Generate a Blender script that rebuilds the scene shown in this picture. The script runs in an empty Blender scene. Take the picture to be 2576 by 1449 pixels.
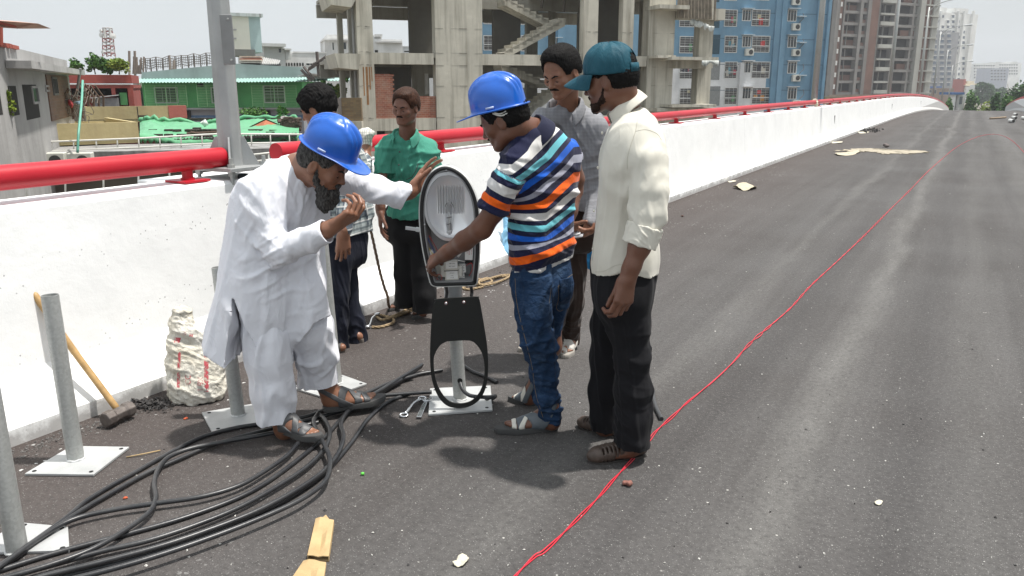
import bpy, bmesh, math, random
import numpy as np
from mathutils import Vector, Matrix, noise as mnoise
random.seed(7); rng=np.random.default_rng(5)
S=bpy.context.scene; COL=S.collection
R=math.radians
# ---------------- camera -----------------------------------------------------
CAMH=1.5; TH=R(14.1); FPX=2016.0; CX,CY=1288.0,724.5
cd=bpy.data.cameras.new('camera'); cam=bpy.data.objects.new('camera',cd); COL.objects.link(cam)
cam.location=(0,0,CAMH); cam.rotation_euler=(R(90)-TH,0,0)
cd.sensor_width=36; cd.lens=36*FPX/2576; cd.clip_start=.05; cd.clip_end=3000
S.camera=cam
# ---------------- world, sun, exposure ---------------------------------------
SUN_EL=R(71); SUN_AZ=R(86)      # azimuth clockwise from +Y
w=bpy.data.worlds.new('World'); S.world=w; w.use_nodes=True
nt=w.node_tree; nt.nodes.clear()
out=nt.nodes.new('ShaderNodeOutputWorld'); bg=nt.nodes.new('ShaderNodeBackground')
sky=nt.nodes.new('ShaderNodeTexSky'); sky.sky_type='NISHITA'; sky.sun_disc=False
sky.sun_elevation=SUN_EL; sky.sun_rotation=SUN_AZ; sky.dust_density=6; sky.air_density=1.2; sky.ozone_density=1
mx=nt.nodes.new('ShaderNodeMix'); mx.data_type='RGBA'; mx.inputs[0].default_value=.84
nt.links.new(sky.outputs[0],mx.inputs[6])
geo=nt.nodes.new('ShaderNodeTexCoord'); sep=nt.nodes.new('ShaderNodeSeparateXYZ'); nt.links.new(geo.outputs['Generated'],sep.inputs[0])
# veil of thin cloud: a little darker towards the horizon on the right
nz=nt.nodes.new('ShaderNodeTexNoise'); nz.inputs['Scale'].default_value=1.7; nz.inputs['Detail'].default_value=4
nt.links.new(geo.outputs['Generated'],nz.inputs[0])
m1=nt.nodes.new('ShaderNodeMath'); m1.operation='MULTIPLY_ADD'; m1.inputs[1].default_value=-.32; nt.links.new(sep.outputs[0],m1.inputs[0]); nt.links.new(nz.outputs[0],m1.inputs[2])
cr=nt.nodes.new('ShaderNodeValToRGB'); cr.color_ramp.elements[0].position=.15; cr.color_ramp.elements[1].position=.75
cr.color_ramp.elements[0].color=(4.5,4.75,4.85,1); cr.color_ramp.elements[1].color=(6.3,6.75,6.95,1)
nt.links.new(m1.outputs[0],cr.inputs[0])
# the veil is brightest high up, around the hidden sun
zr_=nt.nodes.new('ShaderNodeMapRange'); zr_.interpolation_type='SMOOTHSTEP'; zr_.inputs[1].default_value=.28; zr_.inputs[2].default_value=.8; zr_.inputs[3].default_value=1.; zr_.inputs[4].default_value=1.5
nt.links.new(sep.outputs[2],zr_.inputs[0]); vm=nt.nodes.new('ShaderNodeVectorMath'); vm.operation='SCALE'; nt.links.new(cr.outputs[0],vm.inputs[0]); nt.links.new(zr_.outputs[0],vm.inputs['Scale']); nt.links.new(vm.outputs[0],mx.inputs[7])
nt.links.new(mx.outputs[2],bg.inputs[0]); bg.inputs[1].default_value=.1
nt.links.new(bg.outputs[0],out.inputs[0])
sd=bpy.data.lights.new('sun','SUN'); sun=bpy.data.objects.new('sun',sd); COL.objects.link(sun)
sd.energy=4.2; sd.angle=R(1.8); sd.color=(1,.96,.9)
sv=Vector((math.sin(SUN_AZ)*math.cos(SUN_EL),math.cos(SUN_AZ)*math.cos(SUN_EL),math.sin(SUN_EL)))
sun.rotation_euler=sv.to_track_quat('Z','Y').to_euler()
vs=S.view_settings; vs.view_transform='Standard'; vs.look='None'; vs.exposure=.50; vs.gamma=1
try: vs.use_curve_mapping=False
except Exception: pass
# ---------------- pixel -> world helpers (photo read off at 2576 px wide) -----
cT,sT=math.cos(TH),math.sin(TH)
def ray(u,v):
    xr=(u-CX)/FPX; yr=-(v-CY)/FPX
    return Vector((xr,cT+yr*sT,-sT+yr*cT))
def P(u,v,Y):
    d=ray(u,v); return Vector((0,0,CAMH))+d*(Y/d.y)
def G(u,v,z=0.):
    d=ray(u,v); return Vector((0,0,CAMH))+d*((z-CAMH)/d.z)
def mpp(u,v,Y):          # metres per photo pixel at that point
    d=ray(u,v); return (Y/d.y)/FPX
def tag(o,label=None,cat=None,group=None,kind=None):
    if label: o['label']=label
    if cat: o['category']=cat
    if group: o['group']=group
    if kind: o['kind']=kind
    return o
def thing(name,label,cat,loc=(0,0,0),rz=0,group=None):
    o=bpy.data.objects.new(name,None); COL.objects.link(o); o.location=loc; o.rotation_euler=(0,0,rz); o.empty_display_size=.1
    return tag(o,label,cat,group)
def link(name,me,parent=None,mat=None,smooth=False,inv=True):
    o=bpy.data.objects.new(name,me); COL.objects.link(o)
    if mat is not None and len(me.materials)==0: me.materials.append(mat)
    if smooth: me.polygons.foreach_set('use_smooth',[True]*len(me.polygons))
    if parent is not None:
        o.parent=parent
        if inv: o.matrix_parent_inverse=Matrix.LocRotScale(parent.location,parent.rotation_euler,parent.scale).inverted() if parent.parent is None else (parent_world(parent)).inverted()
    return o
def parent_world(p):
    m=Matrix.LocRotScale(p.location,p.rotation_euler,p.scale)
    if p.parent: m=parent_world(p.parent)@p.matrix_parent_inverse@m
    return m
def cp(o,parent=None):
    c=o.copy(); COL.objects.link(c)
    if parent is not None: c.parent=parent
    for ch in list(o.children): cp(ch,c)
    return c
class MB:
    """collects polygons with material slots -> one mesh"""
    def __init__(s): s.v=[]; s.f=[]; s.m=[]
    def box(s,lo,hi,m=0,M=None):
        x0,y0,z0=lo; x1,y1,z1=hi; b=len(s.v)
        vs=[(x0,y0,z0),(x1,y0,z0),(x1,y1,z0),(x0,y1,z0),(x0,y0,z1),(x1,y0,z1),(x1,y1,z1),(x0,y1,z1)]
        if M is not None: vs=[tuple(M@Vector(q)) for q in vs]
        s.v+=vs
        for f in [(3,2,1,0),(4,5,6,7),(0,1,5,4),(1,2,6,5),(2,3,7,6),(3,0,4,7)]: s.f.append(tuple(b+i for i in f)); s.m.append(m)
        return s
    def obox(s,c,sx,sy,sz,rz=0,m=0,rx=0,ry=0):
        M=Matrix.Translation(c)@Matrix.Rotation(rz,4,'Z')@Matrix.Rotation(rx,4,'X')@Matrix.Rotation(ry,4,'Y')
        return s.box((-sx/2,-sy/2,-sz/2),(sx/2,sy/2,sz/2),m,M)
    def tube(s,pts,r,n=8,m=0,caps=True,closed=False):
        pts=[Vector(p) for p in pts]; N=len(pts); rr=r if hasattr(r,'__len__') else [r]*N
        b=len(s.v); t0=(pts[1]-pts[0]).normalized(); up=Vector((0,0,1)) if abs(t0.z)<.9 else Vector((0,1,0))
        a=t0.cross(up).normalized()
        for i,p in enumerate(pts):
            t=(pts[min(i+1,N-1)]-pts[max(i-1,0)])
            if t.length<1e-9: t=t0
            t.normalize(); a=(a-t*a.dot(t)); a=a.normalized() if a.length>1e-6 else t.orthogonal().normalized(); c=t.cross(a)
            for k in range(n):
                an=2*math.pi*k/n; s.v.append(tuple(p+(a*math.cos(an)+c*math.sin(an))*rr[i]))
        for i in range(N-1):
            for k in range(n):
                k2=(k+1)%n; s.f.append((b+i*n+k,b+i*n+k2,b+(i+1)*n+k2,b+(i+1)*n+k)); s.m.append(m)
        if caps:
            s.f.append(tuple(b+k for k in range(n))[::-1]); s.m.append(m); s.f.append(tuple(b+(N-1)*n+k for k in range(n))); s.m.append(m)
        return s
    def poly(s,pts,m=0):
        b=len(s.v); s.v+=[tuple(p) for p in pts]; s.f.append(tuple(range(b,b+len(pts)))); s.m.append(m); return s
    def prism(s,pts,off,m=0):
        b=len(s.v); n=len(pts); off=Vector(off); s.v+=[tuple(Vector(p)) for p in pts]+[tuple(Vector(p)+off) for p in pts]
        s.f.append(tuple(range(b+n-1,b-1,-1))); s.f.append(tuple(range(b+n,b+2*n))); s.m+=[m,m]
        for i in range(n):
            j=(i+1)%n; s.f.append((b+i,b+j,b+n+j,b+n+i)); s.m.append(m)
        return s
    def grid(s,rows,m=0,closed=False):
        b=len(s.v); nr=len(rows); nc=len(rows[0])
        for r_ in rows: s.v+=[tuple(p) for p in r_]
        for i in range(nr-1):
            for j in range(nc if closed else nc-1):
                j2=(j+1)%nc; s.f.append((b+i*nc+j,b+i*nc+j2,b+(i+1)*nc+j2,b+(i+1)*nc+j)); s.m.append(m)
        return s
    def lathe(s,c,prof,n=16,m=0,axis=None):
        c=Vector(c); q=Vector((0,0,1)).rotation_difference(Vector(axis).normalized()) if axis is not None else None
        rows=[]
        for r_,z in prof:
            row=[]
            for k in range(n):
                an=2*math.pi*k/n; p=Vector((r_*math.cos(an),r_*math.sin(an),z))
                if q: p=q@p
                row.append(c+p)
            rows.append(row)
        s.grid(rows,m,True); return s
    def mesh(s,name,mats):
        me=bpy.data.meshes.new(name); me.from_pydata(s.v,[],s.f)
        for m in (mats if isinstance(mats,(list,tuple)) else [mats]): me.materials.append(m)
        if any(s.m): me.polygons.foreach_set('material_index',s.m)
        me.update(); return me
    def build(s,name,mats,parent=None,smooth=False,solid=None,bevel=None,fix=True,subsurf=0,auto=None):
        me=s.mesh(name,mats)
        if fix:
            bm=bmesh.new(); bm.from_mesh(me); bmesh.ops.recalc_face_normals(bm,faces=bm.faces); bm.to_mesh(me); bm.free()
        o=link(name,me,parent,None,smooth)
        if smooth and auto:
            try: me.set_sharp_from_angle(angle=R(auto))
            except Exception: pass
        if solid: md=o.modifiers.new('solid','SOLIDIFY'); md.thickness=solid; md.offset=0
        if bevel: md=o.modifiers.new('bevel','BEVEL'); md.width=bevel; md.segments=2; md.limit_method='ANGLE'
        if subsurf: md=o.modifiers.new('sub','SUBSURF'); md.levels=md.render_levels=subsurf
        return o
def spline(pts,n=8):
    """Catmull-Rom through points (any dimension)"""
    A=[np.array(p,float) for p in pts]; A=[2*A[0]-A[1]]+A+[2*A[-1]-A[-2]]; o=[]
    for i in range(1,len(A)-2):
        p0,p1,p2,p3=A[i-1:i+3]
        for k in range(n):
            t=k/n; o.append(.5*((2*p1)+(-p0+p2)*t+(2*p0-5*p1+4*p2-p3)*t*t+(-p0+3*p1-3*p2+p3)*t**3))
    o.append(A[-2]); return o
# ---------------- materials --------------------------------------------------
_M={}
class MatB:
    def __init__(s,name):
        s.m=bpy.data.materials.new(name); s.m.use_nodes=True; s.nt=s.m.node_tree; s.b=s.nt.nodes['Principled BSDF']; s.co=None
    def n(s,t,**k):
        x=s.nt.nodes.new(t)
        for a,b in k.items(): setattr(x,a,b)
        return x
    def L(s,a,b): s.nt.links.new(a,b)
    def coord(s,kind='Object',scale=(1,1,1),rot=(0,0,0)):
        tc=s.n('ShaderNodeTexCoord'); mp=s.n('ShaderNodeMapping'); mp.inputs['Scale'].default_value=scale; mp.inputs['Rotation'].default_value=rot
        s.L(tc.outputs[kind],mp.inputs[0]); return mp.outputs[0]
    def noise(s,co,scale,detail=4,rough=.55,dist=0):
        x=s.n('ShaderNodeTexNoise'); x.inputs['Scale'].default_value=scale; x.inputs['Detail'].default_value=detail; x.inputs['Roughness'].default_value=rough; x.inputs['Distortion'].default_value=dist
        s.L(co,x.inputs['Vector']); return x.outputs['Fac']
    def voro(s,co,scale,feature='F1',out='Distance',rand=1):
        x=s.n('ShaderNodeTexVoronoi'); x.feature=feature; x.inputs['Scale'].default_value=scale; x.inputs['Randomness'].default_value=rand
        s.L(co,x.inputs['Vector']); return x.outputs[out]
    def ramp(s,fac,stops,interp='LINEAR'):
        x=s.n('ShaderNodeValToRGB'); x.color_ramp.interpolation=interp; e=x.color_ramp.elements
        while len(e)<len(stops): e.new(.5)
        for i,(p,c) in enumerate(stops): e[i].position=p; e[i].color=(c,c,c,1) if not hasattr(c,'__len__') else (*c,1)
        if fac is not None: s.L(fac,x.inputs[0])
        return x.outputs[0]
    def mix(s,f,a,b,mode='MIX'):
        x=s.n('ShaderNodeMix'); x.data_type='RGBA'; x.blend_type=mode
        for q,i in ((f,0),(a,6),(b,7)):
            if hasattr(q,'links') or hasattr(q,'is_linked'): s.L(q,x.inputs[i])
            elif hasattr(q,'__len__'): x.inputs[i].default_value=(*q,1)
            else: x.inputs[i].default_value=q if i==0 else (q,q,q,1)
        return x.outputs[2]
    def math(s,op,a,b=0.,c=None,clamp=False):
        x=s.n('ShaderNodeMath'); x.operation=op; x.use_clamp=clamp
        for q,i in ((a,0),(b,1),(c,2)):
            if q is None: continue
            if hasattr(q,'is_linked'): s.L(q,x.inputs[i])
            else: x.inputs[i].default_value=q
        return x.outputs[0]
    def attr(s,name):
        x=s.n('ShaderNodeAttribute'); x.attribute_name=name; return x.outputs['Fac']
    def bump(s,h,strength=.3,dist=.01,prev=None):
        x=s.n('ShaderNodeBump'); x.inputs['Strength'].default_value=strength; x.inputs['Distance'].default_value=dist
        s.L(h,x.inputs['Height'])
        if prev is not None: s.L(prev,x.inputs['Normal'])
        s.L(x.outputs[0],s.b.inputs['Normal']); return x.outputs[0]
    def col(s,c):
        if hasattr(c,'is_linked'): s.L(c,s.b.inputs['Base Color'])
        else: s.b.inputs['Base Color'].default_value=(*c,1)
    def set(s,**k):
        names=dict(rough='Roughness',metal='Metallic',spec='Specular IOR Level',sss='Subsurface Weight',sheen='Sheen Weight',coat='Coat Weight',trans='Transmission Weight',ior='IOR',alpha='Alpha')
        for a,v in k.items():
            i=s.b.inputs[names[a]]
            if hasattr(v,'is_linked'): s.L(v,i)
            else: i.default_value=v
        return s
def mat(name,c,rough=.6,var=.15,scale=6,bump=0,bscale=60,bdist=.004,metal=0,spec=.5,dirt=None,dscale=1.5,streak=None,c2=None,coat=0,kind='Object'):
    """plain surface whose colour varies with noise; optional dirt colour, vertical streaks, bump"""
    if name in _M: return _M[name]
    b=MatB(name); co=b.coord(kind); n1=b.noise(co,scale,6,.6)
    hi=tuple(min(1,x*(1+var)) for x in c); lo=tuple(x*(1-var) for x in c) if c2 is None else c2
    col=b.ramp(n1,[(.3,lo),(.7,hi)])
    if dirt is not None:
        n2=b.noise(co,dscale,8,.7,.4); f=b.ramp(n2,[(.5,0.),(.72,.85)]); col=b.mix(f,col,dirt)
    if streak is not None:
        cs=b.coord(kind,(1,1,.06)); n3=b.noise(cs,streak[1],6,.65); f=b.ramp(n3,[(.48,0.),(.7,streak[2])]); col=b.mix(f,col,streak[0])
    b.col(col); b.set(rough=rough,metal=metal,spec=spec,coat=coat)
    if bump: b.bump(b.noise(co,bscale,5,.6),bump,bdist)
    _M[name]=b.m; return b.m
# ---------------- implicit-surface modelling: smooth unions of tapered capsules and ellipsoids ----------
class Sh:
    def __init__(s): s.p=[]
    def cap(s,a,b,ra,rb=None,k=.02,op='add'):
        s.p.append((op,'cap',np.array(a,float),np.array(b,float),float(ra),float(ra if rb is None else rb),k)); return s
    def ell(s,c,r,M=None,k=.02,op='add'):
        s.p.append((op,'ell',np.array(c,float),np.array(r,float),np.eye(3) if M is None else np.array(M,float),0,k)); return s
    def chain(s,pts,rs,k=.02,op='add'):
        for i in range(len(pts)-1): s.cap(pts[i],pts[i+1],rs[i],rs[i+1],k,op)
        return s
    def cut(s,pt,n,k=0.):      # remove the side the normal points to
        s.p.append(('cut','pl',np.array(pt,float),np.array(n,float)/np.linalg.norm(n),0,0,k)); return s
    def ext(s,o): s.p+=o.p; return s
    def cutcap(s,a,b,ra,rb=None,k=.004): return s.cap(a,b,ra,rb,k,'sub')
    def bounds(s):
        lo=np.full(3,1e9); hi=-lo
        for q in s.p:
            if q[0]!='add': continue
            if q[1]=='cap': r=max(q[4],q[5]); a=np.minimum(q[2],q[3])-r; b=np.maximum(q[2],q[3])+r
            else: r=max(q[3]); a=q[2]-r; b=q[2]+r
            lo=np.minimum(lo,a); hi=np.maximum(hi,b)
        return lo,hi
def _prim(q,X,Y,Z):
    if q[1]=='cap':
        a,b,ra,rb=q[2],q[3],q[4],q[5]; ba=b-a; l2=max(1e-9,float(ba@ba)); l=math.sqrt(l2)
        px,py,pz=X-a[0],Y-a[1],Z-a[2]; t=(px*ba[0]+py*ba[1]+pz*ba[2])/l2
        rad2=np.maximum(px*px+py*py+pz*pz-t*t*l2,0)
        # slanted parameter for cone
        sl=(rb-ra)/l; t2=np.clip(t+np.sqrt(rad2)*(sl/l)*(1 if abs(sl)<1 else 0),0,1)
        dx=px-ba[0]*t2; dy=py-ba[1]*t2; dz=pz-ba[2]*t2
        return np.sqrt(dx*dx+dy*dy+dz*dz)-(ra+(rb-ra)*t2)
    c,r,M=q[2],q[3],q[4]; px,py,pz=X-c[0],Y-c[1],Z-c[2]      # rows of M are the local axes
    u=(M[0,0]*px+M[0,1]*py+M[0,2]*pz)/r[0]; v=(M[1,0]*px+M[1,1]*py+M[1,2]*pz)/r[1]; w_=(M[2,0]*px+M[2,1]*py+M[2,2]*pz)/r[2]
    k0=np.sqrt(u*u+v*v+w_*w_); k1=np.sqrt((u/r[0])**2+(v/r[1])**2+(w_/r[2])**2)+1e-9
    return k0*(k0-1)/k1
def field(sh,lo,n,h,off=0.,bg=.06):
    D=np.full(n,bg,np.float32); ax=[(lo[i]+h*np.arange(n[i])).astype(np.float32) for i in range(3)]
    for q in sh.p:
        if q[1]=='pl':
            X,Y,Z=ax[0][:,None,None],ax[1][None,:,None],ax[2][None,None,:]
            d=((X-q[2][0])*q[3][0]+(Y-q[2][1])*q[3][1]+(Z-q[2][2])*q[3][2]).astype(np.float32)
            D=np.maximum(D,d+off) if q[6]==0 else D; continue
        k=q[6]; m=k+.05
        if q[1]=='cap': r=max(q[4],q[5])+m; a=np.minimum(q[2],q[3])-r; b=np.maximum(q[2],q[3])+r
        else:
            r=np.sqrt(((q[4]*q[3][:,None])**2).sum(0))+m; a=q[2]-r; b=q[2]+r
        i0=np.clip(np.floor((a-lo)/h).astype(int),0,n); i1=np.clip(np.ceil((b-lo)/h).astype(int)+1,0,n)
        if (i1<=i0).any(): continue
        sl=tuple(slice(i0[j],i1[j]) for j in range(3))
        X,Y,Z=ax[0][sl[0]][:,None,None],ax[1][sl[1]][None,:,None],ax[2][sl[2]][None,None,:]
        d=_prim(q,X,Y,Z).astype(np.float32); e=D[sl]
        if q[0]=='add':
            hh=np.clip(.5+.5*(e-d)/k,0,1); D[sl]=e*(1-hh)+d*hh-k*hh*(1-hh)
        else:
            d=-d; hh=np.clip(.5-.5*(e-d)/k,0,1); D[sl]=e*(1-hh)+d*hh+k*hh*(1-hh)
    return D-off
def nets(D,lo,h):
    sg=D<0; n=D.shape
    c=np.zeros((n[0]-1,n[1]-1,n[2]-1),np.uint8)
    for i in (0,1):
        for j in (0,1):
            for k in (0,1): c+=sg[i:n[0]-1+i,j:n[1]-1+j,k:n[2]-1+k]
    act=(c>0)&(c<8); idx=np.argwhere(act); N=len(idx)
    if N==0: return np.zeros((0,3)),np.zeros((0,4),int)
    ids=np.full(act.shape,-1,np.int32); ids[act]=np.arange(N)
    acc=np.zeros((N,3)); cnt=np.zeros(N); cor=[(i,j,k) for i in (0,1) for j in (0,1) for k in (0,1)]
    val={c_:D[idx[:,0]+c_[0],idx[:,1]+c_[1],idx[:,2]+c_[2]] for c_ in cor}
    for a in cor:
        for ax in range(3):
            if a[ax]: continue
            b=list(a); b[ax]=1; b=tuple(b); va,vb=val[a],val[b]; m=(va<0)!=(vb<0)
            t=np.where(m,va/np.where(m,va-vb,1),0)
            for x in range(3): acc[:,x]+=np.where(m,a[x]+(t if x==ax else 0),0)
            cnt+=m
    V=(idx+acc/cnt[:,None])*h+lo
    F=[]
    for ax in range(3):
        o=[0,1,2]; o.remove(ax); s0=[slice(None)]*3; s1=[slice(None)]*3
        for q in o: s0[q]=slice(1,-1); s1[q]=slice(1,-1)
        s0[ax]=slice(0,-1); s1[ax]=slice(1,None)
        A=sg[tuple(s0)]; B=sg[tuple(s1)]; e=np.argwhere(A!=B)
        if len(e)==0: continue
        fl=A[e[:,0],e[:,1],e[:,2]]; b=e.copy(); b[:,o[0]]+=0; 
        def cid(du,dv):
            c_=e.copy(); c_[:,o[0]]+=du; c_[:,o[1]]+=dv; return ids[c_[:,0],c_[:,1],c_[:,2]]
        q=np.stack([cid(0,0),cid(1,0),cid(1,1),cid(0,1)],1)
        rev=fl if ax!=1 else ~fl
        q[~rev]=q[~rev][:,::-1]; F.append(q)
    F=np.concatenate(F); return V,F[(F>=0).all(1)]
def npmesh(name,V,F,mat=None,attrs=None):
    me=bpy.data.meshes.new(name); me.vertices.add(len(V)); me.vertices.foreach_set('co',np.asarray(V,np.float32).ravel())
    k=F.shape[1]; me.loops.add(len(F)*k); me.loops.foreach_set('vertex_index',F.ravel().astype(np.int32))
    me.polygons.add(len(F)); me.polygons.foreach_set('loop_start',np.arange(0,len(F)*k,k,dtype=np.int32)); me.polygons.foreach_set('loop_total',np.full(len(F),k,np.int32))
    me.polygons.foreach_set('use_smooth',np.ones(len(F),bool)); me.update(); me.validate()
    if attrs:
        for a,v in attrs.items(): me.attributes.new(a,'FLOAT','POINT').data.foreach_set('value',np.asarray(v,np.float32))
    if mat is not None: me.materials.append(mat)
    return me
def vnormals(V,F):
    n=np.zeros_like(V); a=np.cross(V[F[:,2]]-V[F[:,0]],V[F[:,3]]-V[F[:,1]])
    for i in range(4): np.add.at(n,F[:,i],a)
    return n/(np.linalg.norm(n,axis=1)[:,None]+1e-12)
def wob(V,f,seed=0.,ax=(1,1,1)):
    """cheap smooth pseudo-noise in [-1,1] from warped sines"""
    p=V*np.array(ax)*f; r_=np.random.default_rng(int(seed*100)+3); o=np.zeros(len(V)); 
    for i in range(5):
        a=r_.normal(size=3); a/=np.linalg.norm(a); b=r_.normal(size=3); b/=np.linalg.norm(b); ph=r_.uniform(0,6.28,2)
        o+=np.sin(p@a*(1+.35*i)+ph[0]+1.6*np.sin(p@b*.7+ph[1]))
    return o/2.6
def sdf_obj(name,sh,h,mat,parent=None,disp=None,off=0.,inter=None,attrs=None,smooth=0,hollow=None,minus=None):
    lo,hi=sh.bounds(); lo=lo-.03-max(0,off); hi=hi+.03+max(0,off); n=np.ceil((hi-lo)/h).astype(int)+1
    D=field(sh,lo,n,h,off)
    if minus is not None:
        s2,o2=minus; D=np.maximum(D,-field(s2,lo,n,h,o2))
    if inter is not None:
        D=inter(D,lo,n,h)
    V,F=nets(D,lo,h)
    if smooth:
        # light Laplacian smoothing
        for _ in range(smooth):
            acc=np.zeros_like(V); c=np.zeros(len(V))
            for i in range(4):
                j=(i+1)%4; np.add.at(acc,F[:,i],V[F[:,j]]); np.add.at(c,F[:,i],1); np.add.at(acc,F[:,j],V[F[:,i]]); np.add.at(c,F[:,j],1)
            V=V*.4+.6*acc/np.maximum(c,1)[:,None]
    if disp is not None: N=vnormals(V,F); V=V+N*disp(V,N)[:,None]
    at=attrs(V) if attrs else None
    return link(name,npmesh(name,V,F,mat,at),parent)
def slab(c,n,w_):
    """intersection with a slab of thickness w_"""
    c=np.array(c,float); n=np.array(n,float); n/=np.linalg.norm(n)
    def f(D,lo,N,h):
        ax=[(lo[i]+h*np.arange(N[i])) for i in range(3)]
        d=(ax[0][:,None,None]-c[0])*n[0]+(ax[1][None,:,None]-c[1])*n[1]+(ax[2][None,None,:]-c[2])*n[2]
        return np.maximum(D,np.abs(d)-w_/2).astype(np.float32)
    return f
V3=lambda *a: np.array(a,float)
def unit(a): a=np.array(a,float); return a/np.linalg.norm(a)
def NP(u,v,Y): return np.array(P(u,v,Y))
def NR(u,v,Y,r): return r*mpp(u,v,Y)
def limb(sh,nodes,k=.02,op='add',add=0.):
    """nodes: (u,v,Y,r_px)"""
    pts=[NP(*q[:3]) for q in nodes]; rs=[NR(*q)+add for q in nodes]
    sh.chain(pts,rs,k,op); return pts,rs
def torso(sh,levels,k=.05,add=0.):
    """levels: (u,v,Y,halfwidth_m,radius_m,fx,fy[,tilt])  capsule across the body at each level"""
    out=[]
    for L in levels:
        c=NP(*L[:3]); f=unit(V3(L[5],L[6],0)); a=V3(-f[1],f[0],L[7] if len(L)>7 else 0); a=unit(a)
        sh.cap(c-a*L[3],c+a*L[3],L[4]+add,k=k); out.append((c,a,f))
    return out
# ---------- hands -----------------------------------------------------------
def hand(sh,W,d,n,t,curl=(.5,.7,.5),sc=1.,thumb=(.6,.7,.3),spread=.12,curls=None,thumbcurl=.35):
    """W wrist, d direction of fingers, n palm normal, t thumb side"""
    W=np.array(W,float); d=unit(d); n=unit(np.array(n,float)-d*np.dot(n,d)); t=unit(np.array(t,float)-d*np.dot(t,d)-n*np.dot(t,n))
    L=[.044,.049,.046,.036]; xs=[.029,.0095,-.0105,-.0285]; b0=[.088,.092,.087,.079]; r0=[.0088,.009,.0087,.0076]
    sh.cap(W-d*.02,W+d*.015,.024*sc,.025*sc,k=.02)
    for i in range(4):
        K=W+(d*b0[i]+t*xs[i])*sc
        sh.cap(W+d*.015*sc+t*xs[i]*.55*sc,K,.0155*sc,.0118*sc,k=.012)
        c=curls[i] if curls else curl; ang=0; p=K; dd=unit(d+t*spread*xs[i]/.03)
        seg=[L[i],L[i]*.62,L[i]*.5]; rr=[r0[i]*1.05,r0[i],r0[i]*.92,r0[i]*.8]
        for j in range(3):
            ang+=c[j]; v=dd*math.cos(ang)+n*math.sin(ang); q=p+v*seg[j]*sc
            sh.cap(p,q,rr[j]*sc,rr[j+1]*sc,k=.0025 if j else .006); p=q
    T0=W+(d*.022+t*.022+n*.006)*sc; tv=unit(d*thumb[0]+t*thumb[1]+n*thumb[2])
    T1=T0+tv*.042*sc; sh.cap(T0,T1,.0165*sc,.0115*sc,k=.014)
    tv2=unit(tv*math.cos(thumbcurl)+(n*.6+d*.5)*math.sin(thumbcurl)); T2=T1+tv2*.032*sc; sh.cap(T1,T2,.0112*sc,.0102*sc,k=.004)
    tv3=unit(tv2+d*.25); T3=T2+tv3*.024*sc; sh.cap(T2,T3,.0102*sc,.0088*sc,k=.003)
    return T3
# ---------- heads -----------------------------------------------------------
def hframe(f,up):
    f=unit(f); up=unit(np.array(up,float)-f*np.dot(up,f)); l=np.cross(up,f)
    return f,up,l           # forward, up, left
def hp(c,fr,x,y,z,s=1.):    # x left, y forward, z up
    return c+(fr[2]*x+fr[0]*y+fr[1]*z)*s
def head(sh,c,fr,s=1.,jaw=1.,nose=1.,lips=1.):
    M=np.stack([fr[2],fr[0],fr[1]]); q=lambda x,y,z: hp(c,fr,x,y,z,s)
    sh.ell(q(0,-.012,.012),V3(.0765,.098,.088)*s,M,k=.02)
    sh.ell(q(0,.022,-.04),V3(.063*jaw,.070,.082)*s,M,k=.03)
    for x in (-1,1):
        sh.cap(q(x*.050*jaw,.004,-.085),q(x*.017,.066,-.114),.019*s,.017*s,k=.03)
        sh.ell(q(x*.040,.064,-.042),V3(.024,.020,.022)*s,M,k=.02)
        sh.cap(q(x*.012,.084,-.004),q(x*.042,.070,-.003),.0105*s,.010*s,k=.012)
        sh.ell(q(x*.0315,.0915,-.0255),V3(.017,.011,.011)*s,M,k=.008,op='sub')
        sh.ell(q(x*.0315,.0745,-.0255),V3(.0145,.0125,.0125)*s,M,k=.004)
        sh.cap(q(x*.0085,.098,-.053),q(x*.0135,.092,-.055),.0062*s*nose,.006*s,k=.006)
        # ear
        sh.ell(q(x*.078,-.008,-.03),V3(.0075,.0185,.031)*s,M,k=.006)
        sh.ell(q(x*.0875,-.003,-.024),V3(.0065,.0095,.018)*s,M,k=.005,op='sub')
    sh.ell(q(0,.078,-.112),V3(.019,.014,.014)*s,M,k=.018)
    sh.cap(q(0,.087,-.012),q(0,.104,-.046),.0075*s,.0095*s*nose,k=.010)
    sh.ell(q(0,.1075,-.050),V3(.0095,.009,.008)*s*nose,M,k=.006)
    sh.ell(q(0,.076,-.080),V3(.030,.018,.020)*s,M,k=.014)
    for x in (-1,1):
        sh.cap(q(0,.0925,-.0745),q(x*.020,.083,-.078),.0050*s*lips,.0032*s,k=.004)
        sh.cap(q(0,.0915,-.0850),q(x*.017,.083,-.082),.0058*s*lips,.0035*s,k=.004)
def hair_cap(c,fr,s=1.,th=.010,front=.05,low=-.045,side=.0,volume=1.):
    """hair as a shell over the skull: cranium grown by th minus the face, neck and ears"""
    M=np.stack([fr[2],fr[0],fr[1]]); q=lambda x,y,z: hp(c,fr,x,y,z,s); h=Sh()
    h.ell(q(0,-.014,.014),(V3(.0765,.098,.088)+th*volume)*s,M,k=.01)
    h.ell(q(0,-.045,-.03),V3(.0745,.066,.058)*s,M,k=.03)
    h.ell(q(0,.112,-.075+front),V3(.098,.082,.095)*s,M,k=.010,op='sub')
    for x in (-1,1): h.ell(q(x*.092,.006,-.042),V3(.03,.030,.040)*s,M,k=.008,op='sub')
    h.cut(q(0,-.05,low),-(fr[1]*.9-fr[0]*.35))
    return h
def hairdisp(a,f,ax=(1,1,1),seed=1):
    def g(V,N): 
        w1=wob(V,f,seed,ax); w2=wob(V,f*2.7,seed+1,ax); return a*(w1*.7+w2*.5)*np.clip(.4+np.abs(w1),0,1.3)
    return g
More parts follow.
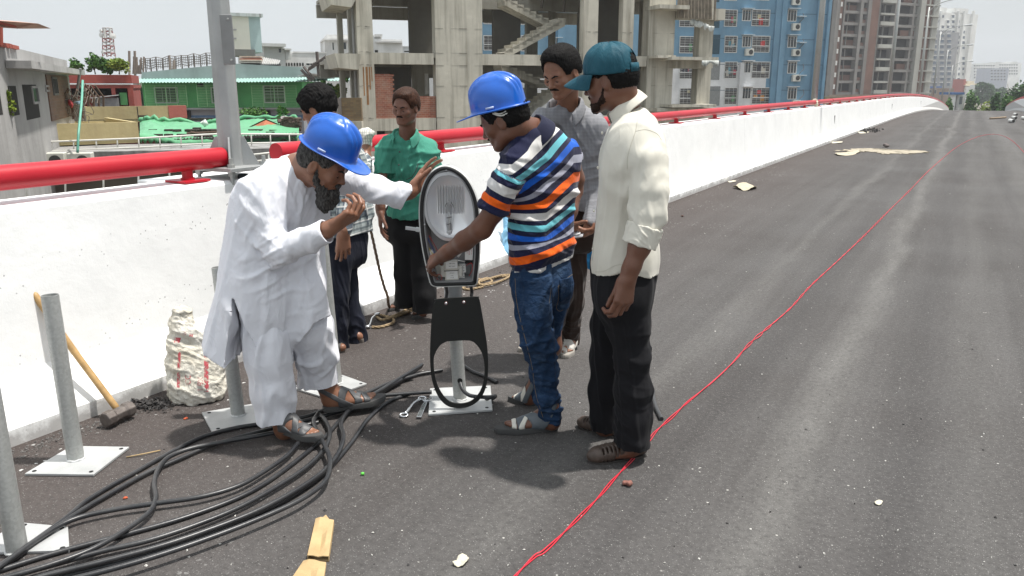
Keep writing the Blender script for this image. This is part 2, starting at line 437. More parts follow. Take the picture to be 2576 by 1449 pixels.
def eyebits(parent,c,fr,s,hairm,lash=True,brow=.0035,moust=0,beard=None):
    q=lambda x,y,z: hp(c,fr,x,y,z,s)
    b=Sh()
    for x in (-1,1): b.chain([q(x*.014,.0955,-.0065),q(x*.030,.0915,-.0005),q(x*.046,.077,-.006)],[brow*s,brow*1.1*s,brow*.6*s],k=.002)
    sdf_obj('eyebrows',b,.0016*s,hairm,parent)
    if lash:
        b=Sh()
        for x in (-1,1): b.chain([q(x*.021,.0832,-.0275),q(x*.031,.0875,-.0315),q(x*.043,.079,-.0285)],[.0016*s,.0022*s,.0014*s],k=.001)
        sdf_obj('eyelashes',b,.0013*s,hairm,parent)
    if moust:
        b=Sh()
        for x in (-1,1): b.chain([q(x*.002,.0975,-.0655),q(x*.013,.095,-.067),q(x*.027,.082,-.076)],[moust*s,moust*1.1*s,moust*.6*s],k=.003)
        sdf_obj('moustache',b,.0016*s,hairm,parent,disp=hairdisp(.0006,900))
# ---------- feet ------------------------------------------------------------
def foot(sh,heel,toe,ank,s=1.,side=1,toes=True,z0=.02):
    """heel/toe: ground points (z ignored); ank: ankle joint; side=+1 when the big toe lies to the left of heel->toe"""
    heel=np.array(heel,float); toe=np.array(toe,float); L=np.linalg.norm((toe-heel)[:2]); f=unit(V3(toe[0]-heel[0],toe[1]-heel[1],0)); l=V3(-f[1],f[0],0)*side; up=V3(0,0,1)
    H=V3(heel[0],heel[1],heel[2]+z0)
    q=lambda y,x,z: H+f*y*L+l*x*L+up*z*L
    sh.cap(q(.13,0,.11),q(.30,.0,.10),.115*L,.10*L,k=.03)
    sh.cap(np.array(ank),q(.22,0,.16),.135*L,.12*L,k=.04)
    sh.cap(q(.25,.02,.20),q(.60,.04,.09),.10*L,.072*L,k=.03)
    sh.cap(q(.30,-.07,.07),q(.68,-.09,.05),.07*L,.055*L,k=.03)
    sh.cap(q(.60,.06,.06),q(.74,.08,.055),.07*L,.06*L,k=.02)
    if toes:
        for i,(x,y0,y1,r) in enumerate([(.10,.76,.93,.046),(.035,.77,.92,.030),(-.022,.75,.88,.028),(-.075,.72,.83,.027),(-.125,.68,.77,.027)]):
            sh.cap(q(y0,x,.05),q(y1-.03,x+.0,.045),r*L,r*.95*L,k=.008)
    return dict(q=q,f=f,l=l,L=L)
def sole_obj(name,ft,mat,parent,th=.022,z=0.,wide=1.,toe=1.06,heel=-.03,up=.0):
    """sandal sole: a shaped slab under the foot"""
    q=ft['q']; L=ft['L']; out=[]
    prof=[(heel,.0),(heel+.03,.085),(.12,.125),(.35,.115),(.6,.165),(.78,.185),(.92,.165),(toe-.03,.09),(toe,.02)]
    pr2=[(toe,.0),(toe-.05,-.09),(.9,-.14),(.75,-.185),(.55,-.175),(.35,-.135),(.12,-.12),(heel+.03,-.085)]
    pts=[(y,x*wide) for y,x in prof]+[(y,x*wide) for y,x in pr2]
    c=spline(pts+[pts[0]],5)[:-1]; b=MB(); H=q(0,0,0); n=len(c)
    rows=[]
    for zz,e in ((0,.985),(.006,1.0),(th-.005,1.0),(th,.975)):
        row=[]
        for y,x in c:
            p=q((y-.5)*e+.5,x*e,0); p[2]=H[2]-.02+zz+z+up*max(0,(y-.72))**2*3; row.append(p)
        rows.append(row)
    b.grid(rows,0,True); b.f.append(tuple(range(len(b.v)-n,len(b.v)))); b.m.append(0); b.f.append(tuple(range(n))[::-1]); b.m.append(0)
    return b.build(name,mat,parent,smooth=True,auto=45)
def strap(name,sh,ft,mat,parent,y,n_y,wid,off=.0035,x=0,n_x=0.,n_z=0.,zc=.08,zmin=None):
    q=ft['q']; c=q(y,x,zc); n=unit(ft['f']*n_y+ft['l']*n_x+V3(0,0,n_z)); sl=slab(c,n,wid); z0=q(0,0,0)[2]-.004
    C=q(.5,0,.1)
    s2=Sh(); s2.p=[p_ for p_ in sh.p if p_[0]=='add' and p_[1]=='cap' and np.linalg.norm((p_[2]+p_[3])/2-C)<.26]
    def f(D,lo,N,h):
        D=sl(D,lo,N,h); zz=(lo[2]+h*np.arange(N[2]))[None,None,:]; return np.maximum(D,z0-zz).astype(np.float32)
    return sdf_obj(name,s2,.0028,mat,parent,off=off,inter=f)
# ---------------- the flyover deck ------------------------------------------
AZ=R(29.1); RD=Vector((math.sin(AZ),math.cos(AZ),0)); RN=Vector((math.cos(AZ),-math.sin(AZ),0))
NL,NR_=-3.43,2.75
def zr(s): return 0. if s<40 else -.00029*(s-40)**2
def bend(s): return .0088*s if s>0 else 0.
def RP(s,n,z=0.): return RD*s+RN*(n+bend(s))+Vector((0,0,z+zr(s)))
def sn(p): return p.dot(RD),p.dot(RN)
Rz=-AZ   # rotate object so local +Y runs along the road
def asphalt():
    b=MatB('asphalt'); co=b.coord('Object')
    big=b.noise(co,.55,5,.6); st=b.coord('Object',(1,.045,1)); streak=b.noise(st,3.2,6,.62,.2)
    base=b.ramp(big,[(.3,(.058,.053,.051)),(.7,(.090,.087,.086))])
    base=b.mix(b.ramp(streak,[(.42,0.),(.68,.5)]),base,(.125,.12,.118))
    # brown dust close to the left parapet (local x), pale wheel tracks along the road
    sp=b.n('ShaderNodeSeparateXYZ'); tc=b.n('ShaderNodeTexCoord'); b.L(tc.outputs['Object'],sp.inputs[0]); x=sp.outputs[0]
    wv=b.noise(b.coord('Object',(1,.25,1)),1.1,5,.65); xw=b.math('ADD',x,b.math('MULTIPLY_ADD',wv,.55,-.27))
    edge=b.ramp(b.math('MULTIPLY_ADD',xw,.5,1.75),[(.0,.85),(1.,0.)]); base=b.mix(edge,base,(.068,.052,.047))
    fine=b.math('MULTIPLY_ADD',b.noise(b.coord('Object',(1,.5,1)),38,6,.8),.55,b.math('MULTIPLY',b.noise(b.coord('Object',(1,.2,1)),9,8,.75),.45))
    for cx,wd,am in ((-.46,.16,.38),(-1.25,.12,.22),(1.0,.40,.2),(.2,.2,.12)):
        d=b.math('ABSOLUTE',b.math('SUBTRACT',xw,cx)); f=b.ramp(d,[(0.,am),(wd,0.)],'EASE')
        f=b.math('MULTIPLY',f,b.ramp(fine,[(.36,.15),(.64,1.6)])); base=b.mix(f,base,(.215,.21,.20))
    for cx,wd,am in ((-.05,.28,.26),(-.86,.22,.22),(.62,.16,.16)):
        d=b.math('ABSOLUTE',b.math('SUBTRACT',xw,cx)); f=b.ramp(d,[(0.,am),(wd,0.)],'EASE'); base=b.mix(f,base,(.040,.038,.040))
    # stone chips, fine grain
    c1=b.voro(co,170,'F1','Color'); sc=b.n('ShaderNodeSeparateColor'); b.L(c1,sc.inputs[0]); vd=b.voro(co,170)
    chip=b.math('MULTIPLY',b.ramp(sc.outputs[0],[(.80,0.),(.86,1.)]),b.ramp(vd,[(.28,1.),(.42,0.)]))
    base=b.mix(b.math('MULTIPLY',chip,.7),base,(.26,.255,.245))
    c2=b.voro(co,38,'F1','Color'); s2=b.n('ShaderNodeSeparateColor'); b.L(c2,s2.inputs[0]); v2=b.voro(co,38)
    chip2=b.math('MULTIPLY',b.ramp(s2.outputs[1],[(.975,0.),(.982,1.)]),b.ramp(v2,[(.12,1.),(.2,0.)]))
    base=b.mix(chip2,base,(.5,.49,.46))
    # paint spatter and pale scuffs, more of it near the parapet
    sc3=b.noise(b.coord('Object',(1,.35,1)),7,9,.8,.5); f3=b.ramp(sc3,[(.66,0.),(.76,.5)]); base=b.mix(f3,base,(.26,.255,.25))
    pn=b.noise(co,1.3,3,.5); pm=b.ramp(pn,[(.5,0.),(.6,1.)]); pe=b.ramp(b.math('MULTIPLY_ADD',x,.6,2.05),[(.0,1.),(1.,0.)])
    v4=b.voro(co,24); c4=b.voro(co,24,'F1','Color'); s4=b.n('ShaderNodeSeparateColor'); b.L(c4,s4.inputs[0])
    vd4=b.math('ADD',v4,b.math('MULTIPLY_ADD',b.noise(co,90,3,.6),.5,-.25))
    sp4=b.math('MULTIPLY',b.math('MULTIPLY',pm,pe),b.math('MULTIPLY',b.ramp(s4.outputs[2],[(.78,0.),(.8,1.)]),b.ramp(vd4,[(.14,1.),(.2,0.)])))
    base=b.mix(sp4,base,(.78,.78,.76))
    md=b.noise(co,42,6,.75); base=b.mix(b.ramp(md,[(.34,.5),(.5,0.)]),base,(.030,.029,.029)); base=b.mix(b.ramp(md,[(.55,0.),(.72,.45)]),base,(.17,.165,.16))
    gr=b.noise(co,260,3,.7); base=b.mix(b.ramp(gr,[(.35,.35),(.62,0.)]),base,(.018,.017,.017))
    b.col(base); b.set(rough=.86,spec=.28)
    n1=b.bump(b.voro(co,150),.55,.004); b.bump(b.noise(co,60,5,.7),.5,.006,n1); return b.m
ASPH=asphalt()
def whitewall():
    b=MatB('white_paint_concrete'); co=b.coord('Object'); n=b.noise(co,2.2,6,.6)
    base=b.ramp(n,[(.3,(.76,.765,.76)),(.7,(.84,.845,.84))])
    # pin holes in the face
    vd=b.math('ADD',b.voro(co,34),b.math('MULTIPLY_ADD',b.noise(co,120,3,.6),.14,-.07)); vc=b.voro(co,34,'F1','Color'); s=b.n('ShaderNodeSeparateColor'); b.L(vc,s.inputs[0])
    hole=b.math('MULTIPLY',b.ramp(s.outputs[0],[(.70,0.),(.71,1.)]),b.ramp(vd,[(.10,1.),(.15,0.)])); hole=b.math('MULTIPLY',hole,b.ramp(b.noise(co,1.6,3,.6),[(.38,.15),(.55,1.)]))
    base=b.mix(b.math('MULTIPLY',hole,.8),base,(.16,.15,.15))
    # grime at the very foot of the wall
    sp=b.n('ShaderNodeSeparateXYZ'); tc=b.n('ShaderNodeTexCoord'); b.L(tc.outputs['Object'],sp.inputs[0])
    g=b.math('ADD',sp.outputs[2],b.math('MULTIPLY_ADD',b.noise(co,7,7,.75),-.26,.10)); gf=b.ramp(g,[(.0,.75),(.05,.0)]); base=b.mix(gf,base,(.33,.32,.31))
    cr_=b.noise(b.coord('Object',(1,1,.16)),11,7,.8); base=b.mix(b.math('MULTIPLY',b.ramp(cr_,[(.62,0.),(.72,.35)]),b.ramp(g,[(.0,1.),(.12,0.)])),base,(.25,.25,.25))
    fy=b.math('FRACT',b.math('MULTIPLY_ADD',sp.outputs[1],.2,b.math('MULTIPLY',b.noise(co,3,2,.5),.002))); ln=b.ramp(fy,[(.0,1.),(.0022,1.),(.0030,0.)]); base=b.mix(b.math('MULTIPLY',ln,.45),base,(.25,.25,.25))
    dr=b.noise(b.coord('Object',(1,1,.07)),9,6,.7); base=b.mix(b.math('MULTIPLY',b.ramp(dr,[(.60,0.),(.75,.30)]),b.ramp(b.noise(co,.8,3,.6),[(.45,0.),(.62,1.)])),base,(.50,.49,.47))
    b.col(base); b.set(rough=.62,spec=.35); n1=b.bump(b.noise(co,26,6,.65),.22,.008); b.bump(b.noise(co,3,3,.5),.3,.03,n1); return b.m
WHITE=whitewall()
SS=[-8,-4,-2]+[i*1. for i in range(0,40)]+[40+i*2.5 for i in range(0,60)]
def strip(name,prof,mats,ms=None,s0=-8,s1=190,label=None,cat=None,kind=None,smooth=False,lab_loc=True,extra=()):
    """sweep a (n,z) profile along the road. local frame: x across, y along"""
    b=MB(); ss=sorted(set([s for s in SS if s0<s<s1]+[s0,s1]+[s for s in extra if s0<s<s1])); rows=[]
    for s in ss: rows.append([(n+bend(s),s,z+zr(s)) for n,z in prof])
    b.grid(rows)
    b.f.append(tuple(range(len(prof)))); b.m.append(0); e=len(rows)*len(prof); b.f.append(tuple(range(e-len(prof),e))[::-1]); b.m.append(0)
    me=b.mesh(name,mats); o=bpy.data.objects.new(name,me); COL.objects.link(o); o.rotation_euler=(0,0,Rz)
    bm=bmesh.new(); bm.from_mesh(me); bmesh.ops.recalc_face_normals(bm,faces=bm.faces); bm.to_mesh(me); bm.free()
    return tag(o,label,cat,None,kind)
strip('road',[(NL-.1,0),(NR_+.1,0),(NR_+.1,-.5),(NL-.1,-.5),(NL-.1,0)],ASPH,kind='structure')
wp=[(0,-.02),(0,.075),(-.012,.088),(-.165,.245),(-.178,.262),(-.232,.960),(-.247,.980),(-.50,.987),(-.515,.965),(-.515,-.9),(0,-.9)]
def wallprof(n0,sg): return [(n0+sg*x,z) for x,z in wp]+[(n0,-.02)]
WL=strip('parapet_wall',wallprof(NL,1),WHITE,label='long white concrete parapet wall along the left edge of the road, carrying the red rail',cat='wall')
WRt=strip('parapet_wall',wallprof(NR_,-1),WHITE,s0=45,label='far white parapet wall on the right side of the road near the crest',cat='wall')
# expansion joints in the parapet: dark vertical slits
JO=mat('joint_filler',(.03,.03,.03),.9)
for s_,h0 in ((20.3,.72),):
    b=MB(); b.box((-.004,-.012,-.30),(.004,.012,.30)); 
RED=None
def redpaint():
    b=MatB('red_gloss_paint'); co=b.coord('Object'); n=b.noise(co,3,6,.6)
    c=b.ramp(n,[(.3,(.38,.008,.018)),(.7,(.46,.012,.026))]); c=b.mix(b.ramp(b.noise(co,14,7,.75),[(.66,0.),(.78,.35)]),c,(.72,.30,.30))
    b.col(c); b.set(rough=.38,spec=.4,coat=.0); b.bump(b.noise(co,45,4,.6),.08,.004); return b.m
RED=redpaint()
RZ=.987+.115; RNX=NL-.36; RR=.058
def rail(name,s0,s1,posts,label,joints=()):
    o=thing(name,label,'railing',RP(s0,RNX,.985),group='red tube handrails on the parapet')
    b=MB(); ss=[s0]+[s for s in SS if s0<s<s1]+[s1]
    b.tube([RP(s,RNX,RZ) for s in ss],RR,20); b.build('tube',RED,o,smooth=True,auto=50)
    if joints:
        for j in joints:
            b=MB(); b.tube([RP(j-.06,RNX,RZ),RP(j+.06,RNX,RZ)],RR+.007,20); b.build('coupling',RED,o,smooth=True,auto=50)
    for s in posts:
        p=RP(s,RNX,.987); b=MB(); b.tube([p+Vector((0,0,.008)),p+Vector((0,0,.11))],.030,14)
        b.tube([p+Vector((0,0,.007)),p+Vector((0,0,.022))],.037,14); b.build('post',RED,o,smooth=True,auto=50)
        b=MB(); b.obox(p+Vector((0,0,.005)),.17,.17,.012,Rz); b.build('base_plate',RED,o,bevel=.002)
    return o
def s_at(u,v=437,n=RNX,z=RZ):
    """road distance s where the pixel column u meets the line n,z"""
    lo,hi=.3,400.
    for _ in range(60):
        m=(lo+hi)/2; p=RP(m,n,z); dx=p.x; dy=p.y*cT-(p.z-CAMH)*sT
        uu=CX+FPX*dx/dy if dy>0 else -1e9
        if uu<u: lo=m
        else: hi=m
    return lo
S1=s_at(558)
rail('handrail',-3.,S1,[s_at(468),s_at(468)-2.4,s_at(468)-4.6],'near red tube handrail with a capped round end beside the grey lighting column')
S2=s_at(694); ps=[s_at(1108)]
while ps[-1]<150: ps.append(ps[-1]+2.0)
H2=rail('handrail',S2,175,[S2+.35]+ps,'long red tube handrail running away over the crest on many short posts',joints=[s_at(2092)])
ps=[47+2*i for i in range(60)]
o=thing('handrail','far red handrail on top of the right hand parapet','railing',RP(47,NR_+.34,1.01),group='red tube handrails on the parapet')
b=MB(); b.tube([RP(s,NR_+.34,RZ) for s in range(46,175,3)],RR,10); b.build('tube',RED,o,smooth=True)
for s in range(47,140,2):
    p=RP(s,NR_+.34,.987); b=MB(); b.tube([p,p+Vector((0,0,.14))],.03,8); b.build('post',RED,o,smooth=True)
# ---------------- skin, hair, cloth ------------------------------------------
def skin(name,c,c2=None):
    b=MatB(name); co=b.coord('Object'); n=b.noise(co,9,5,.6); c2=c2 or tuple(x*.78 for x in c)
    col=b.ramp(n,[(.35,c2),(.65,c)]); col=b.mix(b.ramp(b.noise(co,120,4,.7),[(.5,0.),(.75,.25)]),col,tuple(min(1,x*1.35) for x in c))
    b.col(col); b.set(rough=.42,spec=.45,sss=.08); b.b.inputs['Subsurface Radius'].default_value=(.8,.25,.12); b.b.inputs['Subsurface Scale'].default_value=.01
    b.bump(b.noise(co,240,4,.6),.12,.002); return b.m
def hairm(name,c,rough=.45,c2=None):
    b=MatB(name); co=b.coord('Object',(1,1,.25)); n=b.noise(co,160,5,.7); b.col(b.ramp(n,[(.35,tuple(x*.5 for x in c)),(.7,c2 or tuple(x*1.9 for x in c))])); b.set(rough=rough,spec=.12)
    b.bump(b.noise(co,220,4,.7),.6,.004); return b.m
def cloth(name,c,rough=.85,bump=.25,folds=.35,fs=7,var=.06,sheen=.1,trans=0.):
    b=MatB(name); co=b.coord('Object'); n=b.noise(co,3,4,.6)
    col=b.ramp(n,[(.3,tuple(x*(1-var) for x in c)),(.7,c)]) if not hasattr(c,'is_linked') else c
    b.col(col); b.set(rough=rough,spec=.2,sheen=sheen)
    f=b.noise(b.coord('Object',(1,1,.55)),fs,4,.55,1.4); n1=b.bump(f,folds*.6,.03)
    r1=b.noise(b.coord('Object',(1,.8,.5),(.3,.5,.2)),fs*1.3,2,.5,.7); rg=b.math('ABSOLUTE',b.math('SUBTRACT',r1,.5)); rg=b.ramp(rg,[(.0,1.),(.05,.35),(.16,0.)],'EASE'); n1=b.bump(rg,min(1.,folds*.7),.005,n1)
    b.bump(b.noise(co,420,3,.6),bump*.4,.001,n1); return b.m
SKD=skin('dark_brown_skin',(.150,.064,.038)); SKM=skin('brown_skin',(.235,.108,.064)); SKE=skin('weathered_brown_skin',(.185,.083,.054))
HB=hairm('black_hair',(.006,.0055,.0055),.7); HG=hairm('greying_beard',(.016,.015,.014),.75,(.12,.115,.11)); HS=hairm('short_beard_stubble',(.020,.012,.009),.8,(.045,.026,.019)); HN=hairm('hennaed_hair',(.030,.013,.009),.5,(.075,.034,.02))
def crease(V,f,seed,ax):
    """long soft-crested creases: three families of warped waves, each fading in and out"""
    r_=np.random.default_rng(int(seed*100)+11); A=np.array(ax,float); o=np.zeros(len(V)); 
    for i in range(3):
        a=r_.normal(size=3)*A**1.6; a/=np.linalg.norm(a); b=r_.normal(size=3); b/=np.linalg.norm(b); c=r_.normal(size=3); c/=np.linalg.norm(c); ph=r_.uniform(0,6.28,3); w_=f*(1+.55*i)
        m=np.clip(.35+.9*np.sin(V@c*f*.45+ph[2]),0,1); x=V@a*w_+ph[0]+1.1*np.sin(V@b*f*.38+ph[1]); o+=m*((1+np.cos(x))/2)**4/(1+.4*i)
    return o
def folds(specs):
    """specs: (amp, freq, axis scale, seed[, centre, radius])  sharp-crested creases"""
    def g(V,N):
        d=np.zeros(len(V))
        for q in specs:
            amp,f,ax,seed=q[:4]; t=amp*1.3*(crease(V,f*7.5,seed,ax)-.34)
            if len(q)>4:
                c=np.array(q[4]); t=t*np.exp(-((V-c)**2).sum(1)/(q[5]**2))
            d+=t
        return d
    return g
def person(label,base,group=None):
    return thing('person',label,'man',tuple(base),0,group)
HELM_EDGE=mat('worn_plastic_edge',(.35,.42,.60),.5)
NAILM=mat('pale_nail',(.42,.25,.19),.4)

def helmet(parent,c,fr,s=1.,mat=None,tilt=0.):
    """hard hat: dome with three raised ribs, gutter rim and front peak"""
    n=200; rows=[]; rx,ry,rz=.108*s,.134*s,.132*s
    es=[.02,.12,.25,.4,.55,.7,.85,1.0,1.12,1.25,1.36,1.46,1.54]
    def pt(x,y,z): return hp(c,fr,x,y,z)
    for e in es:
        row=[]
        for k in range(n):
            ph=2*math.pi*k/n; se=math.sin(e)**.93; ce=max(0,math.cos(e))**.86
            x=rx*se*math.sin(ph); y=ry*se*math.cos(ph); z=rz*ce
            fade=max(0,min(1,(1.38-e)/.35)); h=0
            if math.cos(ph)!=0 or e<.2:
                ax=abs(x)/s
                band=1/(1+math.exp((ax-.062)/.0034)); h=.011*band
                for g0 in (.021,.043): h+=-.0080*math.exp(-((ax-g0)/.0055)**2)
                h+=.0035*(1/(1+math.exp((ax-.016)/.0025)))
            h*=fade*s; nn=Vector((x/rx**2,y/ry**2,max(z,0.001)/rz**2)).normalized()
            row.append(pt(x+nn.x*h,y+nn.y*h,z+nn.z*h))
        rows.append(row)
    for w_,dz in ((.000,-.014),(.002,-.022),(.009,-.025),(.0155,-.0235),(.0165,-.0200),(.0165,-.0255),(.008,-.029)):
        row=[]
        for k in range(n):
            ph=2*math.pi*k/n; a=((ph+math.pi)%(2*math.pi))-math.pi; g=math.exp(-(abs(a)/.80)**3.2)
            fl=w_+(.062*g*(w_/.0165) if w_>.001 else 0); dd=dz-.30*(fl-w_)*1.0
            x=(rx+fl*s)*math.sin(ph); y=(ry+fl*s)*math.cos(ph); 
            row.append(pt(x,y,dd*s))
        rows.append(row)
    b=MB(); b.grid(rows,0,True); b.poly(rows[0][::-1])
    o=b.build('hard_hat',mat,parent,smooth=True); 
    # slots for accessories and the white cradle strap
    for sx in (-1,1):
        b=MB(); 
        for ph in (1.45,):
            x=(rx+.0035)*math.sin(ph)*sx; y=(ry+.002)*math.cos(ph)-.01
            p0=pt(x,y-.016,-.0085*s); p1=pt(x,y+.018,-.0085*s)
            b.tube([p0,p1],.0045,8)
        b.build('accessory_slot',HELM_EDGE,o,smooth=True)
    return o
def cloth_noise(V,f,seed): return wob(V,f,seed)

def surf_line(obj,pts,r,m,name,parent,n=8,off=-.0003,join=True):
    """a stitched seam: thin cord laid on the surface of obj, through the points seen at the given pixels"""
    from mathutils.bvhtree import BVHTree
    me=obj.data
    if 'bvh' not in _M: _M['bvh']={}
    if me.name not in _M['bvh']: _M['bvh'][me.name]=BVHTree.FromPolygons([tuple(v.co) for v in me.vertices],[tuple(q.vertices) for q in me.polygons])
    bv=_M['bvh'][me.name]; o_=Vector((0,0,CAMH)); out=[]
    for q in spline(pts,n):
        d=ray(q[0],q[1]).normalized(); h=bv.ray_cast(o_,d)
        if h[0] is not None: out.append(h[0]-d*off)
    if len(out)<3: return None
    b=MB(); b.tube(out,r,5); return b.build(name,m,parent,smooth=True)
# ---- man in teal cap and cream shirt (right) --------------------------------
def man_cap():
    gN=G(1560,1150); gF=G(1500,1090)
    p=person('man in a teal baseball cap and loose cream shirt watching with his arm hanging down',G(1560,1125))
    f0=unit(V3(-1,.12,0))
    hf=hframe(V3(-.86,.42,-.22),V3(-.18,.05,1)); hc=NP(1532,188,3.10); s=.95
    B=Sh(); head(B,hc,hf,s,jaw=1.05)
    nb=NP(1580,290,3.12); B.cap(hp(hc,hf,0,-.035,-.07,s),nb,.060,.054,k=.03)
    limb(B,[(1590,325,3.12,30),(1580,450,3.12,42),(1575,620,3.12,44),(1570,700,3.12,42)],k=.05)
    # near (left) arm
    sh=NP(1625,350,2.95); B.cap(nb+V3(.02,0,-.04),sh,.036,.032,k=.03)
    limb(B,[(1628,358,2.96,18),(1634,480,2.90,22),(1628,560,2.88,25),(1609,620,2.87,27),(1590,670,2.86,21),(1582,694,2.86,19)],k=.02)
    W=NP(1580,697,2.86); hand(B,W,NP(1564,780,2.83)-W,V3(-.45,.9,.0),V3(-.75,-.45,0),sc=1.06,curls=[(.45,.9,.7),(.4,.95,.7),(.45,1.0,.75),(.5,1.05,.8)],thumb=(.95,.02,.45),thumbcurl=.4,spread=.05)
    # far arm (hidden mostly)
    limb(B,[(1570,358,3.29,18),(1565,480,3.32,20),(1548,540,3.29,18)],k=.03)
    # legs
    limb(B,[(1585,700,3.06,34),(1588,880,3.05,30),(1592,1060,3.06,24),(1592,1105,3.06,22)],k=.03)
    limb(B,[(1545,700,3.24,34),(1535,880,3.26,28),(1520,1040,3.30,22),(1520,1075,3.30,20)],k=.03)
    hl=np.array(G(1618,1146)); tl=np.array(G(1484,1163)); fa=foot(B,hl,tl,NP(1592,1105,3.06),z0=.012,side=-1)
    hr=np.array(G(1552,1100)); tr=np.array(G(1458,1073)); fb=foot(B,hr,tr,NP(1520,1075,3.30),z0=.012,side=1)
    sdf_obj('body',B,.0034,SKD,p)
    # hair below the cap, beard
    h=hair_cap(hc,hf,s,.006,front=.045,low=-.085); sdf_obj('hair',h,.0032,HB,p,disp=hairdisp(.0016,420))
    q=lambda x,y,z: hp(hc,hf,x,y,z,s)
    b=Sh()
    for x in (-1,1): b.chain([q(x*.071,.010,-.050),q(x*.063,.022,-.090),q(x*.036,.066,-.112),q(0,.083,-.118)],[.005*s,.009*s,.012*s,.013*s],k=.02)
    b.ell(q(0,.080,-.100),V3(.027,.016,.020)*s,np.stack([hf[2],hf[0],hf[1]]),k=.01); b.chain([q(-.024,.086,-.074),q(0,.098,-.069),q(.024,.086,-.074)],[.004,.005,.004],k=.005)
    sdf_obj('beard',b,.0032,HS,p,disp=hairdisp(.0025,420)); eyebits(p,hc,hf,s,HB)
    # cap: six-panel crown, button, curved peak, strap across the gap at the back
    cm=MatB('teal_nylon'); co=cm.coord('Object'); cm.col(cm.ramp(cm.noise(co,12,4,.6),[(.3,(.010,.058,.085)),(.7,(.020,.086,.12))])); cm.set(rough=.6,spec=.15)
    cm.bump(cm.noise(cm.coord('Object',(1,1,.4)),26,4,.6,.8),.55,.012); cm=cm.m
    rx,ry,rz=.086,.104,.098; n=72; rows=[]; cc=hp(hc,hf,0,-.010,.016,1.); hf0=hf; hf=hframe(hf[0]+V3(0,0,.12),hf[1])
    es=[.03,.15,.3,.45,.6,.75,.9,1.05,1.2,1.35,1.47,1.57,1.64,1.72]
    def cpt(e,ph,add=0):
        se=math.sin(min(e,1.5708))**.9; ce=math.cos(e); ce=math.copysign(abs(ce)**.92,ce)
        seam=-.0022*math.exp(-((((ph/(math.pi/3))+.5)%1-.5)/.03)**2); wr=.004*math.sin(ph*9+e*4)*math.exp(-((e-.35)/.4)**2)
        m=1+(seam+wr+add)/.1
        return cc+(hf[2]*math.sin(ph)*rx*se*m+hf[0]*math.cos(ph)*ry*se*m+hf[1]*(rz*ce+ (0.012*max(0,math.cos(ph))*math.sin(e)))*m)
    b=MB()
    for e in es: rows.append([cpt(e,2*math.pi*k/n) for k in range(n)])
    b.grid(rows,0,True); b.poly(rows[0][::-1])
    # remove the rear gap
    keep=[]
    for f in b.f:
        ce_=sum((np.array(b.v[i]) for i in f))/len(f); d=ce_-cc; y=d@hf[0]; x=d@hf[2]; z=d@hf[1]
        if y<-.05 and -.012<z and (x/.042)**2+((z+.012)/.070)**2<1: continue
        keep.append(f)
    b.f=keep; b.m=[0]*len(keep); capo=b.build('cap',cm,p,smooth=True,solid=.002)
    b=MB(); b.lathe(cpt(.02,0),[(0,.006),(.007,.005),(.0095,.0),(.0095,-.004)],14,axis=hf[1]); b.build('cap_button',mat('dark_cloth_button',(.02,.025,.03),.7),capo,smooth=True)
    b=MB(); rows=[]
    for i in range(13):
        ph=-1.15+2.3*i/12; p0=cpt(1.72,ph,.001); g=max(0,math.cos(ph*1.28))**.7
        rows.append([p0+(hf[0]*.088*g*t-hf[1]*(.020*t*t+.012*t+ .030*abs(math.sin(ph))**1.6*t)) for t in (0,.15,.35,.6,.82,1.)])
    b.grid(rows); b.build('peak',cm,capo,smooth=True,solid=.0035,subsurf=1)
    b=MB(); rows=[]
    for i in range(15):
        ph=math.pi-.52+1.04*i/14; rows.append([cpt(1.44,ph,.002),cpt(1.56,ph,.0025),cpt(1.71,ph,.002)])
    b.grid(rows); b.build('strap',cm,capo,smooth=True,solid=.002)
    hf=hf0
    # shirt
    cs=cloth('cream_cotton',(.62,.60,.53),folds=.25,fs=6); 
    T=Sh(); lv=[(1592,322,3.12,.085,.052,*f0[:2]),(1594,348,3.13,.135,.088,*f0[:2]),(1591,400,3.13,.12,.118,*f0[:2]),(1583,470,3.13,.085,.118,*f0[:2]),(1577,540,3.135,.062,.120,*f0[:2]),(1573,610,3.135,.056,.122,*f0[:2]),(1571,665,3.135,.056,.124,*f0[:2]),(1570,740,3.135,.056,.126,*f0[:2])]
    torso(T,lv,k=.055)
    T.cap(NP(1596,300,3.10),NP(1636,346,2.99),.050,.050,k=.04)
    limb(T,[(1618,356,2.98,40),(1628,400,2.93,45)],k=.035)
    limb(T,[(1628,400,2.93,45),(1632,480,2.90,43),(1629,540,2.885,42),(1620,590,2.88,38),(1608,640,2.87,36)],k=.010)
    # (far sleeve stays behind the torso)
    limb(T,[(1572,352,3.30,38),(1566,470,3.33,36),(1552,540,3.30,33)],k=.03)
    def inter(D,lo,N,h):
        X=(lo[0]+h*np.arange(N[0]))[:,None,None]; Y=(lo[1]+h*np.arange(N[1]))[None,:,None]; Z=(lo[2]+h*np.arange(N[2]))[None,None,:]
        hem=NP(1570,682,3.1); w_=(X-hem[0])/.13
        zh=hem[2]-.002+.028*np.abs(w_)**2*np.where(w_>0,-.2,-.2)+.030*np.exp(-((X-hem[0]+.02)/.055)**2)
        zh=np.where((Y<2.938)&(Z>hem[2]+.06),-9,zh)            # the sleeve ends at its own cuff
        D=np.maximum(D,zh-Z)
        cu=NP(1608,612,2.88); n=unit(NP(1590,690,2.86)-NP(1622,560,2.88)); d=(X-cu[0])*n[0]+(Y-cu[1])*n[1]+(Z-cu[2])*n[2]
        near=(Y<2.972)|((X-cu[0])**2+(Y-cu[1])**2<.062**2)
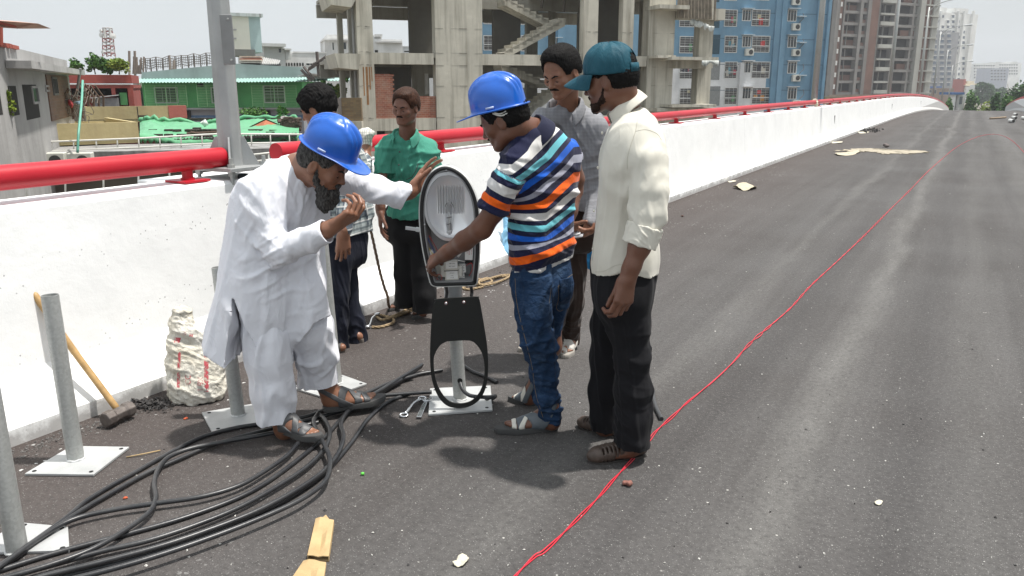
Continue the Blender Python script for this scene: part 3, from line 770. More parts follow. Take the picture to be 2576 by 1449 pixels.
        D=np.where((d>0)&((X-cu[0])**2+(Y-cu[1]+.0)**2+(Z-cu[2])**2<.115**2)&(Y<2.938),np.maximum(D,d),D)
        return D.astype(np.float32)
    fo=folds([(.006,5,(1,1,.25),1),(.004,6,(1.2,1,.6),2),(.008,6,(.6,1,1.6),3,NP(1625,560,2.9),.12),(.007,6,(1.3,1,1.0),4,NP(1590,430,3.0),.13)])
    st=sdf_obj('shirt',T,.0042,cs,p,disp=fo,inter=inter); sm_=mat('cream_seam_shadow',(.46,.44,.37),.9)
    surf_line(st,[(1504,372),(1500,405),(1496,430),(1497,470),(1492,500),(1495,540),(1490,580),(1493,620),(1491,655)],.0016,sm_,'placket_edge',st)
    surf_line(st,[(1612,262),(1604,300),(1599,330),(1588,362),(1579,395),(1578,425)],.0014,sm_,'shoulder_seam',st); surf_line(st,[(1599,330),(1625,326),(1652,336),(1664,352)],.0013,sm_,'shoulder_seam',st); surf_line(st,[(1498,684),(1520,682),(1548,668),(1575,664)],.0012,sm_,'hem_stitch',st)
    # turned-back cuff
    c0=NP(1622,572,2.885); c1=NP(1608,613,2.88); a=unit(c1-c0); C=Sh(); C.cap(c0-a*.03,c1+a*.03,.0685,.0625,k=.01)
    sdf_obj('sleeve_cuff',C,.003,cs,p,inter=slab((c0+c1)/2,a,np.linalg.norm(c1-c0)+.012),minus=(Sh().cap(c1-a*.022,c1+a*.06,.052,.052),0),disp=folds([(.003,22,(1,1,1),5)]))
    # collar: stand and turned-down leaf
    ctr=NP(1573,262,3.115); ax=unit(V3(-.58,.05,.81)); b=MB(); rows=[]
    u1=unit(np.cross(ax,V3(0,1,0))); 
    if u1[0]>0: u1=-u1
    u2=np.cross(ax,u1)          # u1 towards the front
    def cp_(an,r,hh):
        r=r*(1-.12*max(0,-math.cos(an)))
        return ctr+(u1*math.cos(an)+u2*math.sin(an))*r+ax*hh
    A=[R(28)+(R(332)-R(28))*i/40 for i in range(41)]
    for r0,hh in ((.074,-.026),(.072,.008),(.071,.020),(.076,.023),(.086,.004),(.096,-.028)):
        row=[]
        for an in A:
            fr=max(0,math.cos(an)); e=hh
            if r0>.08: e=hh-.045*fr**1.5
            row.append(cp_(an,r0+.014*fr-.004*abs(math.sin(an)),e-.012*fr))
        rows.append(row)
    b.grid(rows); b.build('collar',cs,p,smooth=True,solid=.0025,subsurf=1)
    # placket + buttons down the front
    pl=[NP(u,v,Y) for u,v,Y in ((1522,305,3.10),(1506,350,3.11),(1500,420,3.12),(1492,500,3.12),(1489,580,3.12),(1488,640,3.12),(1492,676,3.12))]
    b=MB(); sp=spline(pl,6)
    for q_ in sp[4::8]:
        b.lathe(q_+V3(.004,-.028,0),[(0,.004),(.0055,.003),(.006,0)],10,axis=(-1,-.5,0))
    b.build('buttons',mat('ivory_button',(.75,.72,.62),.4),p,smooth=True)
    # trousers
    tm=cloth('black_cotton_twill',(.0075,.0075,.0095),rough=.85,folds=.3,fs=6,sheen=.03)
    L=Sh(); torso(L,[(1570,660,3.135,.05,.112,*f0[:2]),(1568,710,3.135,.05,.115,*f0[:2]),(1564,750,3.13,.08,.10,*f0[:2])],k=.06)
    limb(L,[(1576,730,3.06,56),(1584,820,3.05,50),(1589,900,3.05,45),(1590,980,3.05,45),(1591,1050,3.05,45),(1590,1150,3.05,46)],k=.03)
    limb(L,[(1548,730,3.22,52),(1532,820,3.26,46),(1528,900,3.28,42),(1524,980,3.29,38),(1520,1050,3.30,34),(1517,1110,3.30,34)],k=.03)
    hn=NP(1588,1116,3.05); L.cut(hn,V3(-.0,.0,-1))
    L.p.pop()
    def int2(D,lo,N,h):
        X=(lo[0]+h*np.arange(N[0]))[:,None,None]; Y=(lo[1]+h*np.arange(N[1]))[None,:,None]; Z=(lo[2]+h*np.arange(N[2]))[None,None,:]
        za=NP(1590,1120,3.05)[2]; zb=NP(1520,1080,3.30)[2]
        zz=np.where(Y<3.17,za-.10*(X-NP(1590,1120,3.05)[0]),zb-.1*(X-NP(1520,1080,3.3)[0])); return np.maximum(D,zz-Z).astype(np.float32)
    sdf_obj('trousers',L,.0042,tm,p,disp=folds([(.008,7,(1,1,.25),7),(.009,10,(1,1,1.5),8,NP(1590,1060,3.05),.13),(.008,10,(1,1,1.3),9,NP(1585,880,3.05),.12)]),inter=int2)
    # woven leather shoes
    sm=MatB('brown_leather'); co=sm.coord('Object'); sm.col(sm.ramp(sm.noise(co,30,5,.6),[(.3,(.040,.026,.020)),(.7,(.085,.060,.048))])); sm.set(rough=.5); sm.bump(sm.noise(co,160,3,.6),.3,.002)
    so=mat('dark_shoe_sole',(.03,.026,.024),.7)
    for ft,hh,tt in ((fa,hl,tl),(fb,hr,tr)):
        S_=Sh(); q=ft['q']; L_=ft['L']
        for (y,x,z,r) in ((.08,0,.13,.115),(.22,0,.16,.10),(.42,.01,.13,.115),(.62,.0,.10,.135),(.8,-.005,.075,.125),(.92,.0,.06,.095),(1.0,.01,.05,.06)): pass
        S_.chain([q(.06,0,.12),q(.25,0,.12),q(.45,.02,.115),q(.68,.0,.085),(q(.86,-.0,.07)),q(.97,.0,.06)],[.135*L_,.14*L_,.145*L_,.155*L_,.14*L_,.09*L_],k=.02)
        def cutf(D,lo,N,h,q=q,L_=L_,ft=ft):
            X=(lo[0]+h*np.arange(N[0]))[:,None,None]; Y=(lo[1]+h*np.arange(N[1]))[None,:,None]; Z=(lo[2]+h*np.arange(N[2]))[None,None,:]
            H=q(0,0,0); y=((X-H[0])*ft['f'][0]+(Y-H[1])*ft['f'][1])/L_; x=((X-H[0])*ft['l'][0]+(Y-H[1])*ft['l'][1])/L_; z=(Z-H[2])/L_
            D=np.maximum(D,-(Z-(H[2]-.004)))
            D=np.maximum(D,(.105-np.sqrt(((y-.18)/1.1)**2+x**2+((z-.34))**2))*L_)      # ankle opening
            for k in range(5):      # woven slots across the toe
                D=np.maximum(D,(.016-np.sqrt(((y-(.50+.075*k)))**2+((np.abs(x)-.10)*.30)**2))*L_*.35)
            return D.astype(np.float32)
        # shell only
        D_=sdf_obj('shoe',S_,.0032,sm.m,p,inter=cutf)
        so_=sole_obj('sole',ft,so,D_,th=.016,wide=.86,toe=1.04,heel=-.06)
    return p
man_cap()
# ---- man in striped polo and blue hard hat -----------------------------------
BLUEH=MatB('blue_hard_hat_plastic'); _c=BLUEH.coord('Object'); BLUEH.col(BLUEH.ramp(BLUEH.noise(_c,5,5,.6),[(.3,(.003,.085,.42)),(.7,(.005,.105,.50))])); BLUEH.set(rough=.28,spec=.5,coat=.3)
BLUEH.bump(BLUEH.noise(_c,90,4,.6),.05,.002); BLUEH=BLUEH.m
def polo_mat():
    b=MatB('striped_pique'); nv=(.010,.012,.040); Wt=(.62,.61,.60); Cy=(.14,.48,.56); Bl=(.010,.10,.50); Gy=(.30,.31,.38); Or=(.72,.11,.008)
    seq=[Wt,Cy,Bl,Gy,Or]
    st=[]; s0=b.math('FRACT',b.math('MULTIPLY',b.attr('stripe'),.2)); w_=[.62,.56,.56,.45,.58]
    for i,c in enumerate(seq):
        cpos=(i)/5+.1; st+= [(max(0,cpos-.1),nv),(cpos-w_[i]*.1,c),(cpos+w_[i]*.1,nv)]
    b.col(b.ramp(s0,st,'CONSTANT')); b.set(rough=.85,spec=.15,sheen=.15)
    f=b.noise(b.coord('Object',(1,1,.8)),8,4,.55,1.2); n=b.bump(f,.3,.03); b.bump(b.noise(b.coord('Object'),500,3,.6),.12,.001,n); return b.m
def man_polo():
    p=person('man in striped polo shirt, jeans and blue hard hat wiring the lamp',G(1360,1070))
    f0=unit(V3(-.72,.69,0)); 
    hf=hframe(V3(-.84,.26,-.42),V3(-.42,.05,1)); hc=NP(1262,290,3.33); s=.97
    B=Sh(); head(B,hc,hf,s)
    nb=NP(1343,338,3.42); B.cap(hp(hc,hf,0,-.04,-.07,s),nb,.058,.062,k=.03)
    limb(B,[(1345,350,3.42,32),(1365,450,3.45,38),(1368,560,3.45,38),(1372,660,3.45,40)],k=.05)
    LS=NP(1292,412,3.27); B.cap(nb,LS,.045,.035,k=.04)
    limb(B,[(1292,412,3.27,20),(1243,530,3.27,26),(1212,575,3.30,26),(1168,606,3.38,24),(1128,634,3.46,18),(1117,641,3.48,17)],k=.02)
    W=NP(1114,642,3.485); hand(B,W,NP(1078,664,3.54)-W,V3(.05,.62,-.75),V3(-.1,.75,.6),sc=1.0,curls=[(.35,.6,.4),(.4,.7,.5),(.5,.8,.5),(.6,.9,.5)],thumb=(.8,.2,.6),thumbcurl=.4,spread=.12)
    RS=NP(1435,385,3.62); B.cap(nb,RS,.045,.035,k=.04)
    limb(B,[(1437,388,3.62,20),(1447,450,3.66,22),(1444,480,3.67,21),(1434,530,3.60,18),(1425,570,3.56,15)],k=.02)
    W2=NP(1424,578,3.55); hand(B,W2,V3(-.3,-.1,-1),V3(-.3,.9,0),V3(-1,-.4,0),sc=.95,curl=(.4,.5,.4))
    limb(B,[(1345,680,3.38,32),(1355,870,3.34,26),(1385,1020,3.33,19),(1388,1062,3.33,18)],k=.03)
    limb(B,[(1392,680,3.56,32),(1385,870,3.60,26),(1340,985,3.64,18),(1334,1004,3.65,17)],k=.03)
    hl=np.array(G(1398,1079)); tl=np.array(G(1263,1088)); fa=foot(B,hl,tl,NP(1388,1056,3.33),z0=.022,side=-1)
    hr=np.array(G(1345,1020)); tr=np.array(G(1290,1010)); fr_=foot(B,hr,np.array(G(1287,1009)),NP(1338,995,3.66),z0=.022,side=1)
    sdf_obj('body',B,.0034,SKD,p)
    h=hair_cap(hc,hf,s,.008,front=.045,low=-.075); sdf_obj('hair',h,.0032,HB,p,disp=hairdisp(.0016,420)); eyebits(p,hc,hf,s,HB,moust=.003)
    hh=helmet(p,hp(hc,hf,0,-.006,.048,1.),hframe(hf[0]*1.+V3(0,0,.24),hf[1]),.87,BLUEH)
    # cradle strap seen below the rim
    b=MB(); q=lambda x,y,z: hp(hc,hf,x,y,z,s)
    for sx in (-1,1):
        b.tube(spline([q(sx*.090,.004,.020),q(sx*.087,-.014,.002),q(sx*.083,-.034,-.006),q(sx*.074,-.062,-.004)],5),.0035,6); b.tube(spline([q(sx*.090,-.004,.020),q(sx*.086,-.020,.006),q(sx*.080,-.044,.004),q(sx*.070,-.070,.008)],5),.003,6)
    b.build('cradle_strap',mat('white_nylon',(.62,.62,.58),.6),hh,smooth=True)
    # round badge on the front of the hat
    fr2=hframe(hf[0]*1.+V3(0,0,.24),hf[1]); b=MB(); cc=hp(hc,hf,0,-.006,.046); pt=cc+fr2[0]*.109+fr2[1]*.043; b.lathe(pt,[(0,.006),(.020,.004),(.021,.0),(.021,-.008)],20,axis=fr2[0]+fr2[1]*.35)
    b.build('round_badge',mat('worn_badge',(.45,.43,.38),.5,.5,60),hh,smooth=True)
    # polo
    pm=polo_mat()
    T=Sh(); lv=[(1356,352,3.43,.07,.05,*f0[:2],-.05),(1368,362,3.44,.145,.064,*f0[:2],.32),(1364,410,3.45,.120,.086,*f0[:2],.22),(1362,470,3.45,.092,.090,*f0[:2],.12),(1362,530,3.45,.080,.090,*f0[:2],.06),(1362,590,3.45,.076,.092,*f0[:2]),(1363,640,3.45,.074,.093,*f0[:2]),(1365,720,3.45,.074,.095,*f0[:2])]
    torso(T,lv,k=.06)
    ca,cb=NP(1292,412,3.27),NP(1238,532,3.27)
    limb(T,[(1300,402,3.28,40),(1272,462,3.26,40)],k=.04); limb(T,[(1272,462,3.26,40),(1240,528,3.27,36),(1228,556,3.27,36)],k=.012)
    limb(T,[(1428,372,3.60,26),(1437,395,3.64,29),(1443,430,3.66,28)],k=.02)
    Lc,La=NP(1238,528,3.27),unit(NP(1228,556,3.27)-NP(1272,462,3.26)); Rc,Ra=NP(1443,405,3.655),unit(NP(1447,450,3.66)-NP(1437,390,3.63))
    def inter(D,lo,N,h):
        X=(lo[0]+h*np.arange(N[0]))[:,None,None]; Y=(lo[1]+h*np.arange(N[1]))[None,:,None]; Z=(lo[2]+h*np.arange(N[2]))[None,None,:]
        a,b_=NP(1285,688,3.40),NP(1446,646,3.5); zh=a[2]+(X-a[0])*(b_[2]-a[2])/(b_[0]-a[0]); hemm=(X>a[0]-.06)
        m1=((X-Lc[0])**2+(Y-Lc[1])**2+(Z-Lc[2])**2<.12**2)
        m2=((X-Rc[0])**2+(Y-Rc[1])**2+(Z-Rc[2])**2<.10**2)&(X>Rc[0]-.035)&(Y>3.575)
        D=np.maximum(D,zh-Z)
        d1=(X-Lc[0])*La[0]+(Y-Lc[1])*La[1]+(Z-Lc[2])*La[2]; D=np.where(m1,np.maximum(D,d1),D)
        d2=(X-Rc[0])*Ra[0]+(Y-Rc[1])*Ra[1]+(Z-Rc[2])*Ra[2]; D=np.where(m2,np.maximum(D,d2),D)
        return D.astype(np.float32)
    mn=Sh(); mn.cap(Lc-La*.015,Lc+La*.1,.048,.052,k=.005); mn.cap(Rc-Ra*.01,Rc+Ra*.08,.036,.038,k=.005)
    uL,uR=1288.,1440.; vL=[372,416,449,482,500,514,536,562,590,616,651,686,716]; vR=[250,300,324,358,397,445,484,519,545,575,599,636,672]; vM=[300,345,395,430,462,492+18,543,572,600,616-8,633,668,698]
    zL=[NP(uL,v,3.40)[2] for v in vL]; zM=[NP(1373,v,3.36)[2] for v in vM]; zR=[NP(uR,v,3.5)[2] for v in vR]; xL,xM,xR=NP(uL,500,3.4)[0],NP(1373,500,3.4)[0],NP(uR,500,3.5)[0]
    kk=np.arange(-1,12)
    def attrs(V):
        x,z=V[:,0],V[:,2]
        def ip(zt): 
            o=np.argsort(zt); return np.interp(z,np.array(zt)[o],kk[o].astype(float))
        a,m,b_=ip(zL),ip(zM),ip(zR); t=np.clip((x-xL)/(xM-xL),0,1); t2=np.clip((x-xM)/(xR-xM),0,1)
        st=np.where(x<xM,a*(1-t)+m*t,m*(1-t2)+b_*t2)
        # sleeves: stripes run round the arm
        dl=(V-Lc)@La; rl=np.linalg.norm((V-Lc)-dl[:,None]*La,axis=1); inS=(dl>-.165)&(rl<.095)&(x<NP(1293,470,3.3)[0]+.012+(.5*(-dl-.09)).clip(-.02,.05))
        ss=5.05+ (dl+.055)/.031*.5*1.15; ss=np.where(dl>-.018,-1+.99,ss)
        sv=np.interp(dl,[-.20,-.165,-.135,-.10,-.070,-.04,-.018,0.02],[6.02,6.02-.0,5.5,5.0-.15+.1,4.5,4.02,3.5,3.5])
        ha,hb=NP(1285,688,3.40),NP(1446,646,3.5); zh=ha[2]+(x-ha[0])*(hb[2]-ha[2])/(hb[0]-ha[0]); st=np.where(z<zh+.017,10.,np.minimum(st,9.45))
        return {'stripe':np.where(inS,sv,st.clip(-.45,20))+.5}
    pol=sdf_obj('polo_shirt',T,.0038,pm,p,disp=folds([(.008,8,(1,1,.8),21),(.012,9,(.7,.7,1.6),22,NP(1310,520,3.35),.15),(.008,10,(1,1,1.6),23,NP(1350,640,3.4),.16),(.009,11,(1,1,1),24,NP(1262,470,3.3),.1)]),inter=inter,minus=(mn,0),attrs=attrs)
    wt=cloth('white_rib_trim',(.66,.66,.65)); nvc=cloth('navy_rib_knit',(.010,.012,.035))
    # collar
    ctr=NP(1330,330,3.40); ax=unit(NP(1300,290,3.37)-NP(1350,352,3.43)+V3(0,0,.02)); u1=unit(np.cross(ax,f0)); fr1=unit(np.cross(u1,ax)); fr1=fr1 if fr1@f0>0 else -fr1; b=MB(); rows=[]
    for r0,hh in ((.074,-.030),(.070,.008),(.072,.026),(.082,.022),(.098,-.016),(.108,-.040)):
        row=[]
        for i in range(41):
            an=R(18)+(R(324))*i/40; c_=math.cos(an); fr_0=max(0,c_)
            row.append(ctr+(fr1*c_+u1*math.sin(an))*(r0+.012*fr_0)+ax*(hh-.05*fr_0))
        rows.append(row)
    b.grid(rows); b.build('collar',nvc,p,smooth=True,solid=.003,subsurf=1)
    # jeans
    jm=MatB('washed_denim'); co=jm.coord('Object'); w_=jm.noise(co,6,5,.6,.5); c=jm.ramp(w_,[(.3,(.009,.022,.048)),(.55,(.014,.036,.085)),(.78,(.060,.105,.18))])
    c=jm.mix(jm.ramp(jm.noise(jm.coord('Object',(1,1,1.8)),22,6,.7,1.),[(.5,0.),(.75,.30)]),c,(.10,.16,.26)); jm.col(c); jm.set(rough=.85,spec=.15); n=jm.bump(jm.noise(jm.coord('Object',(1,1,1.6)),16,4,.6,1.2),.55,.02); jm.bump(jm.noise(co,420,3,.6),.2,.001,n)
    L=Sh(); torso(L,[(1364,650,3.45,.066,.078,*f0[:2]),(1364,690,3.45,.068,.083,*f0[:2]),(1368,725,3.46,.066,.088,*f0[:2])],k=.05)
    limb(L,[(1333,712,3.38,46),(1342,790,3.36,45),(1353,870,3.34,41)],k=.03); limb(L,[(1353,870,3.34,41),(1370,935,3.33,34),(1375,1000,3.33,31),(1383,1045,3.33,27),(1386,1075,3.33,26)],k=.02)
    limb(L,[(1400,712,3.54,38),(1390,790,3.57,31),(1380,870,3.60,28),(1362,935,3.62,28),(1347,985,3.64,23),(1343,1010,3.65,21)],k=.014)
    za=NP(1385,1060,3.33); zb=NP(1343,998,3.65)
    def int2(D,lo,N,h):
        Y=(lo[1]+h*np.arange(N[1]))[None,:,None]; Z=(lo[2]+h*np.arange(N[2]))[None,None,:]; X=(lo[0]+h*np.arange(N[0]))[:,None,None]
        return np.maximum(D,np.where(Y<3.49,za[2]-.12*(X-za[0]),zb[2])-Z).astype(np.float32)
    jn=sdf_obj('jeans',L,.004,jm.m,p,disp=folds([(.007,8,(1,1,.8),31),(.013,9,(.6,.6,1.7),32,NP(1380,1000,3.33),.16),(.012,9,(.8,.8,1.6),33,NP(1350,860,3.34),.13),(.008,10,(.8,.8,1.5),34,NP(1360,930,3.6),.2)]),inter=int2)
    tm_=mat('ochre_thread',(.16,.12,.07),.9); dk_=mat('dark_denim_seam',(.008,.018,.045),.9)
    for l_ in ([(1313,703),(1345,708),(1388,700)],[(1313,703),(1322,745),(1330,785),(1345,792),(1370,796),(1376,790)],[(1388,700),(1384,745),(1376,790)],[(1440,690),(1420,705),(1404,720)],[(1404,720),(1405,750),(1400,775),(1412,782),(1432,760)],[(1296,700),(1300,760),(1318,840),(1338,920),(1348,990),(1366,1050)]): surf_line(jn,l_,.0014,tm_,'seam',jn)
    surf_line(jn,[(1384,705),(1390,750),(1392,800),(1394,860),(1396,930),(1400,1000)],.002,dk_,'seam',jn)
    # back pockets: thin stitched patches following the seat
    for (uu,ww,yy) in (((1315,1388),(706,812),3.25),((1406,1436),(700,790),3.42)):
        P_=Sh(); P_.ext(L); cx=(uu[0]+uu[1])/2; a,b_=NP(uu[0],(ww[0]+ww[1])/2,yy),NP(uu[1],(ww[0]+ww[1])/2,yy+.02); zt,zb_=NP(cx,ww[0],yy)[2],NP(cx,ww[1],yy)[2]
        def i3(D,lo,N,h,a=a,b_=b_,zt=zt,zb_=zb_):
            X=(lo[0]+h*np.arange(N[0]))[:,None,None]; Y=(lo[1]+h*np.arange(N[1]))[None,:,None]; Z=(lo[2]+h*np.arange(N[2]))[None,None,:]
            m=np.abs(X-(a[0]+b_[0])/2)-(b_[0]-a[0])/2; mid=(a[0]+b_[0])/2; t=(zt-Z)/(zt-zb_)
            D=np.maximum(D,m+.008*np.clip(t,0,1)); D=np.maximum(D,Z-zt-.05*(X-mid)); D=np.maximum(D,zb_-Z+.25*np.abs(X-mid)); D=np.maximum(D,Y-(a[1]+.10+.3*(X-a[0]))); return D.astype(np.float32)
        sdf_obj('back_pocket',P_,.0036,jm.m,jn,off=.0045,disp=folds([(.007,8,(1,1,.8),31)]),inter=i3)
    # sandals
    gm=mat('grey_strap_leather',(.085,.10,.115),.55); wm=mat('white_strap_leather',(.60,.58,.52),.55); sol=mat('dark_rubber_sole',(.055,.055,.055),.8,bump=.3)
    for ft,first in ((fa,True),(fr_,False)):
        so=sole_obj('sandal',ft,sol,p,th=.024,wide=1.0,toe=1.14,heel=-.05)
        strap('strap',B,ft,gm,so,.66,1,.034,n_x=.05); strap('strap',B,ft,wm,so,.78,1,.020,n_x=.1,off=.004)
        strap('strap',B,ft,gm,so,.50,1,.030,n_x=-.7,off=.005); strap('strap',B,ft,wm,so,.55,1,.020,n_x=.7,off=.0045)
        strap('strap',B,ft,gm,so,.22,1,.026,n_x=.0,n_z=.45,off=.006,zc=.2)
    return p
man_polo()
# ---- bearded man in white, bending to the lamp --------------------------------
def sheet(name,cols,mat,parent,nr=10,nc=6,thick=.003,amp=.006,seed=1,flat=False):
    """cols: list of columns, each a list of (u,v,Y) from top to bottom"""
    C=[spline([NP(*q) for q in c],nr) for c in cols]; n=min(len(c) for c in C); rows=[]
    for i in range(n):
        rows.append(spline([c[i] for c in C],nc))
    V=np.array(rows).reshape(-1,3); d=wob(V,45,seed,(1,1,.3)); k=np.repeat(np.linspace(.2,1,n),len(rows[0])); V[:,1]-=(1-np.abs(d))**2*amp*k*2
    V=V.reshape(len(rows),-1,3); b=MB(); b.grid([[tuple(p) for p in r] for r in V]); return b.build(name,mat,parent,smooth=True,solid=thick)
def man_beard():
    p=person('bearded man in long white panjabi and blue hard hat bending over black cables',G(740,1090))
    f0=unit(V3(.8,-.6,0)); hf=hframe(V3(.84,-.16,-.50),V3(.52,-.14,.84)); hc=NP(820,400,3.30); s=1.0
    B=Sh(); head(B,hc,hf,s)
    nb=NP(752,432,3.38); B.cap(hp(hc,hf,0,-.035,-.06,s),nb,.066,.078,k=.03)
    limb(B,[(735,460,3.38,50),(700,560,3.38,55),(692,660,3.38,60)],k=.05)
    RS=NP(676,490,3.28); B.cap(nb,RS,.05,.035,k=.04)
    limb(B,[(676,492,3.27,20),(688,600,3.22,24),(696,632,3.20,24),(760,608,3.16,22),(820,580,3.13,18),(834,572,3.13,17)],k=.02)
    W=NP(837,570,3.13); hand(B,W,NP(886,540,3.13)-W,V3(-.30,.55,.75),V3(-.5,.6,.5),sc=1.06,curls=[(.5,.75,.5),(.6,.9,.6),(.7,1.0,.6),(.75,1.1,.7)],thumb=(.85,.5,.35),thumbcurl=.5,spread=.08)
    LS=NP(862,452,3.46); B.cap(nb,LS,.05,.035,k=.04)
    limb(B,[(862,452,3.46,20),(945,484,3.53,22),(1015,487,3.58,17),(1036,480,3.585,15)],k=.02)
    W2=NP(1040,478,3.59); hand(B,W2,NP(1078,432,3.64)-W2,V3(.55,-.75,-.1),V3(-.25,-.3,.9),sc=.98,curls=[(.15,.3,.3),(.2,.35,.3),(.25,.4,.3),(.3,.45,.3)],thumb=(.85,.10,.42),thumbcurl=.1,spread=.10)
    limb(B,[(668,720,3.28,34),(676,890,3.26,30),(700,1030,3.26,22),(712,1070,3.26,20),(716,1086,3.27,19)],k=.03)
    limb(B,[(740,720,3.42,34),(790,850,3.42,30),(812,940,3.48,24),(824,975,3.50,21),(832,1005,3.51,20)],k=.03)
    hl=np.array(G(706,1086,.03)); tl=np.array(G(800,1112,.03)); fa=foot(B,hl,tl,NP(716,1082,3.27),z0=.024,side=1)
    hr=np.array(G(822,1036,.03)); tr=np.array(G(958,1012,.03)); fb=foot(B,hr,tr,NP(834,1000,3.52),z0=.024,side=1)
    sdf_obj('body',B,.0034,SKM,p)
    h=hair_cap(hc,hf,s,.007,front=.04,low=-.07); sdf_obj('hair',h,.0032,HG,p,disp=hairdisp(.0016,420))
    q=lambda x,y,z: hp(hc,hf,x,y,z,s); b=Sh()
    dn=unit(V3(-.05,-.1,-1))
    for x in (-1,1): b.chain([q(x*.071,.010,-.040),q(x*.066,.022,-.080),q(x*.042,.062,-.115),q(0,.085,-.122)],[.004*s,.009*s,.018*s,.022*s],k=.02)
    c0=q(0,.070,-.118); b.chain([c0,c0+dn*.035+V3(-.010,0,0),c0+dn*.068+V3(-.014,0,0)],[.034,.029,.010],k=.03); b.chain([q(.02,.05,-.11),q(.02,.05,-.11)+dn*.035,q(0,.05,-.11)+dn*.06],[.028,.026,.012],k=.03)
    b.chain([q(-.030,.080,-.080),q(-.012,.096,-.068),q(.012,.096,-.068),q(.030,.080,-.080)],[.004,.0055,.0055,.004],k=.006)
    def bd(V,N): return .0045*wob(V,230,4,(1,1,.22))+.003*wob(V,520,5,(1,1,.25))
    sdf_obj('beard',b,.0032,HG,p,disp=bd); eyebits(p,hc,hf,s,HB)
    helmet(p,hp(hc,hf,0,-.004,.062,1.),hframe(hf[0]+V3(0,0,.08),hf[1]),.88,BLUEH)
    wc=cloth('white_cotton_voile',(.70,.71,.76),rough=.8,folds=.45,fs=7,var=.03)
    T=Sh(); lv=[(748,440,3.39,.075,.075,*f0[:2],.1),(722,480,3.38,.10,.115,*f0[:2],.1),(704,530,3.38,.09,.124,*f0[:2],.05),(692,590,3.38,.08,.128,*f0[:2]),(688,645,3.38,.08,.134,*f0[:2]),(689,695,3.38,.085,.145,*f0[:2]),(688,740,3.38,.085,.153,*f0[:2]),(672,800,3.38,.08,.166,*f0[:2]),(660,860,3.38,.085,.172,*f0[:2]),(655,930,3.38,.085,.178,*f0[:2]),(655,990,3.38,.085,.178,*f0[:2])]
    torso(T,lv,k=.07); T.cap(NP(770,745,3.33),NP(782,815,3.33),.085,.088,k=.06); T.cap(NP(680,482,3.31),NP(752,440,3.40),.062,.066,k=.05); T.cap(NP(855,452,3.46),NP(752,440,3.40),.055,.066,k=.05)
    limb(T,[(678,490,3.28,42),(676,540,3.24,44)],k=.04); limb(T,[(676,540,3.24,44),(686,600,3.21,41),(700,632,3.19,37)],k=.012)
    limb(T,[(700,632,3.19,37),(750,614,3.16,34),(812,586,3.13,31),(840,574,3.12,31)],k=.016)
    limb(T,[(858,455,3.47,32),(900,466,3.50,33),(945,482,3.54,32),(1016,496,3.57,30),(1045,500,3.58,30)],k=.025)
    ca=NP(822,581,3.128); na=unit(NP(840,574,3.12)-NP(750,614,3.16)); cb=NP(1021,495,3.573); nb_=unit(NP(1045,500,3.585)-NP(945,482,3.54)+V3(0,0,-.0))
    nb_=unit(V3(nb_[0],nb_[1],nb_[2]-.22))
    def inter(D,lo,N,h):
        X=(lo[0]+h*np.arange(N[0]))[:,None,None]; Y=(lo[1]+h*np.arange(N[1]))[None,:,None]; Z=(lo[2]+h*np.arange(N[2]))[None,None,:]
        Yc=3.22; uu=[(500,872),(519,879),(545,893),(583,914),(622,950),(655,977),(683,976),(705,935),(730,888),(784,822),(839,800),(870,795)]
        pts=[NP(u,v,Yc) for u,v in uu]; zz=np.interp(X,[q_[0] for q_ in pts],[q_[2] for q_ in pts]); D=np.maximum(D,zz-Z)
        wl=[NP(u,v,Yc) for u,v in ((583,985),(583,914),(591,820),(598,742))]; wr=[NP(u,v,Yc) for u,v in ((664,985),(660,915),(650,855),(624,796),(600,742))]
        xl=np.interp(Z,[q_[2] for q_ in wl],[q_[0] for q_ in wl]); xr_=np.interp(Z,[q_[2] for q_ in wr],[q_[0] for q_ in wr])
        wd=np.minimum(X-xl,xr_-X); wd=np.where((Z<wl[-1][2])&(Y<3.40),wd,-1); D=np.maximum(D,wd)
        d1=(X-ca[0])*na[0]+(Y-ca[1])*na[1]+(Z-ca[2])*na[2]; D=np.where(((X-ca[0])**2+(Y-ca[1])**2+(Z-ca[2])**2<.10**2),np.maximum(D,d1),D)
        d2=(X-cb[0])*nb_[0]+(Y-cb[1])*nb_[1]+(Z-cb[2])*nb_[2]; D=np.where(((X-cb[0])**2+(Y-cb[1])**2+(Z-cb[2])**2<.11**2),np.maximum(D,d2),D)
        return D.astype(np.float32)
    mn=Sh(); mn.cap(ca-na*.02,ca+na*.1,.041,.042,k=.004); mn.cap(cb-nb_*.02,cb+nb_*.1,.043,.043,k=.004)
    fo=folds([(.008,5,(1,1,.5),41),(.013,8,(1,1,1.4),42,NP(690,640,3.2),.10),(.012,8,(1.3,1,.7),43,NP(640,560,3.3),.16),(.012,7,(1.2,1,1.2),44,NP(940,480,3.53),.14),(.011,7,(.6,1,1.7),45,NP(700,720,3.25),.16),(.010,9,(1,1,1),46,NP(690,460,3.3),.13),(.016,7,(1.2,1.2,.22),47,NP(680,880,3.3),.24)])
    ku=sdf_obj('panjabi',T,.0042,wc,p,disp=fo,inter=inter,minus=(mn,0))
    # collar band
    ctr=NP(766,428,3.37); ax=unit(NP(800,400,3.34)-NP(735,452,3.39)); u1=unit(np.cross(ax,V3(0,1,0))); u1=u1 if u1[2]<0 else -u1; u2=np.cross(ax,u1); b=MB(); rows=[]
    for r0,hh in ((.086,-.028),(.080,-.004),(.077,.014)):
        rows.append([ctr+(u1*math.cos(a_)+u2*math.sin(a_))*r0+ax*(hh-.035*max(0,math.cos(a_))) for a_ in [R(10)+R(340)*i/40 for i in range(41)]])
    b.grid(rows); b.build('collar',wc,ku,smooth=True,solid=.003)
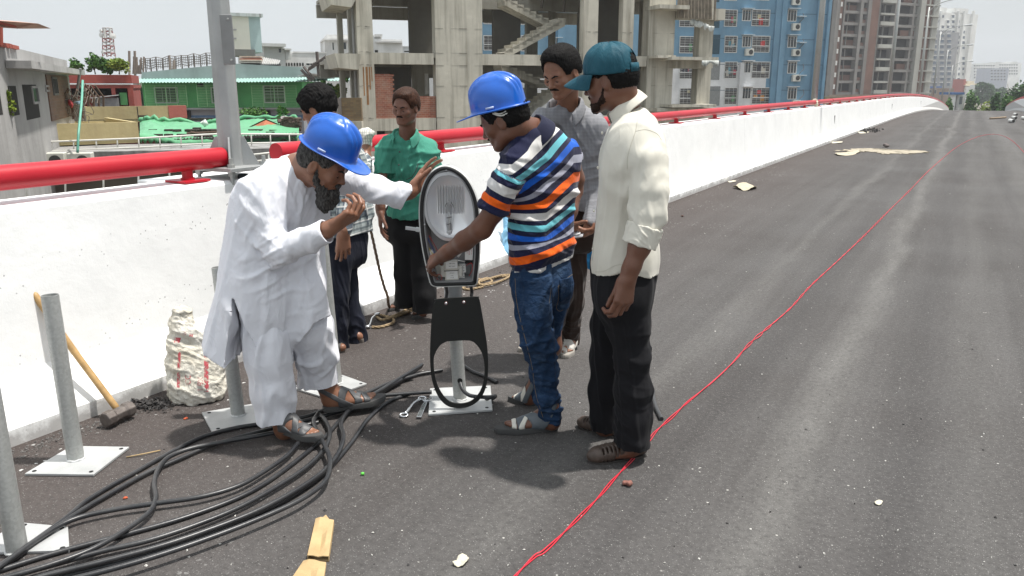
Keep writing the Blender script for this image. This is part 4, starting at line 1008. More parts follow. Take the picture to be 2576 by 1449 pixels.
    # trousers (loose)
    L=Sh(); L.cap(NP(668,740,3.32),NP(740,740,3.42),.10,.10,k=.05)
    limb(L,[(662,760,3.29,54),(672,850,3.27,56),(674,900,3.265,56),(682,985,3.26,50),(690,1045,3.26,43),(693,1075,3.26,43)],k=.04)
    limb(L,[(745,760,3.40,56),(782,830,3.40,56),(795,890,3.44,50),(801,950,3.49,47),(803,985,3.50,49)],k=.03)
    za,zb=NP(690,1057,3.26),NP(803,965,3.50)
    def int2(D,lo,N,h):
        X=(lo[0]+h*np.arange(N[0]))[:,None,None]; Y=(lo[1]+h*np.arange(N[1]))[None,:,None]; Z=(lo[2]+h*np.arange(N[2]))[None,None,:]
        return np.maximum(D,np.where((X-za[0])*.9+(Y-za[1])*.3<.09,za[2]+.10*(X-za[0]),zb[2]+.02*(X-zb[0]))-Z).astype(np.float32)
    mn2=Sh(); mn2.cap(NP(691,1030,3.26),NP(693,1110,3.26),.055,.06,k=.004); mn2.cap(NP(802,945,3.49),NP(803,1010,3.5),.062,.068,k=.004)
    sdf_obj('trousers',L,.0042,wc,p,inter=int2,minus=(mn2,0),disp=folds([(.011,7,(1,1,.3),61),(.011,7,(.8,1,1.3),62,NP(800,890,3.4),.15),(.008,8,(1,1,1),63,NP(690,1020,3.2),.1)]))
    gm=mat('charcoal_strap_leather',(.060,.062,.066),.5,bump=.2); sol=mat('dark_rubber_sole',(.055,.055,.055),.8)
    for ft in (fa,fb):
        so=sole_obj('sandal',ft,sol,p,th=.026,wide=1.0,toe=1.10,heel=-.07,up=.02)
        strap('strap',B,ft,gm,so,.70,1,.034,n_x=.1); strap('strap',B,ft,gm,so,.60,1,.022,n_x=-.5,off=.004)
        strap('strap',B,ft,gm,so,.44,1,.026,n_x=.75,off=.005); strap('strap',B,ft,gm,so,.36,1,.026,n_x=-.75,off=.0045)
        strap('strap',B,ft,gm,so,.10,.55,.022,n_z=.8,off=.0055,zc=.22)
    # wrist watch band on the reaching arm
    C=Sh(); a_=NP(1033,481,3.585); d_=unit(NP(1040,478,3.59)-NP(1015,487,3.58)); C.cap(a_-d_*.02,a_+d_*.02,.0285,.0275,k=.01)
    sdf_obj('wrist_band',C,.0024,mat('steel_band',(.5,.48,.42),.35,metal=.6),p,inter=slab(a_,d_,.016))
    return p
man_beard()
# ---- three men standing behind ------------------------------------------------
def collar_ring(name,ctr,ax,fr1,mat,parent,r=.068,sc=1.,gap=26,leaf=.03,open_=.04):
    u1=unit(np.cross(ax,fr1)); fr1=unit(np.cross(u1,ax)); b=MB(); rows=[]
    for r0,hh in ((r,-.020),(r-.002,.012),(r,.024),(r+.007,.024),(r+.015,.008),(r+.022,.008-leaf)):
        row=[]
        for i in range(41):
            an=R(gap)+R(360-2*gap)*i/40; c_=math.cos(an); f_=max(0,c_); tip=f_**3*(.02 if r0>r+.01 else 0)
            row.append(ctr+(fr1*c_+u1*math.sin(an))*(r0+.012*f_)*sc+ax*(hh-open_*f_-tip)*sc)
        rows.append(row)
    b.grid(rows); return b.build(name,mat,parent,smooth=True,solid=.0028,subsurf=1)
def buttons(name,nodes,mat_,parent,axis,r=.005):
    b=MB()
    for q in nodes: b.lathe(NP(*q),[(0,.003),(r,.002),(r*1.1,-.002)],10,axis=axis)
    return b.build(name,mat_,parent,smooth=True)
def cutz(spec):
    def f(D,lo,N,h):
        X=(lo[0]+h*np.arange(N[0]))[:,None,None]; Y=(lo[1]+h*np.arange(N[1]))[None,:,None]; Z=(lo[2]+h*np.arange(N[2]))[None,None,:]
        for q in spec:
            if q[0]=='z': D=np.maximum(D,q[1](X,Y)-Z)
            else:
                _,c,n,r=q; d=(X-c[0])*n[0]+(Y-c[1])*n[1]+(Z-c[2])*n[2]; D=np.where((X-c[0])**2+(Y-c[1])**2+(Z-c[2])**2<r*r,np.maximum(D,d),D)
        return D.astype(np.float32)
    return f
def man_gray():
    p=person('man in a grey checked shirt and brown trousers looking down, holding folded papers',G(1390,890))
    f0=unit(V3(-.35,-1,0)); hf=hframe(V3(-.60,-.68,-.44),V3(-.18,-.2,1)); hc=NP(1410,172,4.08); s=1.0
    B=Sh(); head(B,hc,hf,s,jaw=.97); nb=NP(1428,266,4.20); B.cap(hp(hc,hf,0,-.035,-.07,s),nb,.054,.052,k=.03)
    limb(B,[(1428,290,4.24,24),(1430,400,4.29,28),(1428,520,4.31,30)],k=.05)
    for sx,(u,v,Y) in ((1,(1362,292,4.15)),(-1,(1497,300,4.32))): B.cap(nb+V3(0,.02,-.03),NP(u,v,Y),.034,.030,k=.03)
    limb(B,[(1362,300,4.15,18),(1362,400,4.12,20),(1385,480,4.0,18),(1425,560,3.98,15)],k=.02)
    limb(B,[(1500,305,4.32,18),(1508,410,4.30,20),(1500,500,4.18,17),(1480,575,4.08,14)],k=.02)
    W=NP(1476,582,4.06); hand(B,W,V3(-.6,-.2,-.25),V3(0,.3,1),V3(.1,-1,.2),sc=.98,curl=(.5,.8,.4))
    W=NP(1430,566,3.98); hand(B,W,V3(.7,-.2,-.25),V3(0,.3,1),V3(.1,-1,.2),sc=.98,curl=(.5,.8,.4))
    limb(B,[(1404,560,4.30,20),(1412,740,4.30,18),(1340,862,4.36,15),(1330,872,4.37,14)],k=.03); limb(B,[(1445,560,4.36,20),(1440,740,4.38,17),(1436,835,4.48,14),(1436,858,4.52,13)],k=.03)
    fa=foot(B,np.array(G(1438,872)),np.array(G(1424,900)),NP(1436,856,4.53),z0=.02,side=-1); fb=foot(B,np.array(G(1350,866)),np.array(G(1312,884)),NP(1345,862,4.45),z0=.02,side=-1)
    sdf_obj('body',B,.0036,SKM,p)
    h=hair_cap(hc,hf,s,.012,front=.060,low=-.05,volume=1.1); M=np.stack([hf[2],hf[0],hf[1]]); h.p.insert(1,('add','ell',hp(hc,hf,0,.03,.078,s),V3(.058,.055,.034)*s,M,0,.03))
    sdf_obj('hair',h,.0034,HB,p,disp=hairdisp(.0016,420,(1,1,.6))); eyebits(p,hc,hf,s,HB,moust=.0048)
    b=MatB('grey_checked_cotton'); co=b.coord('Object'); sp=b.n('ShaderNodeSeparateXYZ'); b.L(co,sp.inputs[0])
    w1=b.math('SINE',b.math('MULTIPLY',sp.outputs[2],900.)); w2=b.math('SINE',b.math('MULTIPLY',sp.outputs[0],900.)); c=b.ramp(b.math('MULTIPLY_ADD',b.math('ADD',w1,w2),.2,.5),[(.2,(.13,.135,.15)),(.8,(.27,.27,.285))])
    b.col(c); b.set(rough=.85); n=b.bump(b.noise(b.coord('Object',(1,1,.6)),8,4,.55,1.2),.45,.03); cs=b.m
    T=Sh(); lv=[(1428,304,4.22,.07,.062,*f0[:2]),(1430,326,4.23,.135,.078,*f0[:2],.03),(1430,370,4.26,.125,.10,*f0[:2]),(1430,440,4.28,.105,.112,*f0[:2]),(1430,500,4.29,.105,.115,*f0[:2]),(1430,570,4.29,.105,.118,*f0[:2])]
    torso(T,lv,k=.06); T.cap(NP(1405,288,4.17),NP(1368,300,4.15),.045,.05,k=.04); T.cap(NP(1450,288,4.22),NP(1490,302,4.3),.045,.05,k=.04); limb(T,[(1366,305,4.16,28),(1362,340,4.14,31)],k=.03); limb(T,[(1362,340,4.14,31),(1362,410,4.10,30),(1385,482,4.0,27),(1415,540,3.98,24)],k=.012)
    limb(T,[(1494,308,4.32,28),(1502,345,4.32,31)],k=.03); limb(T,[(1502,345,4.32,31),(1508,415,4.28,30),(1500,500,4.18,26),(1485,560,4.08,22)],k=.012)
    zh=NP(1450,529,4.2)[2]
    sdf_obj('shirt',T,.0046,cs,p,disp=folds([(.007,6,(1,1,.35),71),(.011,7,(1,1,1.3),72,NP(1495,420,4.2),.15),(.009,8,(1,1,1),73,NP(1440,350,4.15),.12)]),inter=cutz([('z',lambda X,Y: zh-9*(Y<4.10)+0*X),('s',NP(1422,555,3.98),unit(V3(.7,-.2,-.7)),.09),('s',NP(1483,568,4.08),unit(V3(-.5,-.3,-.8)),.09)]))
    collar_ring('collar',NP(1422,264,4.17),unit(V3(-.12,-.25,1)),f0,cs,p,r=.080,gap=34,leaf=.040,open_=.055)
    buttons('buttons',[(1404,326,4.10),(1408,380,4.11),(1410,430,4.12)],mat('grey_button',(.25,.25,.27),.4),p,(-.3,-1,.1))
    L=Sh(); torso(L,[(1430,540,4.30,.08,.10,*f0[:2]),(1432,590,4.31,.08,.10,*f0[:2])],k=.05)
    limb(L,[(1404,600,4.30,36),(1412,740,4.30,30),(1390,820,4.33,26),(1352,860,4.42,22)],k=.03); limb(L,[(1446,600,4.35,34),(1444,680,4.34,31),(1440,760,4.38,28),(1435,825,4.48,24),(1435,885,4.54,24)],k=.02)
    sdf_obj('trousers',L,.0046,cloth('dark_brown_twill',(.030,.018,.014),folds=.3),p,disp=folds([(.007,8,(1,1,.4),75),(.008,9,(1,1,1.4),76,NP(1430,830,4.4),.12)]),inter=cutz([('z',lambda X,Y: NP(1432,862,4.52)[2]+0*X+0*Y)]))
    gm=mat('pale_sandal_strap',(.42,.40,.37),.6); sol=mat('pale_rubber_sole',(.30,.28,.25),.8)
    for ft in (fa,fb):
        so=sole_obj('sandal',ft,sol,p,th=.024,toe=1.12,heel=-.06); strap('strap',B,ft,gm,so,.55,1,.034,off=.004); strap('strap',B,ft,gm,so,.22,.6,.026,n_z=.5,off=.005,zc=.2)
    return p
man_gray()
def man_green():
    p=person('thin man in an open-necked green shirt and wide black trousers by the parapet',G(1030,790))
    f0=unit(V3(-.22,-1,0)); hf=hframe(V3(-.38,-.92,-.18),V3(.03,-.12,1)); hc=NP(1020,262,5.02); s=.89
    B=Sh(); head(B,hc,hf,s,jaw=.97); nb=NP(1024,335,5.08); B.cap(hp(hc,hf,0,-.03,-.07,s),nb,.050,.052,k=.03)
    limb(B,[(1024,366,5.1,20),(1026,450,5.12,23),(1028,540,5.12,24)],k=.05)
    for (u,v,Y) in ((968,366,5.05),(1080,366,5.12)): B.cap(nb+V3(0,.02,-.03),NP(u,v,Y),.030,.028,k=.03)
    limb(B,[(968,374,5.05,11),(962,425,5.02,13),(958,485,4.99,14),(957,520,4.97,11),(957,528,4.97,10.5)],k=.015)
    W=NP(957,530,4.965); hand(B,W,V3(-.03,-.12,-1),V3(1,.2,.0),V3(0,-1,-.1),sc=.98,curls=[(.15,.35,.3),(.2,.4,.3),(.25,.45,.3),(.3,.5,.3)],thumb=(.8,.4,.25))
    limb(B,[(1080,374,5.12,11),(1090,425,5.10,13),(1094,490,5.02,14),(1092,530,4.96,11)],k=.015)
    W=NP(1092,534,4.955); hand(B,W,V3(.03,-.12,-1),V3(-1,.2,.0),V3(0,-1,-.1),sc=.98,curl=(.2,.4,.3))
    limb(B,[(1010,560,5.12,18),(1016,680,5.14,15),(1012,765,5.16,12)],k=.03); limb(B,[(1052,560,5.12,18),(1062,680,5.10,15),(1064,785,5.08,12)],k=.03)
    fa=foot(B,np.array(G(1007,775)),np.array(G(980,784)),NP(1010,768,5.28),z0=.02,side=-1); fb=foot(B,np.array(G(1068,782)),np.array(G(1045,802)),NP(1066,782,5.18),z0=.02,side=-1)
    sdf_obj('body',B,.0036,SKE,p)
    h=hair_cap(hc,hf,s,.014,front=.046,low=-.05); h.p.insert(1,('add','ell',hp(hc,hf,.0,.040,.070,s),V3(.060,.050,.030)*s,np.stack([hf[2],hf[0],hf[1]]),0,.02)); sdf_obj('hair',h,.0032,HN,p,disp=hairdisp(.0009,420,(1,1,.4)))
    eyebits(p,hc,hf,s,HB,moust=.0045)
    cs=cloth('green_cotton',(.065,.29,.21),folds=.4,fs=8,var=.2)
    T=Sh(); lv=[(1024,366,5.10,.07,.055,*f0[:2]),(1026,388,5.10,.12,.068,*f0[:2]),(1029,430,5.10,.088,.088,*f0[:2]),(1032,490,5.10,.066,.092,*f0[:2]),(1030,540,5.10,.062,.092,*f0[:2]),(1028,590,5.10,.062,.094,*f0[:2])]
    torso(T,lv,k=.05); T.cap(NP(1005,352,5.08),NP(974,368,5.06),.05,.05,k=.04); T.cap(NP(1042,352,5.1),NP(1076,368,5.12),.05,.05,k=.04); limb(T,[(972,374,5.06,21),(965,392,5.05,23)],k=.03); limb(T,[(965,392,5.05,23),(962,465,5.01,22)],k=.010)
    limb(T,[(1078,372,5.12,21),(1084,392,5.11,23)],k=.03); limb(T,[(1084,392,5.11,23),(1090,465,5.08,22)],k=.010)
    z0_=NP(1000,552,5.0)[2]
    sdf_obj('shirt',T,.0046,cs,p,disp=folds([(.009,7,(1,1,.5),81),(.012,9,(1.2,1,1),82,NP(1020,450,5.0),.14),(.008,9,(1,1,1.2),83)]),inter=cutz([('z',lambda X,Y: z0_-.012*np.cos((X-NP(1020,500,5.)[0])*16)+0*Y),('s',NP(962,437,5.02),unit(V3(-.03,-.1,-1)),.078),('s',NP(1089,440,5.09),unit(V3(.03,-.1,-1)),.078)]))
    collar_ring('collar',NP(1020,336,5.06),unit(V3(0,-.15,1)),f0,cs,p,r=.068,gap=38,leaf=.045,open_=.05)
    buttons('buttons',[(1005,382,4.99),(1003,415,4.975),(1004,455,4.97),(1006,500,4.97)],mat('dark_button',(.05,.05,.05),.4),p,(-.3,-1,.1))
    # pocket with a dark piped edge
    b=MB(); b.tube([NP(1052,412,4.985),NP(1045,432,4.97),NP(1036,446,4.965),NP(1022,452,4.965)],.0022,6); b.build('pocket_piping',mat('black_piping',(.02,.02,.02),.8),p,smooth=True)
    L=Sh(); torso(L,[(1028,540,5.12,.07,.085,*f0[:2]),(1030,585,5.12,.075,.088,*f0[:2])],k=.05)
    limb(L,[(1014,610,5.13,27),(1018,690,5.15,27),(1022,745,5.17,29),(1022,775,5.18,30)],k=.02); limb(L,[(1054,610,5.12,28),(1062,690,5.10,28),(1068,745,5.08,30),(1070,790,5.08,31)],k=.02)
    sdf_obj('trousers',L,.0046,cloth('black_drill',(.010,.010,.011),folds=.3,sheen=.02),p,disp=folds([(.009,7,(1,1,.3),85)]),inter=cutz([('z',lambda X,Y: np.where(X<NP(1042,780,5.1)[0],NP(1018,768,5.18)[2],NP(1066,782,5.08)[2])+0*Y)]))
    gm=mat('dark_sandal_strap',(.07,.065,.06),.6); sol=mat('dark_rubber_sole',(.055,.055,.055),.8)
    for ft in (fa,fb):
        so=sole_obj('sandal',ft,sol,p,th=.02,toe=1.12,heel=-.06); strap('strap',B,ft,gm,so,.50,1,.040,off=.004)
    return p
man_green()
def man_plaid():
    p=person('man in plaid shirt and navy trousers turned to the parapet behind the bearded man',G(880,885))
    f0=unit(V3(-.85,.45,0)); hf=hframe(V3(-.90,.16,-.36),V3(-.3,-.05,1)); hc=NP(795,264,4.55); s=.93
    B=Sh(); head(B,hc,hf,s); nb=NP(835,345,4.62); B.cap(hp(hc,hf,0,-.035,-.07,s),nb,.056,.062,k=.03)
    limb(B,[(850,390,4.62,24),(865,470,4.62,26),(870,580,4.62,26)],k=.05)
    LS=NP(850,388,4.45); B.cap(nb,LS,.034,.030,k=.03); RS=NP(880,385,4.82); B.cap(nb,RS,.034,.030,k=.03)
    limb(B,[(850,390,4.45,18),(872,480,4.42,19),(872,540,4.36,16),(866,578,4.33,13),(865,584,4.33,12.5)],k=.02)
    W=NP(865,586,4.33); hand(B,W,V3(-.05,-.06,-1),V3(-.3,1,0),V3(-1,-.25,0),sc=1.0,curls=[(.3,.6,.4),(.3,.65,.4),(.35,.7,.45),(.4,.75,.5)],thumb=(.9,.15,.4))
    limb(B,[(880,388,4.82,18),(908,440,4.95,18),(918,400,5.08,15),(921,372,5.12,12),(922,360,5.13,12)],k=.02)
    W=NP(922,368,5.13); hand(B,W,V3(.02,.05,1),V3(-.2,.9,.1),V3(-1,0,.1),sc=.55,curl=(.9,1.1,.8),thumb=(.8,.3,.5))
    limb(B,[(858,620,4.56,18),(852,760,4.54,15),(856,862,4.52,12)],k=.03); limb(B,[(874,620,4.70,16),(880,760,4.68,14),(896,845,4.66,12)],k=.03)
    fa=foot(B,np.array(G(868,886)),np.array(G(838,886)),NP(857,862,4.52),z0=.02,side=-1); fb=foot(B,np.array(G(912,862)),np.array(G(862,858)),NP(898,846,4.67),z0=.02,side=1)
    sdf_obj('body',B,.0038,SKM,p)
    h=hair_cap(hc,hf,s,.018,front=.050,low=-.065,volume=1.25); sdf_obj('hair',h,.0036,HB,p,disp=lambda V,N: .0035*wob(V,110,4,(1,1,.5))+.0022*wob(V,420,5,(1,1,.3))); eyebits(p,hc,hf,s,HB)
    b=MatB('plaid_cotton'); co=b.coord('Object',(1,1,1),(0,R(6),R(35))); sp=b.n('ShaderNodeSeparateXYZ'); b.L(co,sp.inputs[0])
    def line(ax_,f,w0,w1): return b.ramp(b.math('SINE',b.math('MULTIPLY',sp.outputs[ax_],f)),[(w0,0.),(w1,1.)])
    c=b.mix(b.math('MULTIPLY',line(0,230,.2,.5),.75),(.30,.34,.34),(.035,.05,.085)); c=b.mix(b.math('MULTIPLY',line(2,200,.2,.5),.6),c,(.05,.07,.09)); c=b.mix(b.math('MULTIPLY',line(0,115,.9,.95),.8),c,(.62,.62,.60)); c=b.mix(b.math('MULTIPLY',line(2,100,.9,.95),.8),c,(.62,.62,.60))
    b.col(c); b.set(rough=.85); b.bump(b.noise(co,8,4,.55,1.2),.45,.03); cs=b.m
    T=Sh(); lv=[(842,375,4.62,.07,.06,*f0[:2]),(852,400,4.63,.13,.078,*f0[:2]),(864,460,4.62,.11,.105,*f0[:2]),(868,530,4.62,.09,.108,*f0[:2]),(868,590,4.62,.085,.106,*f0[:2]),(868,640,4.62,.085,.108,*f0[:2])]
    torso(T,lv,k=.06); limb(T,[(852,396,4.46,28),(862,430,4.44,30)],k=.03); limb(T,[(862,430,4.44,30),(872,480,4.42,27),(872,530,4.38,23),(868,575,4.34,20)],k=.012)
    limb(T,[(882,392,4.80,28),(906,440,4.94,26),(918,405,5.06,20)],k=.02)
    zh=NP(866,596,4.5)[2]
    sdf_obj('shirt',T,.0046,cs,p,disp=folds([(.008,7,(1,1,.5),91),(.010,8,(1,1,1.3),92,NP(880,540,4.5),.12)]),inter=cutz([('z',lambda X,Y: zh+0*X+0*Y)]))
    L=Sh(); torso(L,[(866,600,4.62,.06,.098,*f0[:2]),(866,640,4.62,.06,.10,*f0[:2])],k=.05)
    limb(L,[(855,650,4.55,33),(852,740,4.53,27),(852,820,4.52,23),(854,890,4.52,22)],k=.02); limb(L,[(872,650,4.70,28),(878,740,4.68,24),(890,810,4.66,24),(898,865,4.66,27)],k=.02)
    sdf_obj('trousers',L,.0046,cloth('navy_black_denim',(.010,.012,.022),folds=.4,sheen=.03),p,disp=folds([(.008,8,(1,1,.5),95),(.008,10,(1,1,1.4),96,NP(890,840,4.6),.12)]),inter=cutz([('z',lambda X,Y: np.where(Y<4.6,NP(854,888,4.52)[2],NP(898,862,4.66)[2])+0*X)]))
    sol=mat('dark_rubber_sole',(.055,.055,.055),.8)
    for ft in (fa,fb):
        so=sole_obj('sandal',ft,mat('worn_brown_sole',(.13,.11,.095),.8),p,th=.024,toe=1.12,heel=-.06); strap('strap',B,ft,mat('dark_sandal_strap',(.07,.065,.06),.6),so,.55,1,.034,off=.004)
    # striped cotton glove on the hand that rests on the rail
    g=Sh(); g.cap(NP(922,362,5.13),NP(918,342,5.13),.038,.047,k=.02); g.cap(NP(914,338,5.13),NP(926,336,5.12),.036,.036,k=.02)
    b=MatB('white_knit_glove'); co=b.coord('Object'); sp=b.n('ShaderNodeSeparateXYZ'); b.L(co,sp.inputs[0]); wv=b.math('MULTIPLY_ADD',b.noise(co,30,3,.5),.02,sp.outputs[0])
    l=b.ramp(b.math('SINE',b.math('MULTIPLY',wv,420.)),[(.86,0.),(.93,.8)]); l2=b.ramp(b.math('SINE',b.math('MULTIPLY',sp.outputs[2],330.)),[(.93,0.),(.96,.6)]); b.col(b.mix(b.math('MAXIMUM',l,l2),(.66,.66,.60),(.08,.08,.075))); b.set(rough=.9); b.bump(b.noise(co,160,3,.6),.5,.003)
    sdf_obj('glove',g,.0032,b.m,p,disp=folds([(.005,14,(1,1,1),98)]))
    return p
man_plaid()
# ---------------- things on the deck -------------------------------------------
GALV=MatB('galvanised_steel'); _c=GALV.coord('Object'); _v=GALV.voro(_c,120,'F1','Color'); _s=GALV.n('ShaderNodeSeparateColor'); GALV.L(_v,_s.inputs[0])
_b=GALV.ramp(_s.outputs[0],[(.0,(.36,.37,.36)),(1.,(.43,.44,.43))]); _b=GALV.mix(GALV.ramp(GALV.noise(GALV.coord('Object',(1,1,.25)),14,7,.7),[(.52,0.),(.72,.5)]),_b,(.24,.235,.20)); GALV.col(_b)
GALV.set(rough=.48,metal=.45,spec=.5); GALV.bump(GALV.noise(_c,50,5,.65),.15,.004); GALV=GALV.m
PLATE=MatB('grey_primed_plate'); _c=PLATE.coord('Object'); _b=PLATE.ramp(PLATE.noise(_c,7,6,.6),[(.35,(.40,.41,.41)),(.65,(.50,.51,.51))]); _b=PLATE.mix(PLATE.ramp(PLATE.noise(_c,30,7,.75),[(.62,0.),(.76,.5)]),_b,(.24,.23,.22)); PLATE.col(_b); PLATE.set(rough=.5,metal=.25,spec=.4); PLATE=PLATE.m
DARK=mat('dark_void',(.012,.012,.012),.9); WELD=mat('weld_bead',(.55,.56,.56),.5,.3,80,.5,200,.003)
def pipe_stand(label,base,top,r,plate,hole=None,rimc=None):
    """base: ground point; top: world point; plate: 4 ground pixels"""
    o=thing('pipe_stand',label,'pipe stand',base,0,'galvanised pipe stands welded to square plates'); base=Vector(base); ax=(Vector(top)-base).normalized(); L=(Vector(top)-base).length
    b=MB(); t=.003
    prof=[(r,.006),(r,L),(r-t,L),(r-t,L-.16),(0,L-.16)]; b.lathe(base,prof,28,axis=ax); b.build('pipe',GALV,o,smooth=True,auto=40)
    P4=[G(*q) for q in plate]; b=MB(); b.prism([p+Vector((0,0,.002)) for p in P4],(0,0,.010)); pl=b.build('base_plate',PLATE,o,bevel=.0015)
    c=sum(P4,Vector())/4
    for p in P4:
        q=p+(c-p)*.17; b=MB(); b.lathe(q+Vector((0,0,.0125)),[(0,.0006),(.0085,.0006),(.0085,-.001)],12); b.build('bolt_hole',DARK,pl)
    b=MB(); pts=[]
    for k in range(33):
        a=2*math.pi*k/32; pts.append(base+Vector((math.cos(a)*(r+.001),math.sin(a)*(r+.001),.014+.0015*math.sin(k*5.)))); 
    b.tube(pts,.0045,6,caps=False); b.build('weld',WELD,o,smooth=True)
    return o
GA=lambda u,v: G(u,v,0.)
def topof(u,v,base,lean=(0,0)):
    Y=base.y+lean[1]; return P(u,v,Y)
b1=G(192,1160); pipe_stand('second pipe stand from the left, in front of the sledgehammer',b1,P(125,742,b1.y+.02),.0325,[(63,1198),(180,1128),(326,1130),(236,1200)])
b2=G(600,1048); pipe_stand('pipe stand right behind the bearded man, partly hidden by his tunic',b2,P(550,672,b2.y+.02),.0315,[(508,1043),(690,1012),(742,1056),(534,1092)])
b3=G(45,1392); pipe_stand('leftmost pipe stand cut off by the frame, with cables over its plate',b3,P(-42,905,b3.y+.03),.0325,[(-110,1400),(60,1322),(172,1332),(176,1392),(20,1470)] [:4])
b4=G(845,968); pipe_stand('pipe stand between the bearded man and the man in plaid',b4,P(808,600,b4.y+.02),.0325,[(731,978),(862,948),(923,970),(820,1006)])
b5=G(1158,1008); ps=pipe_stand('central pipe stand that carries the open street lamp head',b5,P(1136,706,b5.y+.02),.0325,[(1082,982),(1234,975),(1239,1036),(1078,1048)])
b=MB(); hq=b5+Vector((-.005,-.036,.105)); b.lathe(P(1157,958,b5.y-.0335),[(0,.002),(.0125,.002),(.0125,-.004)],16,axis=(0,-1,.05)); b.build('cable_hole',DARK,ps)
# ---- the street lamp head, standing on end and open --------------------------
def lamp():
    yF=3.585                       # plane of the gasket face
    o=thing('street_light','opened street lamp head with chrome reflector and black gasket, standing on a pipe','lamp',P(1130,720,3.66))
    outl=[(1200,712),(1207,640),(1207,560),(1203,515),(1192,478),(1172,445),(1145,424),(1118,417),(1092,427),(1072,450),(1060,482),(1055,520),(1056,570),(1062,620),(1072,670),(1082,710),(1092,720),(1110,721),(1150,720),(1180,719),(1194,718)]
    c=[NP(u,v,yF) for u,v in outl]; sp=spline(c+[c[0]],4)[:-1]; ctr=np.mean(sp,axis=0)
    def off(pts,d,y=0.,zt=0.):
        pts=np.array(pts); n=len(pts); o_=[]
        for i in range(n):
            t=pts[(i+1)%n]-pts[i-1]; nn=unit(V3(t[2],0,-t[0])); 
            if nn@(pts[i]-ctr)<0: nn=-nn
            o_.append(pts[i]+nn*d+V3(0,y,0))
        return o_
    grey=mat('grey_cast_aluminium',(.42,.43,.44),.42,.08,12,.15,120,metal=.3); blk=mat('black_rubber_gasket',(.012,.012,.013),.55)
    wht=mat('pale_rim_paint',(.62,.63,.62),.45)
    b=MB(); rows=[off(sp,.0,0.),off(sp,.003,.002),off(sp,.003,.03),off(sp,-.006,.07),off(sp,-.03,.105),off(sp,-.07,.125)]
    b.grid(rows,0,True); b.poly(rows[-1]); 
    inner=[off(sp,.0,0.),off(sp,-.0015,-.003),off(sp,-.004,.0),off(sp,-.007,.025)]
    b.grid(inner,0,True); b.build('housing',wht,o,smooth=True,auto=50)
    b=MB(); b.grid([off(sp,-.0025,.0),off(sp,-.004,-.005),off(sp,-.012,-.006),off(sp,-.0185,-.004),off(sp,-.0195,.004)],0,True); b.build('gasket',blk,o,smooth=True)
    b=MB(); rows=[off(sp,-.019,-.001),off(sp,-.024,-.001),off(sp,-.027,.012),off(sp,-.032,.050),off(sp,-.04,.075)]; b.grid(rows,0,True); b.poly(rows[-1]); b.build('tray',mat('grey_tray_paint',(.27,.275,.28),.5,.1,20),o,smooth=True,auto=40)
    # reflector: lit bowl inside an oval frame
    ol=[(1131,431),(1160,442),(1182,468),(1196,505),(1200,548),(1196,585),(1180,596),(1150,606),(1118,605),(1095,590),(1074,560),(1066,520),(1069,485),(1082,455),(1103,436)]
    c2=[NP(u,v,yF+.004) for u,v in ol]; sp2=spline(c2+[c2[0]],5)[:-1]
    def off2(d,y): 
        pts=np.array(sp2); m=pts.mean(0); r_=[]
        for q in pts:
            v=q-m; r_.append(m+v*(1-d)+V3(0,y,0))
        return r_
    chrome=MatB('anodised_reflector'); co=chrome.coord('Object'); chrome.col((.84,.85,.86)); chrome.set(rough=.34,metal=.35,coat=.3)
    sx=chrome.n('ShaderNodeSeparateXYZ'); tc=chrome.n('ShaderNodeTexCoord'); chrome.L(tc.outputs['Generated'],sx.inputs[0])
    flut=chrome.math('SINE',chrome.math('MULTIPLY',sx.outputs[0],110.)); msk=chrome.math('MULTIPLY',chrome.ramp(sx.outputs[2],[(.36,0.),(.40,1.),(.76,1.),(.84,0.)]),chrome.ramp(chrome.math('ABSOLUTE',chrome.math('SUBTRACT',sx.outputs[0],.5)),[(.26,1.),(.30,0.)]))
    n1=chrome.bump(chrome.math('MULTIPLY',flut,msk),.8,.006); chrome.bump(chrome.noise(co,25,3,.5),.15,.01,n1)
    frm=mat('satin_aluminium_frame',(.58,.59,.61),.32,.05,10,metal=.75)
    b=MB(); b.grid([off2(0,.002),off2(.01,-.004),off2(.10,-.004),off2(.115,.002)],0,True); fr=b.build('reflector_frame',frm,o,smooth=True,auto=40)
    b=MB(); rows=[off2(.105,.0),off2(.12,.008),off2(.20,.022),off2(.32,.034),off2(.45,.043),off2(.6,.050),off2(.75,.055),off2(.88,.058),off2(.96,.059),off2(.99,.059)]; b.grid(rows,0,True); b.poly(rows[-1]); b.build('reflector',chrome.m,fr,smooth=True)
    # screws
    for u,v in ((1123,428),(1068,565)):
        b=MB(); b.lathe(NP(u,v,yF-.001),[(0,.004),(.004,.003),(.0048,0)],12,axis=(0,-1,0)); b.build('screw',frm,fr,smooth=True)
    # bulb: clear outer envelope, arc tube and base
    gl=MatB('clear_glass'); gl.col((1,1,1)); gl.set(rough=.02,trans=1.,ior=1.45); gl=gl.m
    B0=NP(1131,594,yF+.035); B1=NP(1130,508,yF+.035); ax=unit(B1-B0); L=np.linalg.norm(B1-B0)
    b=MB(); b.lathe(B0,[(.013,0),(.0135,.25*L),(.016,.55*L),(.020,.78*L),(.019,.90*L),(.011,.98*L),(0,L)],24,axis=ax); bu=b.build('bulb',gl,o,smooth=True)
    b=MB(); b.tube([B0+ax*.2*L,B0+ax*.72*L],.004,10); b.tube([B0+ax*.05*L+V3(.008,0,0),B0+ax*.8*L+V3(.008,0,0)],.0011,6); b.build('arc_tube',mat('ceramic_arc_tube',(.72,.73,.72),.4),bu,smooth=True)
    b=MB(); 
    for t,w_ in ((.55,.012),(.36,.008)): b.tube([B0+ax*t*L+V3(-w_,-.017,0),B0+ax*(t+.03)*L+V3(w_,-.017,0)],.0014,6)
    b.build('lamp_marking',DARK,bu)
